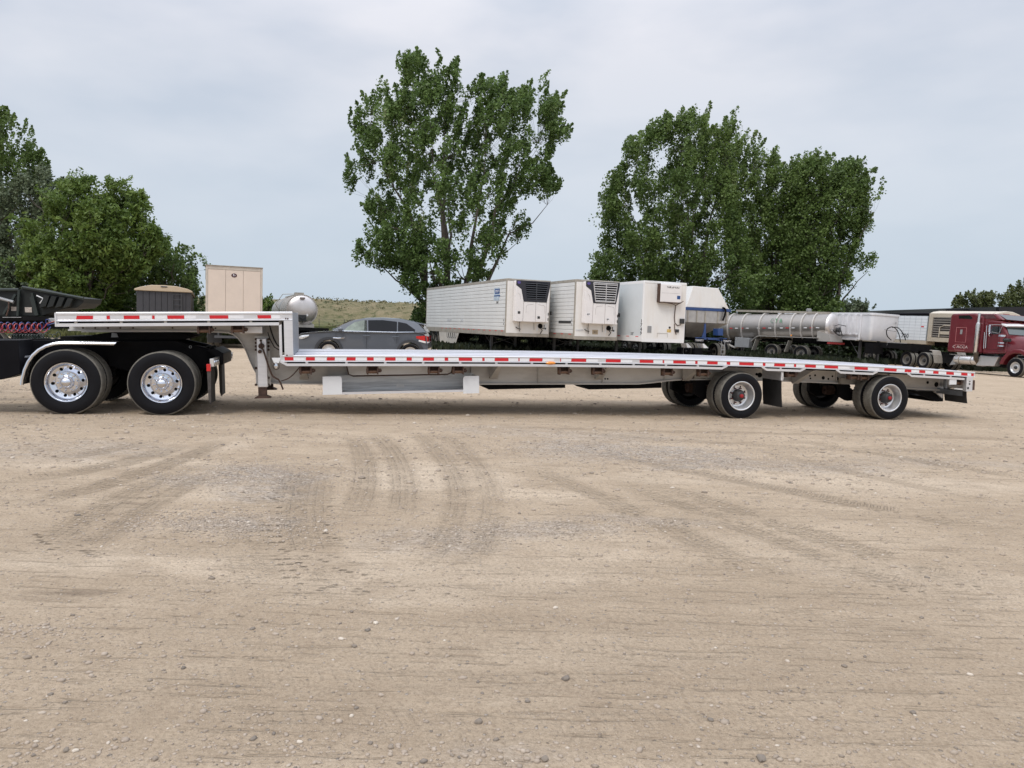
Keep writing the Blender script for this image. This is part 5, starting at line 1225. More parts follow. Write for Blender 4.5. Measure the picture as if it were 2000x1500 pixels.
mb = MB(); mb.box(-tl * .95, -.1, -.16, .16, zn + R1 - .04, zn + R1 + .10); mb.build('top_walkway', GRIME, tk)
mb = MB(); mb.lathe([(0, .002), (0, .18), (.16, .18), (.2, .12), (.2, .002)], 14, 'z', (-1.6, 0, zn + R1 + .1)); mb.build('man_lid', GREYBOX, tk)
GREEN = M('green_letter', (.03, .25, .10), .5)
for ch, px, m_ in (('C', 1530.5, M('grey_letter', (.10, .20, .14), .5)), ('T', 1539, GREEN), ('R', 1548, GREEN)):
    s, z = S(px, 632.5, 0); yy_ = -math.sqrt(max(.01, (R1 + .09) ** 2 - .30 ** 2)); text(ch, .44, m_, tk, 'tank_lettering', (s * 1.0 - .55, yy_ - .012, zn + .24), (1, 0, 0), (0, .33, .94), sx=.8)
for k in range(16):
    s = -.5 - k * .42
    if k in (3, 7, 11): continue
    mb = MB(); R = R1 + (R2 - R1) * (-s / tl) + .004; mb.box(s - .11, s + .11, -R - .006, -R + .05, zn - .12 + s * .045, zn - .07 + s * .045); mb.build('reflective_tape', RED if k % 2 else WHT_R, tk)
zf0 = zn - R1
s0, z0 = S(1507, 664); s1, z1 = S(1598, 662)
mb = MB(); ys0 = -1.28
pts = [(-5.05, zf0 - .42), (-4.75, zf0 - .12), (-4.5, zf0 + .0), (-.35, zf0 + .06)]
mb.loft([[(p[0], ys0, p[1]), (p[0], ys0 + .6, p[1]), (p[0], ys0 + .6, p[1] + .05), (p[0], ys0, p[1] + .05)] for p in pts]); mb.build('long_fender', M('fender_grey', (.46, .44, .41), .45, .5, .08, 4, dirt=.2), tk)
for s in (-4.75, -2.35): mb = MB(); mb.loft([[(s + dx, ys0 + .02, z), (s + dx, ys0 + .62, z), (s + dx + .03, ys0 + .62, z), (s + dx + .03, ys0 + .02, z)] for dx, z in ((.05, zf0 - .18), (-.05, zf0 - .5), (-.2, zf0 - .98))]); mb.build('mud_flap', M('pale_flap', (.38, .37, .33), .7, 0, .08, 4, dirt=.3), tk)
mb = MB(); mb.box(-6.3, -5.2, ys0 + .05, ys0 + .6, zf0 - .85, zf0 - .15); mb.build('tool_box', GREYBOX, tk, bevel=.02)
mb = MB(); mb.box(-7.2, .2, -.5, -.38, zf0 - .32, zf0 + .1); mb.box(-7.2, .2, .38, .5, zf0 - .32, zf0 + .1); mb.build('tanker_frame', BLACK_MATT, tk)
mb = MB(); mb.prism([(-.45, zf0 + .55), (.35, zf0 + .35), (.5, zf0 - .12), (-.45, zf0 - .12)], -1.0, .95); mb.build('rear_apron', MATS['fender_grey'], tk)
mb = MB(); mb.box(.35, .55, -1.2, 1.2, zf0 - .28, zf0 - .15); mb.build('rear_bumper', M('red_bumper', (.30, .03, .03), .6, 0, .2, 5), tk)
mb = MB()
mb.tube([(.4, -.35, zn + .05), (.62, -.3, zn + .15), (.66, .5, zn + .12), (.7, .95, zn + .08)], .025, 6); mb.tube([(.45, -.75, zn - .2), (.6, -.5, zn - .45), (.65, 0, zn - .58), (.6, .5, zn - .5), (.45, .6, zn - .2)], .035, 6)
mb.cyl((.35, .05, zn - .2), (.62, .05, zn - .2), .16, 10); mb.tube([(.5, -.25, zn - .4), (.6, .2, zn + .05)], .02, 5); mb.tube([(.5, .3, zn - .4), (.6, -.1, zn)], .02, 5); mb.build('valve_gear', DARKHUB, tk, 40)
mb = MB(); mb.box(.38, .40, -.72, -.55, zn - .3, zn - .15); mb.build('tank_sticker', WHITE_PLATE, tk)
mb = MB(); mb.lathe([(0, .002), (0, .06), (-.04, .05), (-.05, .002)], 10, 'y', (-2.1, -1.29, zf0 + .16)); mb.build('amber_lamp', AMBER, tk)
mb = MB(); mb.tube([(-6.9, -.8, zf_ - R2 + .1), (-6.9, -.9, zf_ - R2 - .25), (-6.4, -1.0, zf_ - R2 - .4), (-5.9, -1.0, zf_ - R2 - .28)], .09, 8); mb.build('suction_pipe', MATS['fender_grey'], tk, 40)
far_wheels(tk, (-1.4, -3.5, -7.3), 1.22, style='painted')
# ------------------------------------------------------------------ white end dump trailer
A = (23.0, 51.2)
X, Z_ = (1727 - 1000) / FPX * 50.5, 50.5
ed = thing('end_dump_trailer', 'white end dump trailer with ribbed side and rounded nose, right of the silver tanker', 'trailer', X, Z_, NOSE)
DW = M('dump_body_white', (.80, .80, .82), .42, .35, .05, 2, .03, 10, dirt=.12, dcol=(.5, .48, .46)); zc_ = CAM_Z - gzf(X, Z_)
zt, zb = zc_ + .28, zc_ - 1.50
W_ = 1.25
def nose(x, inset, z): # half round nose outline from rear left to rear right
    return [(-9, -W_ + inset, z), (-.9, -W_ + inset, z)] + [(-.9 + (.80 - inset) * sin(a_) ** .32, -(W_ - inset) * np.sign(cos(a_)) * abs(cos(a_)) ** .32, z) for a_ in np.linspace(.12, pi - .12, 14)] + [(-.9, W_ - inset, z), (-9, W_ - inset, z)]
mb = MB(); mb.loft([nose(0, .12, zb), nose(0, .02, zb + .3), nose(0, 0, zb + .8), nose(0, 0, zt)]); mb.build('dump_body', DW, ed, 35)
mb = MB(); o1 = nose(0, -.05, zt - .12); o2 = nose(0, -.05, zt + .02); mb.loft([o1, o2]); mb.build('top_rim', DW, ed, 35, bevel=.01)
for k in range(13): mb = MB(); x = -1.42 - k * .56; mb.prism([(x - .10, zb + .35), (x + .10, zb + .35), (x + .08, zt - .13), (x - .08, zt - .13)], -W_ - .22, -W_ - .001); mb.build('side_rib', DW, ed)
mb = MB(); mb.box(-9, -1.2, -W_ - .06, -W_ + .2, zb + .30, zb + .40); mb.box(-9, -1.2, -W_ - .03, -W_ + .3, zb - .02, zb + .1); mb.build('side_sill', DW, ed)
mb = MB(); mb.prism([(-1.05, zb), (-.93, zb), (-.93, zt - .12), (-1.05, zt - .12)], -W_ - .12, -W_ - .0); mb.build('corner_column', DW, ed, bevel=.03)
text('44', .25, INK, ed, 'body_number', (-.02, .75, zt - .55), (-.55, .83, 0), (0, 0, 1))
mb = MB(); mb.box(-9.3, 2.6, -.55, -.42, zb - .42, zb - .08); mb.box(-9.3, 2.6, .42, .55, zb - .42, zb - .08); mb.box(1.9, 2.7, -.9, .9, zb - .5, zb - .1); mb.box(-.6, .1, -1.15, -.3, zb - .85, zb - .15); mb.build('dump_frame', BLACK_MATT, ed)
mb = MB(); mb.box(.6, .64, -.55, 1.15, zb - .33, zb - .02); mb.build('name_plate', M('grey_plate', (.42, .40, .38), .5, .2, .25, 9), ed)
mb = MB(); mb.box(1.2, 1.25, .9, 1.7, zb - .62, zb - .05); mb.build('front_flap', BLACK, ed)
for crv in (((0, .72), (-.18, .68), (-.3, .45), (-.22, .15), (.1, -.05)), ((0, .74), (.28, .86), (.6, .66), (.85, .3), (.95, -.3)), ((.3, .78), (.7, .84), (1.05, .58), (1.3, .25), (1.35, .0))):
    cv = np.array(crv); q_ = np.linspace(0, 4, 17); y_ = np.interp(q_, range(5), cv[:, 0]); z_ = np.interp(q_, range(5), cv[:, 1])
    for _ in range(3): y_[1:-1] = (y_[:-2] + y_[1:-1] + y_[2:]) / 3; z_[1:-1] = (z_[:-2] + z_[1:-1] + z_[2:]) / 3
    mb = MB(); mb.tube([(.35 + .2 * a_ / 4, b2_ - .25, zb + .15 + c_) for a_, b2_, c_ in zip(q_, y_, z_)], .03, 6); mb.build('hydraulic_hose', BLACK_MATT, ed, 50)
mb = MB(); mb.tube([(.35, -.6, zb + .75), (.5, .2, zb + .68)], .02, 5); mb.build('hose_bracket', GREYBOX, ed)
for s in (-1, 1): mb = MB(); mb.box(-1.4, -1.26, s * .8 - .07, s * .8 + .07, .1, zb); mb.tube([(-1.33, s * .8, .5), (-2.2, s * .8, zb - .1)], .03, 6); mb.build('landing_leg', DGREY, ed)
far_wheels(ed, (-7.2, -8.5), 1.2, style='painted')
# ------------------------------------------------------------------ box trailer with gridded white side and roll tarp, and the tan slat sided trailer ahead of it
A2 = (31.0 - 1.17, 50.0 - .47)     # near side corner line of both, measured at the tan rounded end
def S2(px, py): s, z = hit((29.2, 50.5), NOSE, px, py); return s, z
base2 = (29.2, 50.5); g2 = gzf(*base2)
lat = Vector((-NOSE[1], NOSE[0]))
tr2 = thing('slat_side_trailer', 'tan trailer with dark slatted side and a rounded front roof, behind the red truck', 'trailer', base2[0] + lat.x * 1.28, base2[1] + lat.y * 1.28, NOSE)
TAN = M('tan_trailer_paint', (.50, .44, .35), .55, .1, .08, 3, dirt=.35, dcol=(.3, .25, .19)); zz2 = lambda py, px=1850: S2(px, py)[1] - g2
ss = lambda px: S2(px, 640)[0]
q = [ss(1808), ss(1815.5), ss(1850), ss(1925)]
zt_, zr_, zb_ = S2(1830, 612.5)[1] - g2, S2(1830, 620)[1] - g2, S2(1830, 668)[1] - g2
mb = MB(); mb.box(q[0], q[3], -1.28, 1.28, zb_ - .0, zb_ + .28); mb.build('floor_rail', TAN, tr2)
mb = MB(); mb.box(q[0], q[3], -1.28, -1.22, zr_, zt_); mb.box(q[0], q[3], 1.22, 1.28, zr_, zt_); mb.build('roof_rail', TAN, tr2)
mb = MB(); mb.box(q[0], q[1], -1.30, -1.2, zb_, zt_); mb.box(q[0], q[1], 1.2, 1.28, zb_, zt_); mb.build('corner_post', TAN, tr2)
rf = [(-1.28, zt_), (-1.0, zt_ + .12), (-.4, zt_ + .22), (.4, zt_ + .22), (1.0, zt_ + .12), (1.28, zt_), (1.28, zt_ - .05), (-1.28, zt_ - .05)]
mb = MB(); mb.prismx(rf, q[0], q[3] + .1); mb.build('arched_roof', M('cream_roof', (.62, .56, .47), .55, 0, .05, 3, dirt=.15), tr2, bevel=.02)
k = 0; z = zb_ + .34
while z < zr_ - .05:
    mb = MB(); mb.box(q[1], q[3] - .1, -1.27, -1.23, z, z + .09); mb.build('side_slat', M('slat_grey', (.24, .22, .20), .55, .3, .15, 4, dirt=.4), tr2); z += .155
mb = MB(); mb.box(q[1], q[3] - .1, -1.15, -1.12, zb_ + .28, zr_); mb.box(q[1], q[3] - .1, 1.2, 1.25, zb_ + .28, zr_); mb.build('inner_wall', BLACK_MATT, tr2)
for x in (q[1] + 1.4, q[1] + 2.9, q[1] + 4.4): mb = MB(); mb.box(x - .03, x + .03, -1.30, -1.27, zb_ + .28, zr_); mb.build('side_stake', GRIME, tr2)
x0 = q[1] + .6; mb = MB(); mb.tube([(x0, -1.31, zb_ + .3), (x0, -1.31, zb_ + .95), (x0 + .3, -1.31, zb_ + 1.1), (x0 + 1.9, -1.31, zb_ + 1.1)], .035, 6); mb.build('side_gate_frame', TAN, tr2)
x1 = ss(1841); mb = MB(); mb.box(x1 - .35, x1 + .35, -1.32, -1.30, zr_ - 1.15, zr_ - .95); mb.build('side_plate', TAN, tr2)
# rounded end facing the camera
CR = MATS['cream_roof']; xe = q[3] + .1
mb = MB(); mb.prismx([(-1.28, zt_ - .38), (-1.28, zt_ - .02), (-.9, zt_ + .14), (-.3, zt_ + .24), (.3, zt_ + .24), (.9, zt_ + .12), (1.28, zt_ - .06), (1.28, zt_ - .38)], xe, xe + .28); mb.build('end_cap', CR, tr2, bevel=.05)
mb = MB(); mb.box(xe + .281, xe + .30, -.62, -.05, zt_ - .05, zt_ + .06); mb.build('end_sign', M('faded_red_sign', (.28, .06, .05), .6, 0, .2, 9), tr2)
for y in (-1.22, -.2, .5, 1.0, 1.22): mb = MB(); mb.box(xe, xe + .07, y - .05, y + .05, zb_ + .2, zt_ - .38); mb.build('end_post', CR, tr2)
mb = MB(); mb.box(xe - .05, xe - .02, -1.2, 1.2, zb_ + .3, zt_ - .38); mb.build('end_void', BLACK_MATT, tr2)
mb = MB(); mb.box(xe, xe + .05, -1.2, 1.2, zt_ - .75, zt_ - .68); mb.build('end_rail', CR, tr2)
mb = MB(); mb.box(q[0], q[3], -.5, -.38, zb_ - .3, zb_ - .01); mb.box(q[0], q[3], .38, .5, zb_ - .3, zb_ - .01); mb.build('frame', BLACK_MATT, tr2)
# gridded one
s0 = ss(1806.5); tr3 = thing('gridded_box_trailer', 'white gridded panel trailer under a rolled black tarp, left of the tan slatted trailer', 'trailer', base2[0] + lat.x * 1.28 - NOSE[0] * -(s0), base2[1] + lat.y * 1.28 - NOSE[1] * -(s0), NOSE)
zt3, zb3 = S2(1780, 617)[1] - g2 + .0, S2(1780, 667)[1] - g2
dz = g2 - gzf(base2[0] + NOSE[0] * s0, base2[1] + NOSE[1] * s0); zt3 += dz; zb3 += dz
GP = M('grid_panel_white', (.72, .75, .77), .45, 0, .04, 2); nc, nr_ = 11, 8; LW = 5.2
mb = MB()
for i in range(nc):
    for j in range(nr_):
        x = -.06 - LW * (i + 1) / nc; z = zb3 + .1 + (zt3 - zb3 - .12) * j / nr_; mb.box(x + .012, x + LW / nc - .012, -1.285, -1.26, z + .008, z + (zt3 - zb3 - .12) / nr_ - .008)
mb.build('side_panelling', GP, tr3, kind='stuff')
mb = MB(); mb.box(-LW - 1, -.03, -1.27, 1.28, zb3 + .02, zt3); mb.build('box_body', M('grid_joint', (.35, .38, .40), .6), tr3)
mb = MB(); mb.box(-LW - 1, 0, -1.3, 1.3, zb3 - .16, zb3 + .08); mb.build('tan_sill', TAN, tr3)
mb = MB(); mb.tube([(-LW - 1, -1.2, zt3 + .03), (-.2, -1.2, zt3 + .13), (0, -1.1, zt3 + .10)], .11, 8); mb.box(-LW - 1, 0, -1.1, 1.2, zt3, zt3 + .16); mb.build('rolled_tarp', BLACK, tr3, 40)
text('700', .42, INK, tr3, 'box_number', (-1.75, -1.295, zb3 + .35), (1, 0, 0), (0, 0, 1))
mb = MB(); mb.box(-.5, -.28, -1.296, -1.286, zb3 + 1.0, zb3 + 1.08); mb.build('red_marker', REDLENS, tr3)
far_wheels(tr3, (-4.9,), 1.22, style='painted')
# ------------------------------------------------------------------ red conventional truck
A = (26.6, 40.6); HT = Vector((.25, -.968)).normalized()
rt = thing('red_semi_truck', 'dark red long nosed road tractor with tall sleeper and chrome stack, at the right edge', 'truck', A[0] - HT.y * 1.2, A[1] + HT.x * 1.2, HT)
G_ = gzf(rt.location.x, rt.location.y)
def R(px, py): s, z = hit(A, HT, px, py); return s, z - G_ + .03
RP = M('maroon_truck_paint', (.135, .012, .020), .35, .1, .08, 2, dirt=.12, dcol=(.25, .12, .10), coat=.4); RS = M('chrome_stack', (.78, .77, .76), .15, 1, .06, 5, dirt=.2, dcol=(.25, .2, .15))
WS = -1.2
def rp(*a): return [R(*p) for p in a]
# sleeper
body = rp((1846, 691), (1912, 694.5), (1914, 622), (1897, 615.5), (1853, 616.5), (1849.5, 622))
mb = MB(); s_ = body
inner = [(p[0], p[1]) for p in s_]
mb.loft([[(p[0], -1.2, p[1]) for p in s_], [(p[0], 1.2, p[1]) for p in s_]]); mb.build('sleeper', RP, rt, bevel=.10)
# roof fairing running down to the cab
f0 = rp((1896, 616.2), (1934, 616.5), (1950, 628.5), (1914, 634))
mb = MB(); mb.loft([[(p[0], -1.12, p[1]) for p in f0], [(p[0], 1.12, p[1] + .0) for p in f0]]); mb.build('roof_fairing', RP, rt, bevel=.08)
g0 = rp((1903, 618.3), (1931, 618.3), (1938, 626), (1909, 626)); mb = MB(); mb.prism(g0, -1.135, -1.122); mb.build('fairing_window', M('smoked_panel', (.10, .05, .055), .15, 0, .1, 4), rt)
g0 = [f0[1], f0[2]]; mb = MB(); mb.add([(g0[0][0] + .03, -.9, g0[0][1] - .02), (g0[0][0] + .03, .9, g0[0][1] - .02), (g0[1][0] + .03, .9, g0[1][1] + .03), (g0[1][0] + .03, -.9, g0[1][1] + .03)], [(0, 1, 2, 3)]); mb.build('fairing_glass', GLASS, rt)
w0 = rp((1866.5, 620.5), (1866.5, 626.5), (1892.5, 627.3), (1892, 623.5), (1887, 620)); mb = MB(); mb.prism(w0, -1.212, -1.2); mb.build('sleeper_window', GLASS, rt)
d0 = rp((1863, 644), (1882.5, 644), (1882, 673), (1862, 672)); mb = MB(); mb.tube([(p[0], -1.204, p[1]) for p in d0 + [d0[0]]], .012, 5); mb.build('luggage_door_trim', M('pink_trim', (.5, .2, .2), .4), rt)
mb = MB(); p, q = R(1870.5, 657), R(1875, 648); mb.box(p[0], q[0], -1.215, -1.2, p[1], q[1]); mb.build('door_handle', GREYBOX, rt)
d0 = rp((1862, 677), (1880, 677), (1880, 689), (1862, 688)); mb = MB(); mb.tube([(p[0], -1.204, p[1]) for p in d0 + [d0[0]]], .010, 5); mb.build('lower_panel_trim', MATS['pink_trim'], rt)
p = R(1872, 682); text('C ACCA', .22, M('pale_letter', (.6, .5, .48), .5), rt, 'sleeper_lettering', (p[0], -1.206, p[1]), (1, 0, 0), (0, 0, 1), sx=1.3)
# cab, with the door, window and windscreen
cab = rp((1913, 694.5), (1960, 694.5), (1960, 658), (1957.5, 652), (1949, 636), (1948, 631), (1914, 628))
mb = MB(); mb.loft([[(p[0], -1.12, p[1]) for p in cab], [(p[0], 1.12, p[1]) for p in cab]]); mb.build('cab', RP, rt, bevel=.07)
w = rp((1923.5, 641.5), (1945, 641), (1949, 656), (1923, 657)); mb = MB(); mb.prism(w, -1.135, -1.12); mb.build('door_window', GLASS, rt)
d0 = rp((1922, 639), (1946, 638), (1952, 656), (1955, 686), (1921, 686)); mb = MB(); mb.tube([(p[0], -1.124, p[1]) for p in d0 + [d0[0]]], .012, 5); mb.build('door_seam', M('dark_maroon_seam', (.05, .005, .008), .5), rt)
for x0, y0, x1, y1 in ((1917.5, 653, 1917.5, 685), (1921, 640, 1921, 684)): a, b_ = R(x0, y0), R(x1, y1); mb = MB(); mb.cyl((a[0], -1.19, a[1]), (b_[0], -1.19, b_[1]), .022, 6); mb.build('grab_rail', RS, rt)
c0 = R(1950, 636); c1 = R(1959.5, 656.5)
mb = MB(); mb.hexa([(c1[0] + .015, -1.02, c1[1]), (c0[0] + .02, -.95, c0[1]), (c1[0] + .015, 1.02, c1[1]), (c0[0] + .02, .95, c0[1]), (c1[0] + .035, -1.02, c1[1]), (c0[0] + .04, -.95, c0[1]), (c1[0] + .035, 1.02, c1[1]), (c0[0] + .04, .95, c0[1])]); mb.build('windscreen', M('windscreen_glass', (.06, .09, .09), .05, 0, .1, 2, spec=.9, coat=.8), rt)
mb = MB(); a = R(1949, 634.5); mb.loft([[(a[0] - .05, y, a[1] + .03 - .05 * abs(y)), (a[0] + .34, y, a[1] - .10 - .05 * abs(y)), (a[0] + .30, y, a[1] - .16 - .05 * abs(y)), (a[0] - .03, y, a[1] - .06 - .05 * abs(y))] for y in np.linspace(-1.12, 1.12, 9)]); mb.build('sun_visor', WHITE, rt)
for y in (-.8, -.4, 0, .4, .8): mb = MB(); mb.lathe([(0, .06), (.06, .05), (.08, .002)], 10, 'z', (a[0] - .25, y, a[1] + .06)); mb.build('roof_lamp', AMBER, rt)
# hood, grille, fenders
hd = [R(1959, 657.8), R(2000, 660.5)]
def hoodring(x, w, zt, zb): return [(x, -w, zb), (x, -w, zt - .28), (x, -w * .80, zt - .06), (x, -w * .4, zt), (x, w * .4, zt), (x, w * .8, zt - .06), (x, w, zt - .28), (x, w, zb)]
zt0 = hd[0][1]; zb0 = R(1960, 694)[1]; x0 = hd[0][0] - .08
mb = MB(); mb.loft([hoodring(x0, 1.08, zt0 + .02, zb0), hoodring(x0 + .9, .95, zt0 - .06, zb0 + .1), hoodring(x0 + 1.7, .80, zt0 - .20, zb0 - .1), hoodring(x0 + 2.05, .72, zt0 - .34, zb0 - .3)]); mb.build('hood', RP, rt, 50)
mb = MB(); mb.box(x0 + 2.05, x0 + 2.10, -.55, .55, zb0 - .2, zt0 - .45); mb.build('grille', CHROME_R, rt, bevel=.03); mb = MB(); mb.box(x0 + 2.0, x0 + 2.3, -1.2, 1.2, .35, .75); mb.build('front_bumper', CHROME_R, rt, bevel=.06)
RF = .515
arch = []
for sgn in (-1, 1):
    y0, y1 = (-1.22, -.72) if sgn < 0 else (.72, 1.22)
    outer = [(-1.05, .62), (-.93, .95), (-.62, 1.30), (-.25, 1.48), (.2, 1.48), (.65, 1.32), (.95, 1.0), (1.02, .7)]; innr = [(-.80, .62), (-.72, .86), (-.5, 1.12), (-.2, 1.24), (.18, 1.24), (.5, 1.1), (.70, .86), (.76, .7)]
    mb = MB(); mb.loft([[(o_[0], y0, o_[1]), (o_[0], y1, o_[1]), (i_[0], y1, i_[1]), (i_[0], y0, i_[1])] for o_, i_ in zip(outer, innr)]); mb.build('front_fender', RP, rt, 60, bevel=.05)
    # air cleaner and intake
    ym = -1.22 if sgn < 0 else 1.22
    a = R(1953, 666); mb = MB(); mb.lathe([(-.42, .001), (-.42, .17), (.28, .17), (.30, .001)], 16, 'z', (a[0], ym, a[1])); o = mb.build('air_cleaner', RP, rt, 40)
    for py, hgt in ((660, .05), (674, .03), (680, .03)): zz_ = R(1953, py)[1]; mb = MB(); mb.lathe([(-hgt, .175), (-hgt, .18), (hgt, .18), (hgt, .001)], 16, 'z', (a[0], ym, zz_)); mb.build('air_cleaner_band', CHROME, o, 40)
    b_ = R(1965, 668.5); mb = MB(); mb.cyl((b_[0] - .3, ym, b_[1]), (b_[0] + .12, ym, b_[1]), .10, 12); mb.build('intake_pipe', DARKHUB, rt, 40)
    # mirror
    m0, m1 = R(1934.5, 654), R(1943, 639); mb = MB(); mb.box(m0[0], m0[0] + .10, ym - .34 if sgn < 0 else ym + .08, ym - .12 if sgn < 0 else ym + .30, m0[1], m1[1]); mb.build('mirror', CHROME, rt, bevel=.03)
    m2 = R(1937, 658); yy_ = ym - .23 if sgn < 0 else ym + .2; mb = MB(); mb.lathe([(-.08, .002), (-.06, .09), (0, .13), (.03, .12), (.03, .002)], 14, 'x', (m2[0], yy_, m2[1])); mb.build('round_mirror', CHROME, rt, 40)
    mb = MB(); mb.tube([(m0[0] + .05, yy_, m0[1] + .05), (m0[0] + .3, ym * .96, m0[1] - .02)], .015, 5); mb.tube([(m1[0] - .2, yy_, m1[1]), (m1[0] + .15, ym * .94, m1[1] + .02)], .015, 5); mb.tube([(R(1945, 656)[0], ym * .97, R(1945, 656)[1]), (R(1951, 640)[0], ym * .95, R(1951, 640)[1])], .015, 5); mb.build('mirror_bracket', GREYBOX, rt)
    # stack
    a, b_ = R(1909, 693), R(1907.5, 636); c_ = R(1911, 616); ys_ = -1.36 if sgn < 0 else 1.36
    mb = MB(); mb.lathe([(a[1] - .05, .11), (a[1], .12), (b_[1], .12), (b_[1] + .04, .07), (c_[1], .07), (c_[1], .055), (c_[1] - .2, .05)], 18, 'z', ((a[0] + b_[0]) / 2, ys_, 0)); mb.build('exhaust_stack', RS, rt, 40)
    mb = MB(); mb.tube([(a[0], ys_, a[1]), (a[0], ys_, a[1] - .35), (a[0], ys_ * .8, a[1] - .6)], .13, 12); mb.build('exhaust_elbow', M('burnt_pipe', (.10, .08, .06), .5, .6, .2, 6), rt, 50)
    # fuel tank with straps, step box
    a, b_ = R(1860.5, 697), R(1903.5, 717.5); rad = (a[1] - b_[1]) / 2; zc_ = (a[1] + b_[1]) / 2; yt = ys_ * .72
    mb = MB(); mb.lathe([(a[0], .002), (a[0], rad * .9), (a[0] + .04, rad), (b_[0] - .04, rad), (b_[0], rad * .9), (b_[0], .002)], 26, 'x', (0, yt, zc_)); mb.build('fuel_tank', CHROME_R, rt, 40)
    for u in (.25, .78): x = a[0] + (b_[0] - a[0]) * u; mb = MB(); mb.lathe([(x - .03, rad + .01), (x + .03, rad + .01)], 26, 'x', (0, yt, zc_)); mb.build('tank_strap', GRIME, rt)
    mb = MB(); mb.prism([R(1853, 717), R(1863, 716), R(1860, 704)], yt - .2, yt + .2); mb.build('tank_bracket', GREYBOX, rt)
    bx = rp((1907, 718.5), (1942, 719.5), (1950, 701), (1914, 699)); mb = MB(); mb.prism(bx, min(yt - .3, yt + .3), max(yt - .3, yt + .3)); mb.build('step_box', CHROME_R, rt, bevel=.02)
    a, b_ = R(1916, 699), R(1953, 702); mb = MB(); mb.box(a[0], b_[0], yt - .34, yt + .34, b_[1], a[1]); mb.build('step_plate', CHROME, rt)
    y = -1.25 if sgn < 0 else 1.25
    wheel(rt, 0, y, RF * .99, RF, .30, RF * .58, 'truck_far', flip=sgn > 0)
a = R(1842, 712)
mb = MB(); mb.box(-7.9, 1.6, -.45, -.36, .72, .98); mb.box(-7.9, 1.6, .36, .45, .72, .98); mb.box(-5.2, 1.2, -.9, .9, .45, .8); mb.build('chassis_rail', BLACK_MATT, rt)
far_wheels(rt, (-6.4, -7.77), 1.22, R=.51, style='painted')
for sgn in (-1, 1):
    y0, y1 = sorted((sgn * 1.22, sgn * .6)); mb = MB(); mb.loft([[(x, y0, z), (x, y1, z), (x, y1, z + .03), (x, y0, z + .03)] for x, z in ((-5.95, 1.15), (-5.75, 1.12), (-5.62, .85))]); mb.loft([[(x, y0, z), (x, y1, z), (x + .02, y1, z), (x + .02, y0, z)] for x, z in ((-5.62, .85), (-5.50, .42))]); mb.build('quarter_fender', GRIME, rt)
mb = MB(); mb.box(-7.6, -6.2, -.5, .5, .98, 1.12); mb.build('fifth_wheel', BLACK_MATT, rt)

# ------------------------------------------------------------------ dark grey sport utility vehicle
CY = 29.7; CX = (712 - 1000) / FPX * CY
suv = thing('grey_suv', 'dark grey sport utility vehicle parked facing left, seen over the trailer deck', 'car', CX, CY, (-1, -.03))
GP_ = M('slate_grey_paint', (.100, .113, .135), .28, .2, .04, 3, coat=.7); TRIM = M('black_trim', (.012, .012, .013), .6)
def sv(px, py): s, z = hit((CX, CY - .98), (1, .03), px, py); return -s, z - gzf(CX, CY)
# side outline from the photograph (front at the left)
wb = [sv(639.5, 700), sv(799, 700)]
RWH = .385
o_ = [(2.44, .30), (2.50, .45), (2.49, .62), (2.44, .80), (2.36, .93), (2.20, 1.02), (1.85, 1.075), (1.4, 1.115), (1.05, 1.15), (.3, 1.13), (-1.2, 1.16), (-2.05, 1.20), (-2.33, 1.17), (-2.43, 1.02), (-2.46, .80), (-2.50, .62), (-2.44, .38), (-2.35, .28)]
def arch_(cx_, r): return [(cx_ - r * cos(t), RWH + r * sin(t)) for t in np.linspace(.0, pi, 9)]
xf, xr = wb[0][0], wb[1][0]
bot = [(-2.0, .26)] + [(x, z) for x, z in arch_(xr, .44)] + [(0.0, .24)] + [(x, z) for x, z in arch_(xf, .44)] + [(2.2, .26)]
outl = o_ + bot
n = len(outl); mb = MB(); rings = []
for y, k in ((-.90, .0), (-.975, .0), (-.985, .0), (.985, 0), (.975, 0), (.90, 0)): pass
def inset(y, s): return [(p[0] * (1 - s * .012), y, p[1] if p[1] < .5 else p[1] - s * .05 * (p[1] - .5)) for p in outl]
mb.loft([inset(-.93, 1.6), inset(-.975, .5), inset(-.985, 0), inset(-.97, 0)] + [inset(.97, 0), inset(.985, 0), inset(.975, .5), inset(.93, 1.6)]); mb.build('body', GP_, suv, 30, bevel=.02)
# upper shoulder line and greenhouse
gh = [(1.12, 1.13), (.72, 1.40), (.30, 1.61), (-.1, 1.70), (-.7, 1.735), (-1.3, 1.725), (-1.8, 1.645), (-2.10, 1.53), (-2.42, 1.20), (-1.2, 1.14)]
def gr(y, k): return [(p[0] * (1 - .03 * k), y, p[1]) for p in gh]
def ghz(z): return z if z < 1.14 else 1.14 + (z - 1.14) * .93
def tumble(sy):
    r_ = []
    for p in gh: u = max(0, (p[1] - 1.14) / .58); r_.append((p[0], sy * (.93 - .20 * u), ghz(p[1])))
    return r_
mb = MB(); a, b_ = tumble(-1), tumble(1); m_ = [[(p[0], p[1] * k, p[2] + .03 * (1 - k) * (p[2] > 1.4)) for p in a] for k in (1, .9, .5)] + [[(p[0], p[1] * k, p[2] + .03 * (1 - k) * (p[2] > 1.4)) for p in b_] for k in (.5, .9, 1)]
mb.loft(m_); mb.build('cabin', GP_, suv, 40, bevel=.015)
def ty(z): return .93 - .20 * max(0, (z - 1.14) / .58) + .004
def pane(pts, name='side_window', mat=None, parent=None):
    for s in (-1, 1):
        mb = MB(); a_ = [(p[0], s * ty(p[1]), ghz(p[1])) for p in pts]; b2 = [(p[0], s * (ty(p[1]) + .006), ghz(p[1])) for p in pts]; mb.loft([a_, b2]); mb.build(name, mat or GLASS, suv)
SG = M('side_glass', (.010, .011, .013), .12, 0, .1, 2, spec=.25)
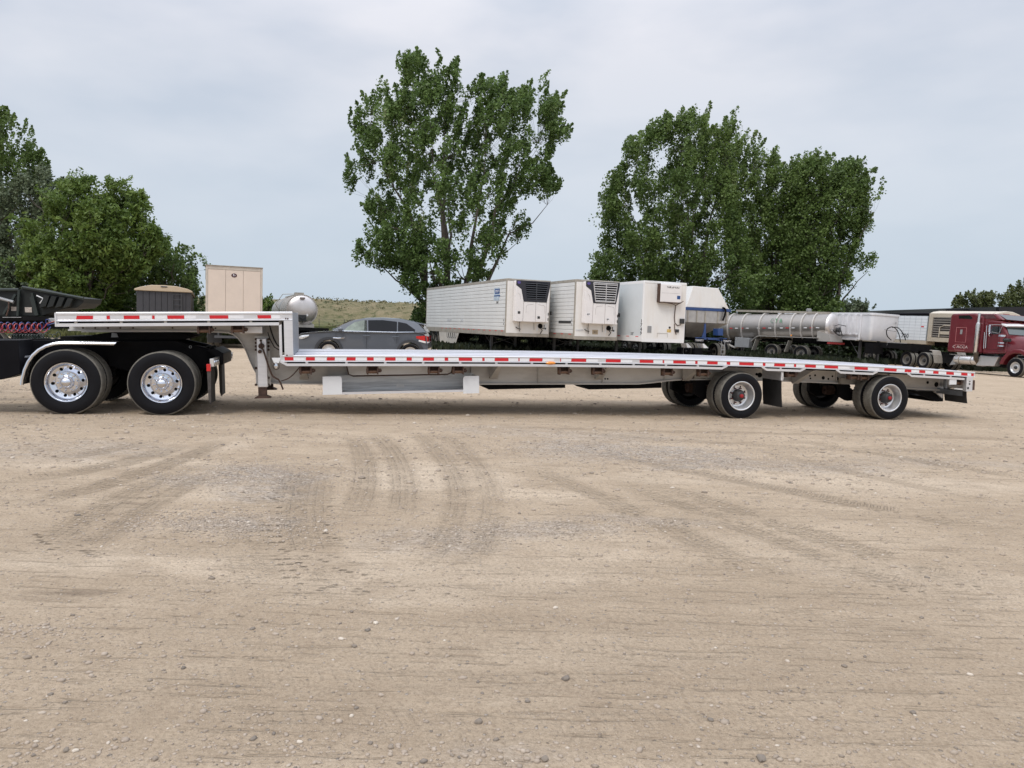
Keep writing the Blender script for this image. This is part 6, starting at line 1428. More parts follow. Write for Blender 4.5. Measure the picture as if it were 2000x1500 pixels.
pane([(.66, 1.17), (.52, 1.33), (.28, 1.52), (.02, 1.60), (-.16, 1.62), (-.20, 1.18)], mat=M('open_window_view', (.22, .26, .22), .1, 0, .4, 3, spec=.8)); pane([(-.26, 1.18), (-.22, 1.62), (-.75, 1.645), (-1.30, 1.60), (-1.32, 1.19)], mat=SG); pane([(-1.36, 1.19), (-1.34, 1.60), (-1.66, 1.54), (-2.0, 1.30), (-1.98, 1.22)], mat=SG)
pane([(-.10, 1.175), (-.09, 1.61), (-.17, 1.615), (-.21, 1.175)], 'door_pillar', TRIM)
mb = MB()
for s in (-1, 1): mb.tube([(.80, s * .945, 1.155), (.2, s * .945, 1.16), (-1.3, s * .945, 1.175), (-1.95, s * .945, 1.20)], .012, 5)
mb.build('chrome_belt_line', CHROME, suv)
mb = MB(); mb.add([(1.10, -.82, 1.17), (1.10, .82, 1.17), (.36, .70, 1.585), (.36, -.70, 1.585)], [(0, 1, 2, 3)]); o = mb.build('windscreen', MATS['windscreen_glass'], suv); o.location = (.035, 0, .02)
mb = MB(); mb.add([(-2.36, -.78, 1.22), (-2.36, .78, 1.22), (-2.16, .68, 1.50), (-2.16, -.68, 1.50)], [(0, 1, 2, 3)]); o = mb.build('rear_window', GLASS, suv); o.location = (-.03, 0, .02)
mb = MB(); mb.prism([(-1.85, 1.60), (-2.32, 1.51), (-2.34, 1.47), (-2.0, 1.50)], -.66, .66); mb.build('rear_spoiler', GP_, suv, bevel=.02)
for s in (-1, 1):
    mb = MB(); mb.loft([[(x, s * y, z1), (x, s * (y + .02), (z1 + z2) / 2), (x, s * y, z2)] for x, y, z1, z2 in ((2.46, .60, .80, .90), (2.36, .90, .78, .92), (2.12, .975, .82, .95), (1.92, .985, .92, .97))]); mb.build('headlight', M('headlamp_glass', (.62, .64, .66), .12, .3, .5, 14, coat=1), suv)
    mb = MB(); mb.loft([[(x, s * y, z1), (x, s * (y + .01), z2)] for x, y, z1, z2 in ((-2.49, .5, .86, 1.04), (-2.47, .80, .84, 1.06), (-2.38, .975, .86, 1.08), (-2.05, .992, .98, 1.05))], caps=False, closed=False); mb.build('tail_light', REDLENS, suv)
    mb = MB(); mb.loft([[(x, s * y, z1), (x, s * (y + .01), z2)] for x, y, z1, z2 in ((-2.51, .5, .82, .86), (-2.49, .80, .80, .85), (-2.40, .982, .80, .87), (-2.15, .995, .86, .92))], caps=False, closed=False); mb.build('reversing_light', WHT_R, suv)
    mb = MB(); mb.loft([[(x + .12, s * 1.0, z - .05), (x, s * 1.0, z - .06), (x - .05, s * 1.0, z + .04), (x + .10, s * 1.0, z + .08)] if 0 else [(x, s * y, z) for x, z in ((.82, 1.14), (.70, 1.13), (.66, 1.24), (.74, 1.28), (.84, 1.24))] for y in (.96, 1.12)]); mb.build('wing_mirror', GP_, suv, bevel=.03)
    for x in (-.10, -1.18): mb = MB(); mb.tube([(x + .02, s * .988, 1.0), (x - .10, s * 1.01, 1.005), (x - .22, s * .988, 1.01)], .018, 6); mb.build('door_handle', GP_, suv)
    mb = MB(); mb.tube([(1.03, s * .992, .88), (.85, s * .995, .875), (.62, s * .992, .90)], .02, 5); mb.build('fender_badge', CHROME, suv)
    mb = MB()
    for cx_ in (xf, xr):
        a_ = [(cx_ - .44 * cos(t), RWH + .44 * sin(t)) for t in np.linspace(-.1, pi + .1, 14)]; b2 = [(cx_ - .53 * cos(t), RWH + .53 * sin(t)) for t in np.linspace(-.1, pi + .1, 14)]
        mb.loft([[(p[0], s * .985, p[1]), (p[0], s * 1.0, p[1]), (q[0], s * .995, q[1]), (q[0], s * .98, q[1])] for p, q in zip(a_, b2)])
    mb.build('wheel_arch_trim', M('arch_grey', (.035, .037, .042), .5), suv)
    for x, z0, z1 in ((-.205, .35, 1.16), (.93, .55, 1.12), (-1.33, .75, 1.16)): mb = MB(); mb.box(x - .005, x + .005, min(s * .984, s * .988), max(s * .984, s * .988), z0, z1); mb.build('door_seam', INK, suv)
    for cx_ in (xf, xr): wheel(suv, cx_, s * .97, RWH * .985, RWH, .25, RWH * .68, 'truck_far', flip=s > 0)
mb = MB(); mb.box(2.47, 2.505, -.6, .6, .62, .86); mb.build('front_grille', TRIM, suv)
for z in (.68, .74, .80): mb = MB(); mb.box(2.505, 2.515, -.58, .58, z, z + .012); mb.build('grille_bar', CHROME, suv)
mb = MB(); mb.box(-.9, .5, -.5, .5, .9, 1.15); mb.build('seats', TRIM, suv)
mb = MB(); mb.tube([(-1.9, 0, 1.5), (-2.0, 0, 1.57)], .02, 5); mb.build('roof_aerial', TRIM, suv)

# ------------------------------------------------------------------ tan box trailer seen from behind
def rear_at(px, Z): return ((px - 1000) / FPX * Z, Z * .9965)
x, y = rear_at(403.5, 37.2); lat = Vector((.93, .37)); c = Vector((x, y)) + lat * 1.295
tv_ = thing('tan_box_trailer', 'tan box trailer with closed rear doors and an oval maroon badge, behind the gooseneck', 'trailer', c.x, c.y, (HB_.x, HB_.y))   # +x points away from the camera, +y to image left
TANB = M('faded_tan_door', (.70, .59, .50), .5, 0, .05, 1.5, dirt=.25, dcol=(.58, .51, .45), dscale=.9)
HH = (CAM_Z - gzf(c.x, c.y)) + 2.50
mb = MB(); mb.box(.05, 15.5, -1.29, 1.29, 1.12, HH - .03); mb.build('box_body', M('tan_side_wall', (.50, .44, .37), .5, 0, .06, 2, dirt=.2), tv_)
mb = MB()
for y0, y1 in ((-1.30, -1.20), (1.20, 1.30)): mb.box(-.02, .12, y0, y1, 1.0, HH)
mb.box(-.02, .12, -1.2, 1.2, HH - .17, HH); mb.box(-.02, .12, -1.2, 1.2, .98, 1.14); mb.build('rear_frame', M('tan_frame', (.56, .50, .43), .5, 0, .08, 4, dirt=.3), tv_, bevel=.01)
mb = MB(); mb.box(-.06, 15.5, -1.31, 1.31, HH + .001, HH + .03); mb.build('roof_edge', GRIME, tv_)
for y0, y1 in ((-1.195, -.41), (-.40, .40), (.41, 1.195)): mb = MB(); mb.box(-.01, .04, y0, y1, 1.145, HH - .175); mb.build('door_panel', TANB, tv_, bevel=.008)
mb = MB(); mb.lathe([(-.012, .002), (-.012, .125), (0, .13)], 20, 'x'); o = mb.build('oval_badge', M('maroon_badge', (.06, .012, .018), .4), tv_, None, (-.012, .02, HH - .42)); o.scale = (1, 1, .75)
text('h', .17, WHT_R, tv_, 'badge_letter', (-.027, .02, HH - .41), (0, -1, 0), (0, 0, 1), sx=1.5)
for yb in (-.55, .55): mb = MB(); mb.cyl((-.03, yb, 1.15), (-.03, yb, HH - .5), .014, 6); mb.build('locking_bar', GRIME, tv_) if 0 else None
mb = MB(); mb.box(-.02, 0, -.9, .9, .5, .62); mb.box(.0, .1, -.75, -.69, .6, 1.1); mb.box(.0, .1, .69, .75, .6, 1.1); mb.build('underride_guard', DGREY, tv_)
for y0 in (-1.2, .55): mb = MB(); mb.box(.5, .52, y0, y0 + .65, .25, 1.0); mb.build('mud_flap', FLAP, tv_)
mb = MB(); mb.box(.1, 6, -.55, -.45, .75, 1.1); mb.box(.1, 6, .45, .55, .75, 1.1); mb.box(1, 14, -1.1, 1.1, .95, 1.1); mb.build('bogie_frame', BLACK_MATT, tv_)
far_wheels(tv_, (1.4, 2.65), 1.22)
for s in (-1, 1): mb = MB(); mb.box(12, 12.15, s * .8 - .07, s * .8 + .07, .1, 1.0); mb.build('landing_leg', DGREY, tv_)
# grey grain hopper with tan tarp
x, y = rear_at(269.5, 38.9); c = Vector((x, y)) + lat * 1.27
gh_ = thing('grain_hopper_trailer', 'dark grey grain trailer under a rounded tan tarp, left of the tan box trailer', 'trailer', c.x, c.y, (HB_.x, HB_.y))
up0 = (CAM_Z - gzf(c.x, c.y)); s38 = 38.9 / FPX
zt_ = up0 + (622 - 567) * s38; ztop = up0 + (622 - 557.5) * s38
GS = M('charcoal_panel', (.055, .055, .062), .5, .2, .08, 3, dirt=.2, dcol=(.10, .10, .10))
mb = MB(); mb.box(.02, 12, -1.24, 1.24, 1.55, zt_); mb.loft([[(.02, -1.24, 1.55), (.02, 1.24, 1.55), (12, 1.24, 1.55), (12, -1.24, 1.55)], [(2.0, -.5, .8), (2.0, .5, .8), (10, .5, .8), (10, -.5, .8)]]); mb.build('hopper_body', GS, gh_)
ed_ = [-1.27, -1.02, -.72, -.44, -.16, .12, .40, .68, .96, 1.27]
for a, b_ in zip(ed_[:-1], ed_[1:]): mb = MB(); mb.box(-.02, .02, a + .012, b_ - .012, 1.56, zt_); mb.build('rear_panel', GS, gh_, bevel=.006)
tp = [(-1.33, zt_ + .02), (-1.1, zt_ + .12), (-.6, ztop - .02), (0, ztop + .01), (.6, ztop - .01), (1.1, zt_ + .12), (1.36, zt_ + .02), (1.36, zt_ - .06), (-1.33, zt_ - .06)]
mb = MB(); mb.prismx(tp, -.12, 12.1); mb.build('tan_tarp', M('tan_tarp_cloth', (.52, .42, .30), .75, 0, .07, 2, .1, 8, dirt=.15), gh_, bevel=.03)
mb = MB(); mb.tube([(-.125, .15, ztop - .07), (-.125, -.15, ztop - .07)], .03, 6); mb.build('tarp_stitch', DGREY, gh_)
for yy_ in (-.42, -.82): mb = MB(); mb.tube([(-.08, yy_, 1.4), (-.08, yy_, zt_ - .15)], .02, 5); mb.build('ladder_rail', DGREY, gh_)
for z in np.arange(1.5, zt_ - .1, .27): mb = MB(); mb.tube([(-.08, -.42, z), (-.08, -.82, z)], .018, 5); mb.build('ladder_rung', DGREY, gh_)
mb = MB(); mb.box(.0, 12, -.5, -.4, .75, .95); mb.box(0, 12, .4, .5, .75, .95); mb.build('frame', BLACK_MATT, gh_); far_wheels(gh_, (1.2, 2.5), 1.22)
# silver tanker on the left, nose frame dark
Xc, Yc = (589 - 1000) / FPX * 52, 52
ln = thing('polished_tanker', 'polished tank trailer with round shiny end, parked between tan box trailer and grey vehicle', 'trailer', Xc, Yc, NOSE)
zc_ = (CAM_Z - gzf(Xc, Yc)) + (622 - 605.5) * 52 / FPX; RR = .99
mb = MB(); mb.loft([ring(-12.5, RR, zc_), ring(-3, RR, zc_), ring(0, RR, zc_)]); mb.build('tank_barrel', M('ribbed_tank_grey', (.36, .35, .32), .42, .7, .12, 3, dirt=.4, dcol=(.18, .17, .14)), ln, 40)
mb = MB(); mb.loft([ring(.0, RR, zc_), ring(.05, RR * .97, zc_), ring(.16, RR * .8, zc_), ring(.24, RR * .5, zc_), ring(.27, .02, zc_)]); mb.build('tank_head', DOME, ln, 60)
mb = MB(); mb.loft([ring(-.06, RR, zc_), ring(-.06, RR + .06, zc_), ring(.03, RR + .06, zc_), ring(.03, RR * .97, zc_)], caps=False); mb.build('head_flange', MATS['ring_grey'], ln, 40)
mb = MB()
for k in range(44): a_ = 2 * pi * k / 44; mb.box(.03, .06, (RR + .03) * cos(a_) - .018, (RR + .03) * cos(a_) + .018, zc_ + (RR + .03) * sin(a_) - .018, zc_ + (RR + .03) * sin(a_) + .018)
mb.build('flange_bolts', GRIME, ln, kind='stuff')
for x in (-1.4, -2.8, -4.2, -7.5, -9): mb = MB(); mb.loft([ring(x - .05, RR, zc_), ring(x - .04, RR + .04, zc_), ring(x + .04, RR + .04, zc_), ring(x + .05, RR, zc_)], caps=False); mb.build('tank_ring', MATS['ring_grey'], ln, 40)
mb = MB(); mb.loft([ring(-5.6, RR + .02, zc_), ring(-5.5, RR + .03, zc_)], caps=False); mb.build('tank_strap', BLACK, ln)
mb = MB(); mb.box(-9, -1.6, -.25, .25, zc_ + RR - .02, zc_ + RR + .1); mb.box(-2.0, -1.5, -.3, .3, zc_ + RR, zc_ + RR + .22); mb.tube([(-5.2, -.9, zc_ - .2), (-5.1, -1.3, zc_ + .4), (-4.9, -.8, zc_ + 1.15), (-4.5, .1, zc_ + 1.2)], .025, 5); mb.build('top_rail', GRIME, ln)
mb = MB(); mb.box(.24, .30, -.17, .17, zc_ + .72, zc_ + .84); mb.build('head_plate', M('brown_plate', (.2, .16, .14), .6), ln)
mb = MB(); mb.box(.1, .34, -.26, .26, zc_ - .75, zc_ - .33); mb.tube([(.36, -.2, zc_ - .45), (.4, .0, zc_ - .6), (.36, .2, zc_ - .45)], .03, 6); mb.tube([(.36, 0, zc_ - .55), (.36, .02, zc_ - .85)], .035, 6); mb.build('outlet_valve', DARKHUB, ln)
for yy_, z in ((-.42, -.5), (.33, -.34)): mb = MB(); mb.box(.26, .30, yy_ - .05, yy_ + .05, zc_ + z - .06, zc_ + z + .06); mb.build('head_sticker', WHITE_PLATE, ln)
zf2 = zc_ - RR - .05; mb = MB(); mb.prism([(-1.5, zc_ - .8), (.2, zf2 + .05), (.2, zf2 - .12), (-1.5, zf2 - .12)], -.8, .8); mb.build('cradle', MATS['fender_grey'], ln)
mb = MB(); mb.box(.1, .4, -.8, 1.75, zf2 - .33, zf2 - .13); mb.box(-9, .1, -.5, -.38, zf2 - .4, zf2 - .1); mb.box(-9, .1, .38, .5, zf2 - .4, zf2 - .1); mb.box(-1.5, -.1, -1.1, 1.1, zf2 - .9, zf2 - .35); mb.build('frame', BLACK_MATT, ln)
far_wheels(ln, (-1.2, -2.5, -9.5, -10.8), 1.22, style='painted')
# black side dump equipment at the left edge
def BL(px, py, t=0.): s, z = hit((-12, 22.5 + t), (1, .05), px, py); return s, z
bd = thing('black_dump_trailer', 'black side dump trailer with raised ribbed tub at the far left behind the hoses', 'trailer', -14.0, 22.5, (1, .05), tilt=False)
def B_(px, py): s, z = BL(px, py); return s + 2.0 , z - bd.location.z
TUB = M('black_tub_paint', (.006, .009, .009), .6, .1, .2, 3, dirt=.25, dcol=(.035, .035, .035))
mb = MB(); mb.prism([B_(-90, 566), B_(0, 565.5), B_(34, 566), B_(41, 561), B_(100, 574.5), B_(161, 583), B_(158, 592), B_(146, 601), B_(120, 603), B_(78, 617), B_(-90, 617)], .0, 1.1); mb.build('tub', TUB, bd, bevel=.01)
for a, b_ in (((41, 561), (161, 583)), ((-90, 566), (34, 566))): p, q = B_(*a), B_(*b_); mb = MB(); mb.tube([(p[0], -.04, p[1]), (q[0], -.04, q[1])], .05, 6); mb.build('tub_rim', M('rim_dark_green', (.018, .026, .024), .55, .1, .15, 5), bd)
for px in (88, 102, 118, 134): a, b_, c_, d_ = B_(px, 577 + (px - 88) * .12), B_(px + 10, 578 + (px - 88) * .12), B_(px + 3, 598), B_(px - 9, 601); mb = MB(); mb.prism([a, b_, c_, d_], -.16, -.002); mb.build('tub_rib', TUB, bd)
for a, b_ in (((37, 566), (34, 617)), ((62, 572), (73, 616)), ((30, 575), (7, 613)), ((60, 580), (70, 616))): p, q = B_(*a), B_(*b_); mb = MB(); mb.tube([(p[0], -.09, p[1]), (q[0], -.09, q[1])], .045, 4); mb.build('tub_brace', MATS['rim_dark_green'], bd)
mb = MB(); p = [B_(*q) for q in ((72, 577), (85, 583), (78, 592.5))]; mb.tube([(q[0], -.12, q[1]) for q in p], .02, 4); mb.build('white_angle_mark', WHITE_PLATE, bd)
for x0, y0, x1, y1 in ((18, 599, 30, 607), (45, 600, 58, 610)): a, b_ = B_(x0, y1), B_(x1, y0); mb = MB(); mb.box(a[0], b_[0], -.01, -.001, a[1], b_[1]); mb.build('safety_sticker', M('worn_sticker', (.45, .40, .36), .6, 0, .3, 20), bd)
mb = MB(); p, q = B_(-20, 577), B_(28, 590); mb.cyl((p[0], -.15, p[1]), (q[0], -.15, q[1]), .045, 8); mb.build('hydraulic_ram', GREYBOX, bd, 40)
mb = MB(); p, q = B_(21, 589), B_(16, 617); mb.tube([(p[0], -.2, p[1]), ((p[0] + q[0]) / 2 + .03, -.2, (p[1] + q[1]) / 2), (q[0], -.2, q[1])], .02, 5); mb.build('chain', RUST, bd)
mb = MB(); p, q = B_(-100, 617.5), B_(97, 626); mb.box(p[0], q[0], -.1, .1, q[1], p[1]); mb.box(p[0], q[0], 1.9, 2.1, q[1], p[1]); mb.box(p[0], q[0] - .2, .1, 1.9, q[1] - .25, p[1] - .03); mb.build('frame', BLACK_MATT, bd)
p, q = B_(6, 619), B_(42, 620.5); mb = MB(); mb.box(p[0], q[0], -.14, -.11, q[1], p[1]); mb.build('light_bar', GREYBOX, bd)
p, q = B_(94, 621), B_(110, 630); mb = MB(); mb.box(p[0], q[0], -.12, .0, q[1], p[1]); mb.build('grey_bracket', GREYBOX, bd, bevel=.03)
for x in (-2.6, -1.3): 
    for s in (0, 1): wheel(bd, x, .05 if s == 0 else 2.2, .5, .5, .26, .3, 'painted', flip=s == 1)

# ------------------------------------------------------------------ long dark shed on the right
sh = thing('dark_shed', 'long low black open sided shed with a flat roof behind the trucks at the right', 'building', 46, 66, (1, 0), tilt=False)
SX, SY, SZ = sh.location
def hl(px, Y): return (px - 1000) / FPX * Y
pR = (hl(1941, 62), 62.0); pL = (hl(1688, 118), 118.0)
zR = CAM_Z + (622 - 600.3) * 62 / FPX; zL = CAM_Z + (622 - 608) * 118 / FPX
SH = M('black_shed_metal', (.014, .014, .018), .5, .2, .1, 1)
def fas(a, za, b_, zb_, th, nm, mat, off=0): 
    d = Vector((b_[0] - a[0], b_[1] - a[1])).normalized(); nrm = Vector((d.y, -d.x)) * .3
    mb = MB(); v = []
    for (p, z) in ((a, za), (b_, zb_)):
        for k in (0, 1):
            for zz_ in (z - th, z): v.append((p[0] - SX + nrm.x * k, p[1] - SY + nrm.y * k, zz_ - SZ))
    mb.hexa(v); return mb.build(nm, mat, sh)
far_r = (pR[0] + 40, pR[1] + 5)
fas(pR, zR, pL, zL, .55, 'fascia', SH); fas(pR, zR - .001, far_r, zR + .0, 1.35, 'fascia', SH)
mb = MB(); q = (pL[0] + 45, pL[1] + 5); v = [(p[0] - SX, p[1] - SY, z - SZ) for p, z in ((pR, zR - .02), (far_r, zR - .02), (q, zL - .02), (pL, zL - .02))]; mb.add(v + [(a[0], a[1], a[2] + .06) for a in v], [(0, 1, 2, 3), (4, 5, 6, 7), (0, 1, 5, 4), (1, 2, 6, 5), (2, 3, 7, 6), (3, 0, 4, 7)]); mb.build('roof', SH, sh)
for k in range(7): u = k / 6; p = (pR[0] * (1 - u) + pL[0] * u + .2, pR[1] * (1 - u) + pL[1] * u + .1); zt_ = zR * (1 - u) + zL * u; mb = MB(); mb.box(p[0] - SX - .15, p[0] - SX + .15, p[1] - SY - .15, p[1] - SY + .15, gzf(*p) - SZ - .1, zt_ - SZ - .3); mb.build('post', SH, sh)
mb = MB(); d = (1.5, .4); v = [(p[0] + d[0] - SX, p[1] + d[1] - SY, z - SZ) for p, z in ((pR, gzf(*pR) - .2), (pL, gzf(*pL) - .2), (pL, zL - .05), (pR, zR - .05))]; mb.add(v + [(a[0] + .2, a[1], a[2]) for a in v], [(0, 1, 2, 3), (4, 5, 6, 7), (0, 1, 5, 4), (1, 2, 6, 5), (2, 3, 7, 6), (3, 0, 4, 7)])
v = [(p[0] - SX, p[1] + 7 - SY, z - SZ) for p, z in ((pR, gzf(*pR) - .2), (far_r, gzf(*far_r) - .2), (far_r, zR - .05), (pR, zR - .05))]; mb.add(v + [(a[0], a[1] + .2, a[2]) for a in v], [(0, 1, 2, 3), (4, 5, 6, 7), (0, 1, 5, 4), (1, 2, 6, 5), (2, 3, 7, 6), (3, 0, 4, 7)]); mb.build('wall', SH, sh)
for k in range(5): p = (pR[0] + 3 + k * 7, pR[1] + .5 + k * .8); mb = MB(); mb.box(p[0] - SX - .15, p[0] - SX + .15, p[1] - SY - .15, p[1] - SY + .15, gzf(*p) - SZ - .1, zR - SZ - 1.2); mb.build('post', SH, sh)

# ------------------------------------------------------------------ wire fence in front of the hill
wf = thing('wire_fence', 'thin wire fence with slim posts at the foot of the dry hill', 'fence', -26, 92, (1, 0), tilt=False)
for k in range(13): x = -18 + k * 3; X_ = -26 + x; mb = MB(); zb_ = gzf(X_, 92) - wf.location.z; mb.cyl((x, 0, zb_), (x, 0, zb_ + 1.5), .04, 6); mb.build('post', DGREY, wf)
for h_2 in (.4, .75, 1.1, 1.4): mb = MB(); mb.tube([(x, 0, gzf(-26 + x, 92) - wf.location.z + h_2) for x in (-18, -6, 6, 18)], .012, 4); mb.build('wire', DGREY, wf)
# ================================================================== trees
BARK = M('grey_brown_bark', (.12, .10, .085), .9, 0, .3, 5, .4, 12, stretch=(1, 1, .3))
L_POP = leaf_mat('cottonwood_leaves', (.065, .115, .030), (.18, .27, .08), .42, (.29, .31, .17))
L_GRV = leaf_mat('poplar_leaves', (.065, .112, .030), (.185, .265, .075), .42, (.23, .27, .12))
L_WIL = leaf_mat('willow_leaves', (.070, .125, .026), (.19, .265, .06), .32)
L_GRY = leaf_mat('grey_green_leaves', (.07, .10, .05), (.18, .22, .13), .28)
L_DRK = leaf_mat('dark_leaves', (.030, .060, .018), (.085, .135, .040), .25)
L_UND = leaf_mat('added_shade_undergrowth', (.012, .022, .008), (.038, .055, .020), .15)  # leaf colour darkened to hold the shade below the parked trailers
L_YEL = leaf_mat('yellow_green_leaves', (.06, .085, .025), (.17, .19, .07), .3)
def inside(px, py, P):
    r = np.zeros(len(px), bool); n = len(P)
    for i in range(n):
        x1, y1 = P[i]; x2, y2 = P[(i + 1) % n]
        c_ = ((y1 > py) != (y2 > py)); t = (x2 - x1) * (py - y1) / ((y2 - y1) if y2 != y1 else 1e-9) + x1; r ^= c_ & (px < t)
    return r
def edge_dist(px, py, P):
    d = np.full(len(px), 1e9); n = len(P)
    for i in range(n):
        a = np.array(P[i], float); b_ = np.array(P[(i + 1) % n], float); ab = b_ - a; L2 = (ab ** 2).sum() + 1e-9
        t = np.clip(((px - a[0]) * ab[0] + (py - a[1]) * ab[1]) / L2, 0, 1); d = np.minimum(d, np.hypot(px - a[0] - t * ab[0], py - a[1] - t * ab[1]))
    return d
def tree(name, label, P, Y, base, nleaf, leaf, mat, stems=4, wind=.25, plume=(1.6, .34), upw=.9, group=None, gap=.42, seed=1, droop=0., depthk=.9, cat='tree', aspect=1.0, nlimb=16, edge=.5, boughs=60, bough_r=.72, radial=.60, lead=True):
    """P: crown outline in picture pixels at distance Y; turned into a rounded volume of leafy shoots borne on limbs"""
    r = np.random.default_rng(seed); k = Y / FPX
    P = np.array(P, float); bx, by = base
    c0, c1 = P.min(0), P.max(0)
    root = np.array([(bx - 1000) * k, Y]); gzr = gzf(root[0], root[1])
    def w3(px, py):
        u = px - 1000.; v = 750. - py; kk = Y / (FPX * cos(PITCH) + v * sin(PITCH)); return kk * u, CAM_Z + kk * (-FPX * sin(PITCH) + v * cos(PITCH))
    # shoots
    A_px = 0
    n0 = 60000; sx = r.uniform(c0[0], c1[0], n0); sy = r.uniform(c0[1], c1[1], n0); ins = inside(sx, sy, P); sx, sy = sx[ins], sy[ins]; area = len(sx) / n0 * (c1 - c0).prod()
    ed = edge_dist(sx, sy, P); Rm = np.percentile(ed, 97)
    pl_px = plume[0] / k
    nplume = int(nleaf / 62); pick_ = r.choice(len(sx), size=min(len(sx), nplume * 7), replace=False)
    sx, sy, ed = sx[pick_], sy[pick_], ed[pick_]
    hd_ = np.sqrt(np.clip(ed * (2 * Rm - np.minimum(ed, Rm)), 0, None)) * k * depthk
    sgn = r.uniform(-1, 1, len(sx)); sgn = np.sign(sgn) * np.abs(sgn) ** .6
    dy = sgn * hd_
    X, Z = w3(sx, sy); pos = np.stack([X, Y + dy, Z], 1)
    cn = fbm(pos[:, 0] * .45 + 3 * seed, pos[:, 2] * .45 + pos[:, 1] * .33, 3)
    # boughs: shoots gather in rounded masses with open gaps between them
    ci = [int(r.integers(len(pos)))]; q3 = pos * np.array([1, .75, .8])
    dm = np.linalg.norm(q3 - q3[ci[0]], axis=1)
    for _ in range(boughs - 1):
        j = int(np.argmax(dm * r.uniform(.55, 1, len(pos)))); ci.append(j); dm = np.minimum(dm, np.linalg.norm(q3 - q3[j], axis=1))
    rb = r.uniform(.75, 1.25, len(ci)) * bough_r * (area * k * k / len(ci)) ** .5
    dn = np.min(np.stack([np.linalg.norm(q3 - q3[j], axis=1) / rb[i] for i, j in enumerate(ci)]), 0)
    keep = (cn > gap - .12 * (ed < 14)) & (dn + (cn - .5) * 1.2 < 1); pos = pos[keep][:nplume]; ed = ed[keep][:nplume]; n = len(pos)
    # slim leading shoots that stand out of the crown's outline
    Pv = np.repeat(P[P[:, 1] < c1[1] - .55 * (c1[1] - c0[1])], 2, 0) + r.normal(size=(2 * int((P[:, 1] < c1[1] - .55 * (c1[1] - c0[1])).sum()), 2)) * 3
    Pv = Pv if lead else Pv[:0]
    Xv, Zv = w3(Pv[:, 0], Pv[:, 1]); nv = len(Pv); pos = np.concatenate([pos, np.stack([Xv, Y + r.normal(size=nv) * 1.2, Zv], 1)]); n = len(pos); slim = np.concatenate([np.ones(n - nv), np.full(nv, .62)])
    cb = np.array([root[0], Y, CAM_Z + (622 - (c1[1] * .75 + c0[1] * .25)) * k])
    d = pos - cb; d /= np.linalg.norm(d, axis=1)[:, None] + 1e-9
    d = d * radial + np.array([wind, 0, upw]) + r.normal(size=d.shape) * .42; d /= np.linalg.norm(d, axis=1)[:, None]
    if droop: d[:, 2] -= droop * r.random(n); d /= np.linalg.norm(d, axis=1)[:, None]
    Lp = plume[0] * r.uniform(.55, 1.25, n); bs = pos - d * Lp[:, None]
    per = r.integers(35, 90, n); pid = np.repeat(np.arange(n), per); m = len(pid)
    s = r.beta(1.1, 1.0, m); rad = plume[1] * slim[pid] * np.sin(pi * np.clip(s * .80 + .17, 0, 1)) ** .9 * (Lp[pid] / plume[0])
    off = r.normal(size=(m, 3)) * .5; off /= np.maximum(1, np.linalg.norm(off, axis=1))[:, None]
    cen = bs[pid] + d[pid] * (s * Lp[pid])[:, None] + off * rad[:, None]
    pt = r.random(n); tint = np.clip(.62 * pt[pid] ** 1.3 + .22 * r.random(m) + .35 * (fbm(pos[:, 0] * .2, pos[:, 2] * .2)[pid]) , 0, 1)
    v, f = cards(cen, leaf * r.uniform(.6, 1.5, m), aspect=aspect)
    T = thing(name, label, cat, root[0], root[1], (1, 0), group, tilt=False)
    loc = np.array(T.location)
    me = np_mesh('crown', v - loc, f, mat, smooth=False, face_attrs=dict(tint=tint)); put('crown', me, T)
    # limbs: stems, then limbs to spread-out points, then twigs to the shoots
    ends = [pos[r.integers(n)]]
    for _ in range(nlimb - 1):
        dd = np.min([np.linalg.norm(pos - e_, axis=1) for e_ in ends], 0); ends.append(pos[int(np.argmax(dd * (.6 + .4 * r.random(n))))])
    mb = MB(); H = (c1[1] - c0[1]) * k; base3 = np.array([root[0], root[1], gzr - .1]); tr_r = max(.08, .018 * H + .04)
    nodes = []; nrad = []
    stt = [base3 + np.array([(i - (stems - 1) / 2) * tr_r * 1.6, r.normal() * .25, 0]) for i in range(stems)]
    for i, e_ in enumerate(ends):
        st0 = stt[int(np.argmin([abs(e_[0] - s0[0] - (j - (stems - 1) / 2) * H * .12) for j, s0 in enumerate(stt)]))]
        e2 = st0 + (e_ - st0) * .84; mid = st0 + (e2 - st0) * np.array([.16, .16, .58])
        ts = np.linspace(0, 1, 9); C = [(1 - t) ** 2 * st0 + 2 * t * (1 - t) * mid + t * t * e2 + r.normal(size=3) * .010 * H * (0 < t) for t in ts]
        rr = [tr_r * .72 * (1 - t) ** 1.3 + .02 for t in ts]; mb.tube([c_ - loc for c_ in C], rr, 6, caps=False)
        nodes += C[2:]; nrad += rr[2:]
    nodes = np.array(nodes)
    for i in list(r.choice(n, size=min(n, 320), replace=False)) + list(range(n - nv, n)):
        b0 = bs[i]; dd = np.linalg.norm(nodes - b0, axis=1) + 3 * np.maximum(0, nodes[:, 2] - b0[2]); j = int(np.argmin(dd)); a0 = nodes[j]
        if dd[j] < .3: continue
        md = (a0 + b0) / 2 + np.array([0, 0, -.08 * dd[j]]); r0 = min(.045, nrad[j] * .6)
        mb.tube([a0 - loc, md - loc, b0 - loc, pos[i] - loc], [r0, r0 * .7, r0 * .5, .008], 3, caps=False)
    mb.build('trunk', BARK, T, 60)
    return T
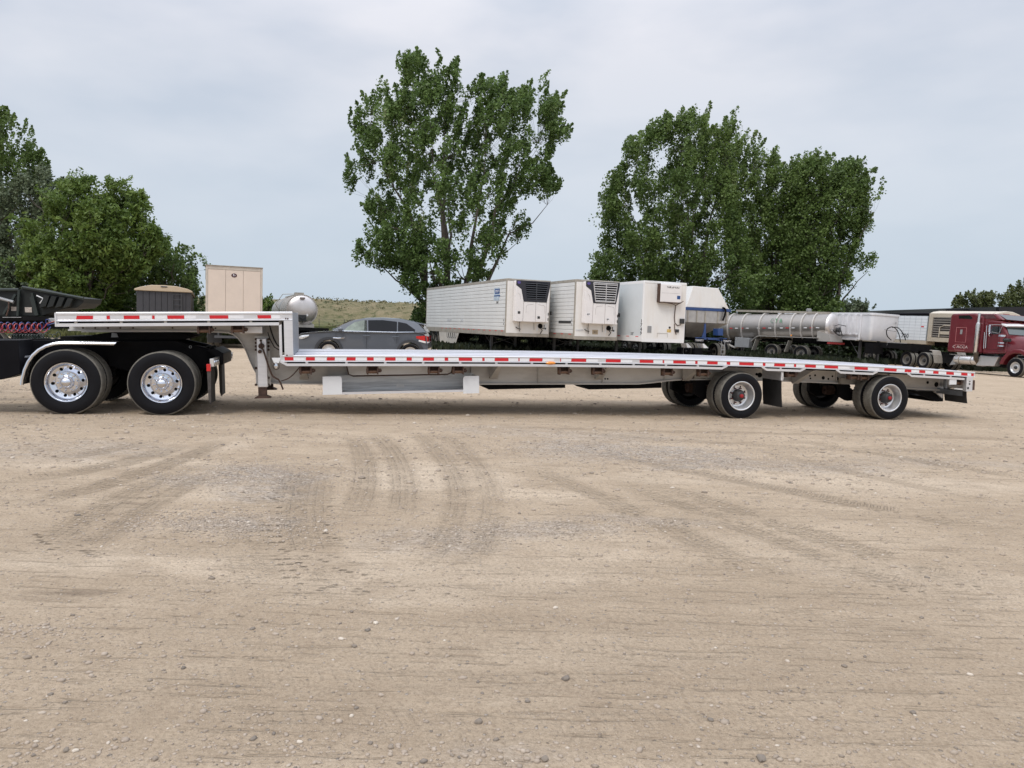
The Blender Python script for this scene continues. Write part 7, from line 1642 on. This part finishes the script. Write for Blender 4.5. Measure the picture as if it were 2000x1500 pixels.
POP = [(813, 87), (827, 103), (831, 127), (820, 152), (836, 150), (843, 125), (860, 103), (862, 135), (858, 150), (872, 137), (892, 112), (893, 136), (885, 164), (883, 186), (893, 195), (912, 173), (911, 204), (924, 215), (933, 211), (935, 164), (941, 148), (964, 154), (982, 139), (990, 150), (982, 170), (1000, 177), (1034, 157), (1037, 176), (1070, 156), (1068, 178), (1088, 177), (1099, 197), (1084, 229), (1119, 236), (1108, 256), (1079, 262), (1083, 283), (1072, 305), (1086, 330), (1103, 355), (1054, 377), (1014, 373), (1016, 398), (1029, 406), (1040, 434), (1032, 452), (1008, 442), (1014, 460), (996, 478), (996, 503), (985, 512), (1002, 533), (964, 530), (946, 542), (925, 560), (892, 582), (842, 600), (816, 592), (820, 571), (784, 560), (766, 557), (786, 543), (784, 512), (748, 510), (723, 508), (705, 503), (694, 470), (705, 444), (723, 427), (708, 415), (680, 391), (712, 386), (723, 373), (700, 358), (687, 350), (669, 335), (683, 326), (676, 298), (694, 282), (708, 256), (690, 233), (688, 213), (701, 204), (708, 181), (723, 193), (734, 178), (748, 180), (752, 152), (759, 175), (778, 190), (778, 168), (788, 146), (782, 114), (795, 103)]
tree('cottonwood_tree', 'tall solitary green cottonwood with feathery shoots, rising behind the leftmost white refrigerated trailer', POP, 64, (883, 665), 98000, .175, L_POP, stems=4, wind=.30, plume=(1.25, .46), upw=.9, gap=.34, seed=3, nlimb=15, aspect=.95, boughs=75, bough_r=.66)
G1 = [(1150, 532), (1163, 514), (1160, 492), (1178, 487), (1169, 462), (1168, 413), (1180, 370), (1195, 370), (1195, 338), (1210, 321), (1220, 324), (1223, 284), (1241, 260), (1263, 250), (1273, 257), (1276, 238), (1296, 220), (1309, 226), (1315, 250), (1327, 236), (1328, 214), (1340, 220), (1351, 203), (1358, 220), (1376, 217), (1385, 226), (1390, 245), (1400, 244), (1415, 232), (1430, 219), (1433, 244), (1425, 281), (1438, 333), (1447, 425), (1480, 470), (1500, 526), (1480, 600), (1416, 610), (1320, 600), (1232, 585), (1170, 560)]
G2 = [(1412, 330), (1425, 290), (1440, 270), (1457, 258), (1473, 264), (1468, 296), (1489, 279), (1492, 303), (1511, 292), (1526, 302), (1527, 318), (1545, 311), (1570, 330), (1575, 395), (1584, 500), (1584, 600), (1560, 630), (1440, 630), (1420, 500)]
G3 = [(1545, 330), (1569, 310), (1584, 296), (1603, 294), (1610, 309), (1620, 300), (1631, 296), (1637, 318), (1658, 302), (1668, 308), (1682, 305), (1678, 321), (1704, 330), (1716, 346), (1700, 361), (1702, 376), (1690, 395), (1702, 419), (1687, 450), (1680, 474), (1664, 487), (1692, 489), (1717, 497), (1698, 504), (1668, 506), (1658, 520), (1666, 549), (1632, 557), (1645, 585), (1638, 628), (1530, 630), (1535, 450)]
gg = 'poplar grove behind the white trailers'
tree('poplar_tree', 'tallest poplar of the grove, at its left end behind the plain white box trailer', G1, 76, (1330, 660), 96000, .185, L_GRV, stems=4, wind=.30, plume=(1.5, .66), gap=.28, seed=5, group=gg, nlimb=20)
tree('poplar_tree', 'middle poplar of the grove, between the tall left one and the wide right one', G2, 80, (1500, 660), 62000, .185, L_GRV, stems=3, wind=.38, plume=(1.5, .66), gap=.25, seed=6, group=gg, nlimb=14)
tree('poplar_tree', 'rightmost poplar of the grove with shoots swept to the right, above the silver tanker', G3, 77, (1592, 660), 84000, .185, L_GRV, stems=4, wind=.45, plume=(1.6, .66), gap=.28, seed=8, group=gg, nlimb=18)
TA = [(-170, 600), (-190, 300), (-110, 200), (-40, 190), (-10, 198), (5, 204), (15, 215), (28, 222), (36, 233), (52, 248), (60, 268), (78, 285), (72, 303), (80, 312), (68, 330), (52, 338), (40, 350), (30, 385), (10, 420), (0, 600)]
tree('cottonwood_tree', 'tall cottonwood cut by the left edge of the photo, above the black dump trailer', TA, 56, (-30, 690), 52000, .150, L_GRV, stems=3, wind=.25, plume=(1.6, .42), gap=.38, seed=9, nlimb=14)
TB = [(-10, 400), (10, 360), (30, 350), (55, 332), (78, 318), (88, 322), (100, 332), (130, 344), (128, 365), (112, 385), (105, 420), (90, 470), (90, 560), (70, 620), (-20, 620), (-10, 450)]
tree('greyish_tree', 'thin grey green tree between the tall left cottonwood and the drooping willow', TB, 54, (62, 690), 32000, .14, L_GRY, stems=2, wind=.05, plume=(1.2, .38), gap=.36, seed=10, nlimb=12)
TC = [(45, 470), (60, 440), (80, 425), (100, 400), (115, 372), (140, 352), (165, 356), (185, 352), (206, 357), (240, 358), (272, 372), (280, 392), (272, 415), (300, 438), (325, 462), (328, 480), (310, 492), (298, 512), (282, 530), (262, 545), (235, 560), (228, 600), (210, 625), (90, 625), (55, 600), (42, 520)]
tree('willow_tree', 'broad yellow green willow with drooping twigs, left of the grey grain trailer', TC, 48, (165, 690), 72000, .105, L_WIL, stems=3, wind=0, plume=(1.1, .36), upw=.1, gap=.38, seed=12, lead=False, droop=1.1, aspect=2.2, nlimb=18)
TDp = [(200, 600), (230, 500), (262, 480), (290, 470), (312, 492), (330, 482), (345, 474), (372, 478), (382, 492), (376, 508), (384, 520), (378, 538), (392, 556), (402, 575), (404, 640), (240, 640)]
tree('bushy_tree', 'small dark green tree between the willow and the tan box trailer', TDp, 52, (325, 690), 32000, .13, L_GRV, stems=2, wind=.1, plume=(1.2, .34), upw=.5, gap=.42, seed=14, nlimb=12)
TE = [(-180, 500), (-60, 520), (80, 540), (150, 560), (230, 560), (300, 575), (360, 585), (405, 600), (420, 620), (440, 660), (440, 695), (-180, 695)]
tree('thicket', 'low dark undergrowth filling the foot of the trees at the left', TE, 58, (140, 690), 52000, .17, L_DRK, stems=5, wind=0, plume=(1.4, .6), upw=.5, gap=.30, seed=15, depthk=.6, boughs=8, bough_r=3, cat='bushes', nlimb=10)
tree('shrub', 'round green shrub at the rear corner of the leftmost white refrigerated trailer', [(803, 655), (802, 628), (806, 610), (814, 600), (826, 597), (840, 600), (850, 630), (848, 668), (810, 668)], 66, (826, 680), 7000, .14, L_POP, stems=2, wind=0, plume=(.8, .35), gap=.3, seed=16, nlimb=5, cat='shrub', boughs=6, bough_r=2)
tree('shrub', 'small green bush showing between the tan box trailer and the polished tanker', [(505, 640), (508, 590), (514, 577), (524, 576), (531, 590), (545, 600), (560, 625), (560, 650)], 88, (530, 660), 6000, .17, L_WIL, stems=2, wind=0, plume=(.9, .4), gap=.3, seed=17, nlimb=5, cat='shrub', boughs=6, bough_r=2)
tree('small_tree', 'low grey green tree between the poplar grove and the black shed roof', [(1636, 604), (1645, 590), (1652, 592), (1660, 583), (1668, 582), (1676, 586), (1686, 590), (1699, 592), (1694, 602), (1692, 618), (1634, 618)], 108, (1666, 650), 6500, .20, L_GRY, stems=2, wind=.1, plume=(1.3, .5), gap=.40, boughs=14, bough_r=.9, seed=18, nlimb=6)
tree('small_tree', 'sparse light green tree above the black shed roof', [(1860, 586), (1868, 577), (1880, 572), (1888, 567), (1902, 570), (1912, 573), (1920, 568), (1932, 571), (1945, 568), (1948, 580), (1942, 597), (1936, 604), (1872, 604), (1878, 594), (1862, 592)], 98, (1910, 650), 7000, .18, L_YEL, stems=3, wind=.1, plume=(1.2, .42), gap=.42, boughs=12, bough_r=.75, seed=19, nlimb=8)
tree('yellowish_tree', 'olive and yellow green tree at the right edge above the shed', [(1950, 606), (1953, 585), (1958, 572), (1970, 566), (1982, 560), (1988, 548), (2000, 543), (2040, 535), (2080, 560), (2080, 610)], 92, (2020, 650), 15000, .17, L_YEL, stems=3, wind=.1, plume=(1.3, .45), gap=.36, boughs=14, bough_r=.9, seed=20, nlimb=8)

tree('thicket', 'added weedy growth darkened to stand for the shade under the white trailers, at the foot of the poplars', [(836, 648), (900, 640), (1000, 638), (1100, 640), (1200, 638), (1350, 636), (1450, 640), (1560, 636), (1650, 645), (1700, 655), (1700, 700), (836, 690)], 69, (1250, 685), 60000, .22, L_UND, stems=3, wind=0, plume=(1.0, .5), upw=.5, gap=.1, seed=22, boughs=8, bough_r=3, depthk=.9, cat='bushes', nlimb=8)  # thicket added to darken the gap under the trailers, shade in its leaf colour

tree('thicket', 'added bushes darkened for the shade below the gridded trailer, at the foot of the black shed', [(1640, 655), (1700, 655), (1800, 660), (1900, 662), (1900, 705), (1640, 700)], 60, (1760, 690), 14000, .20, L_UND, stems=3, wind=0, plume=(.9, .45), upw=.5, gap=.1, seed=23, boughs=8, bough_r=3, depthk=.9, cat='bushes', nlimb=6)  # bushes added to turn a bright strip dark, as painted shade
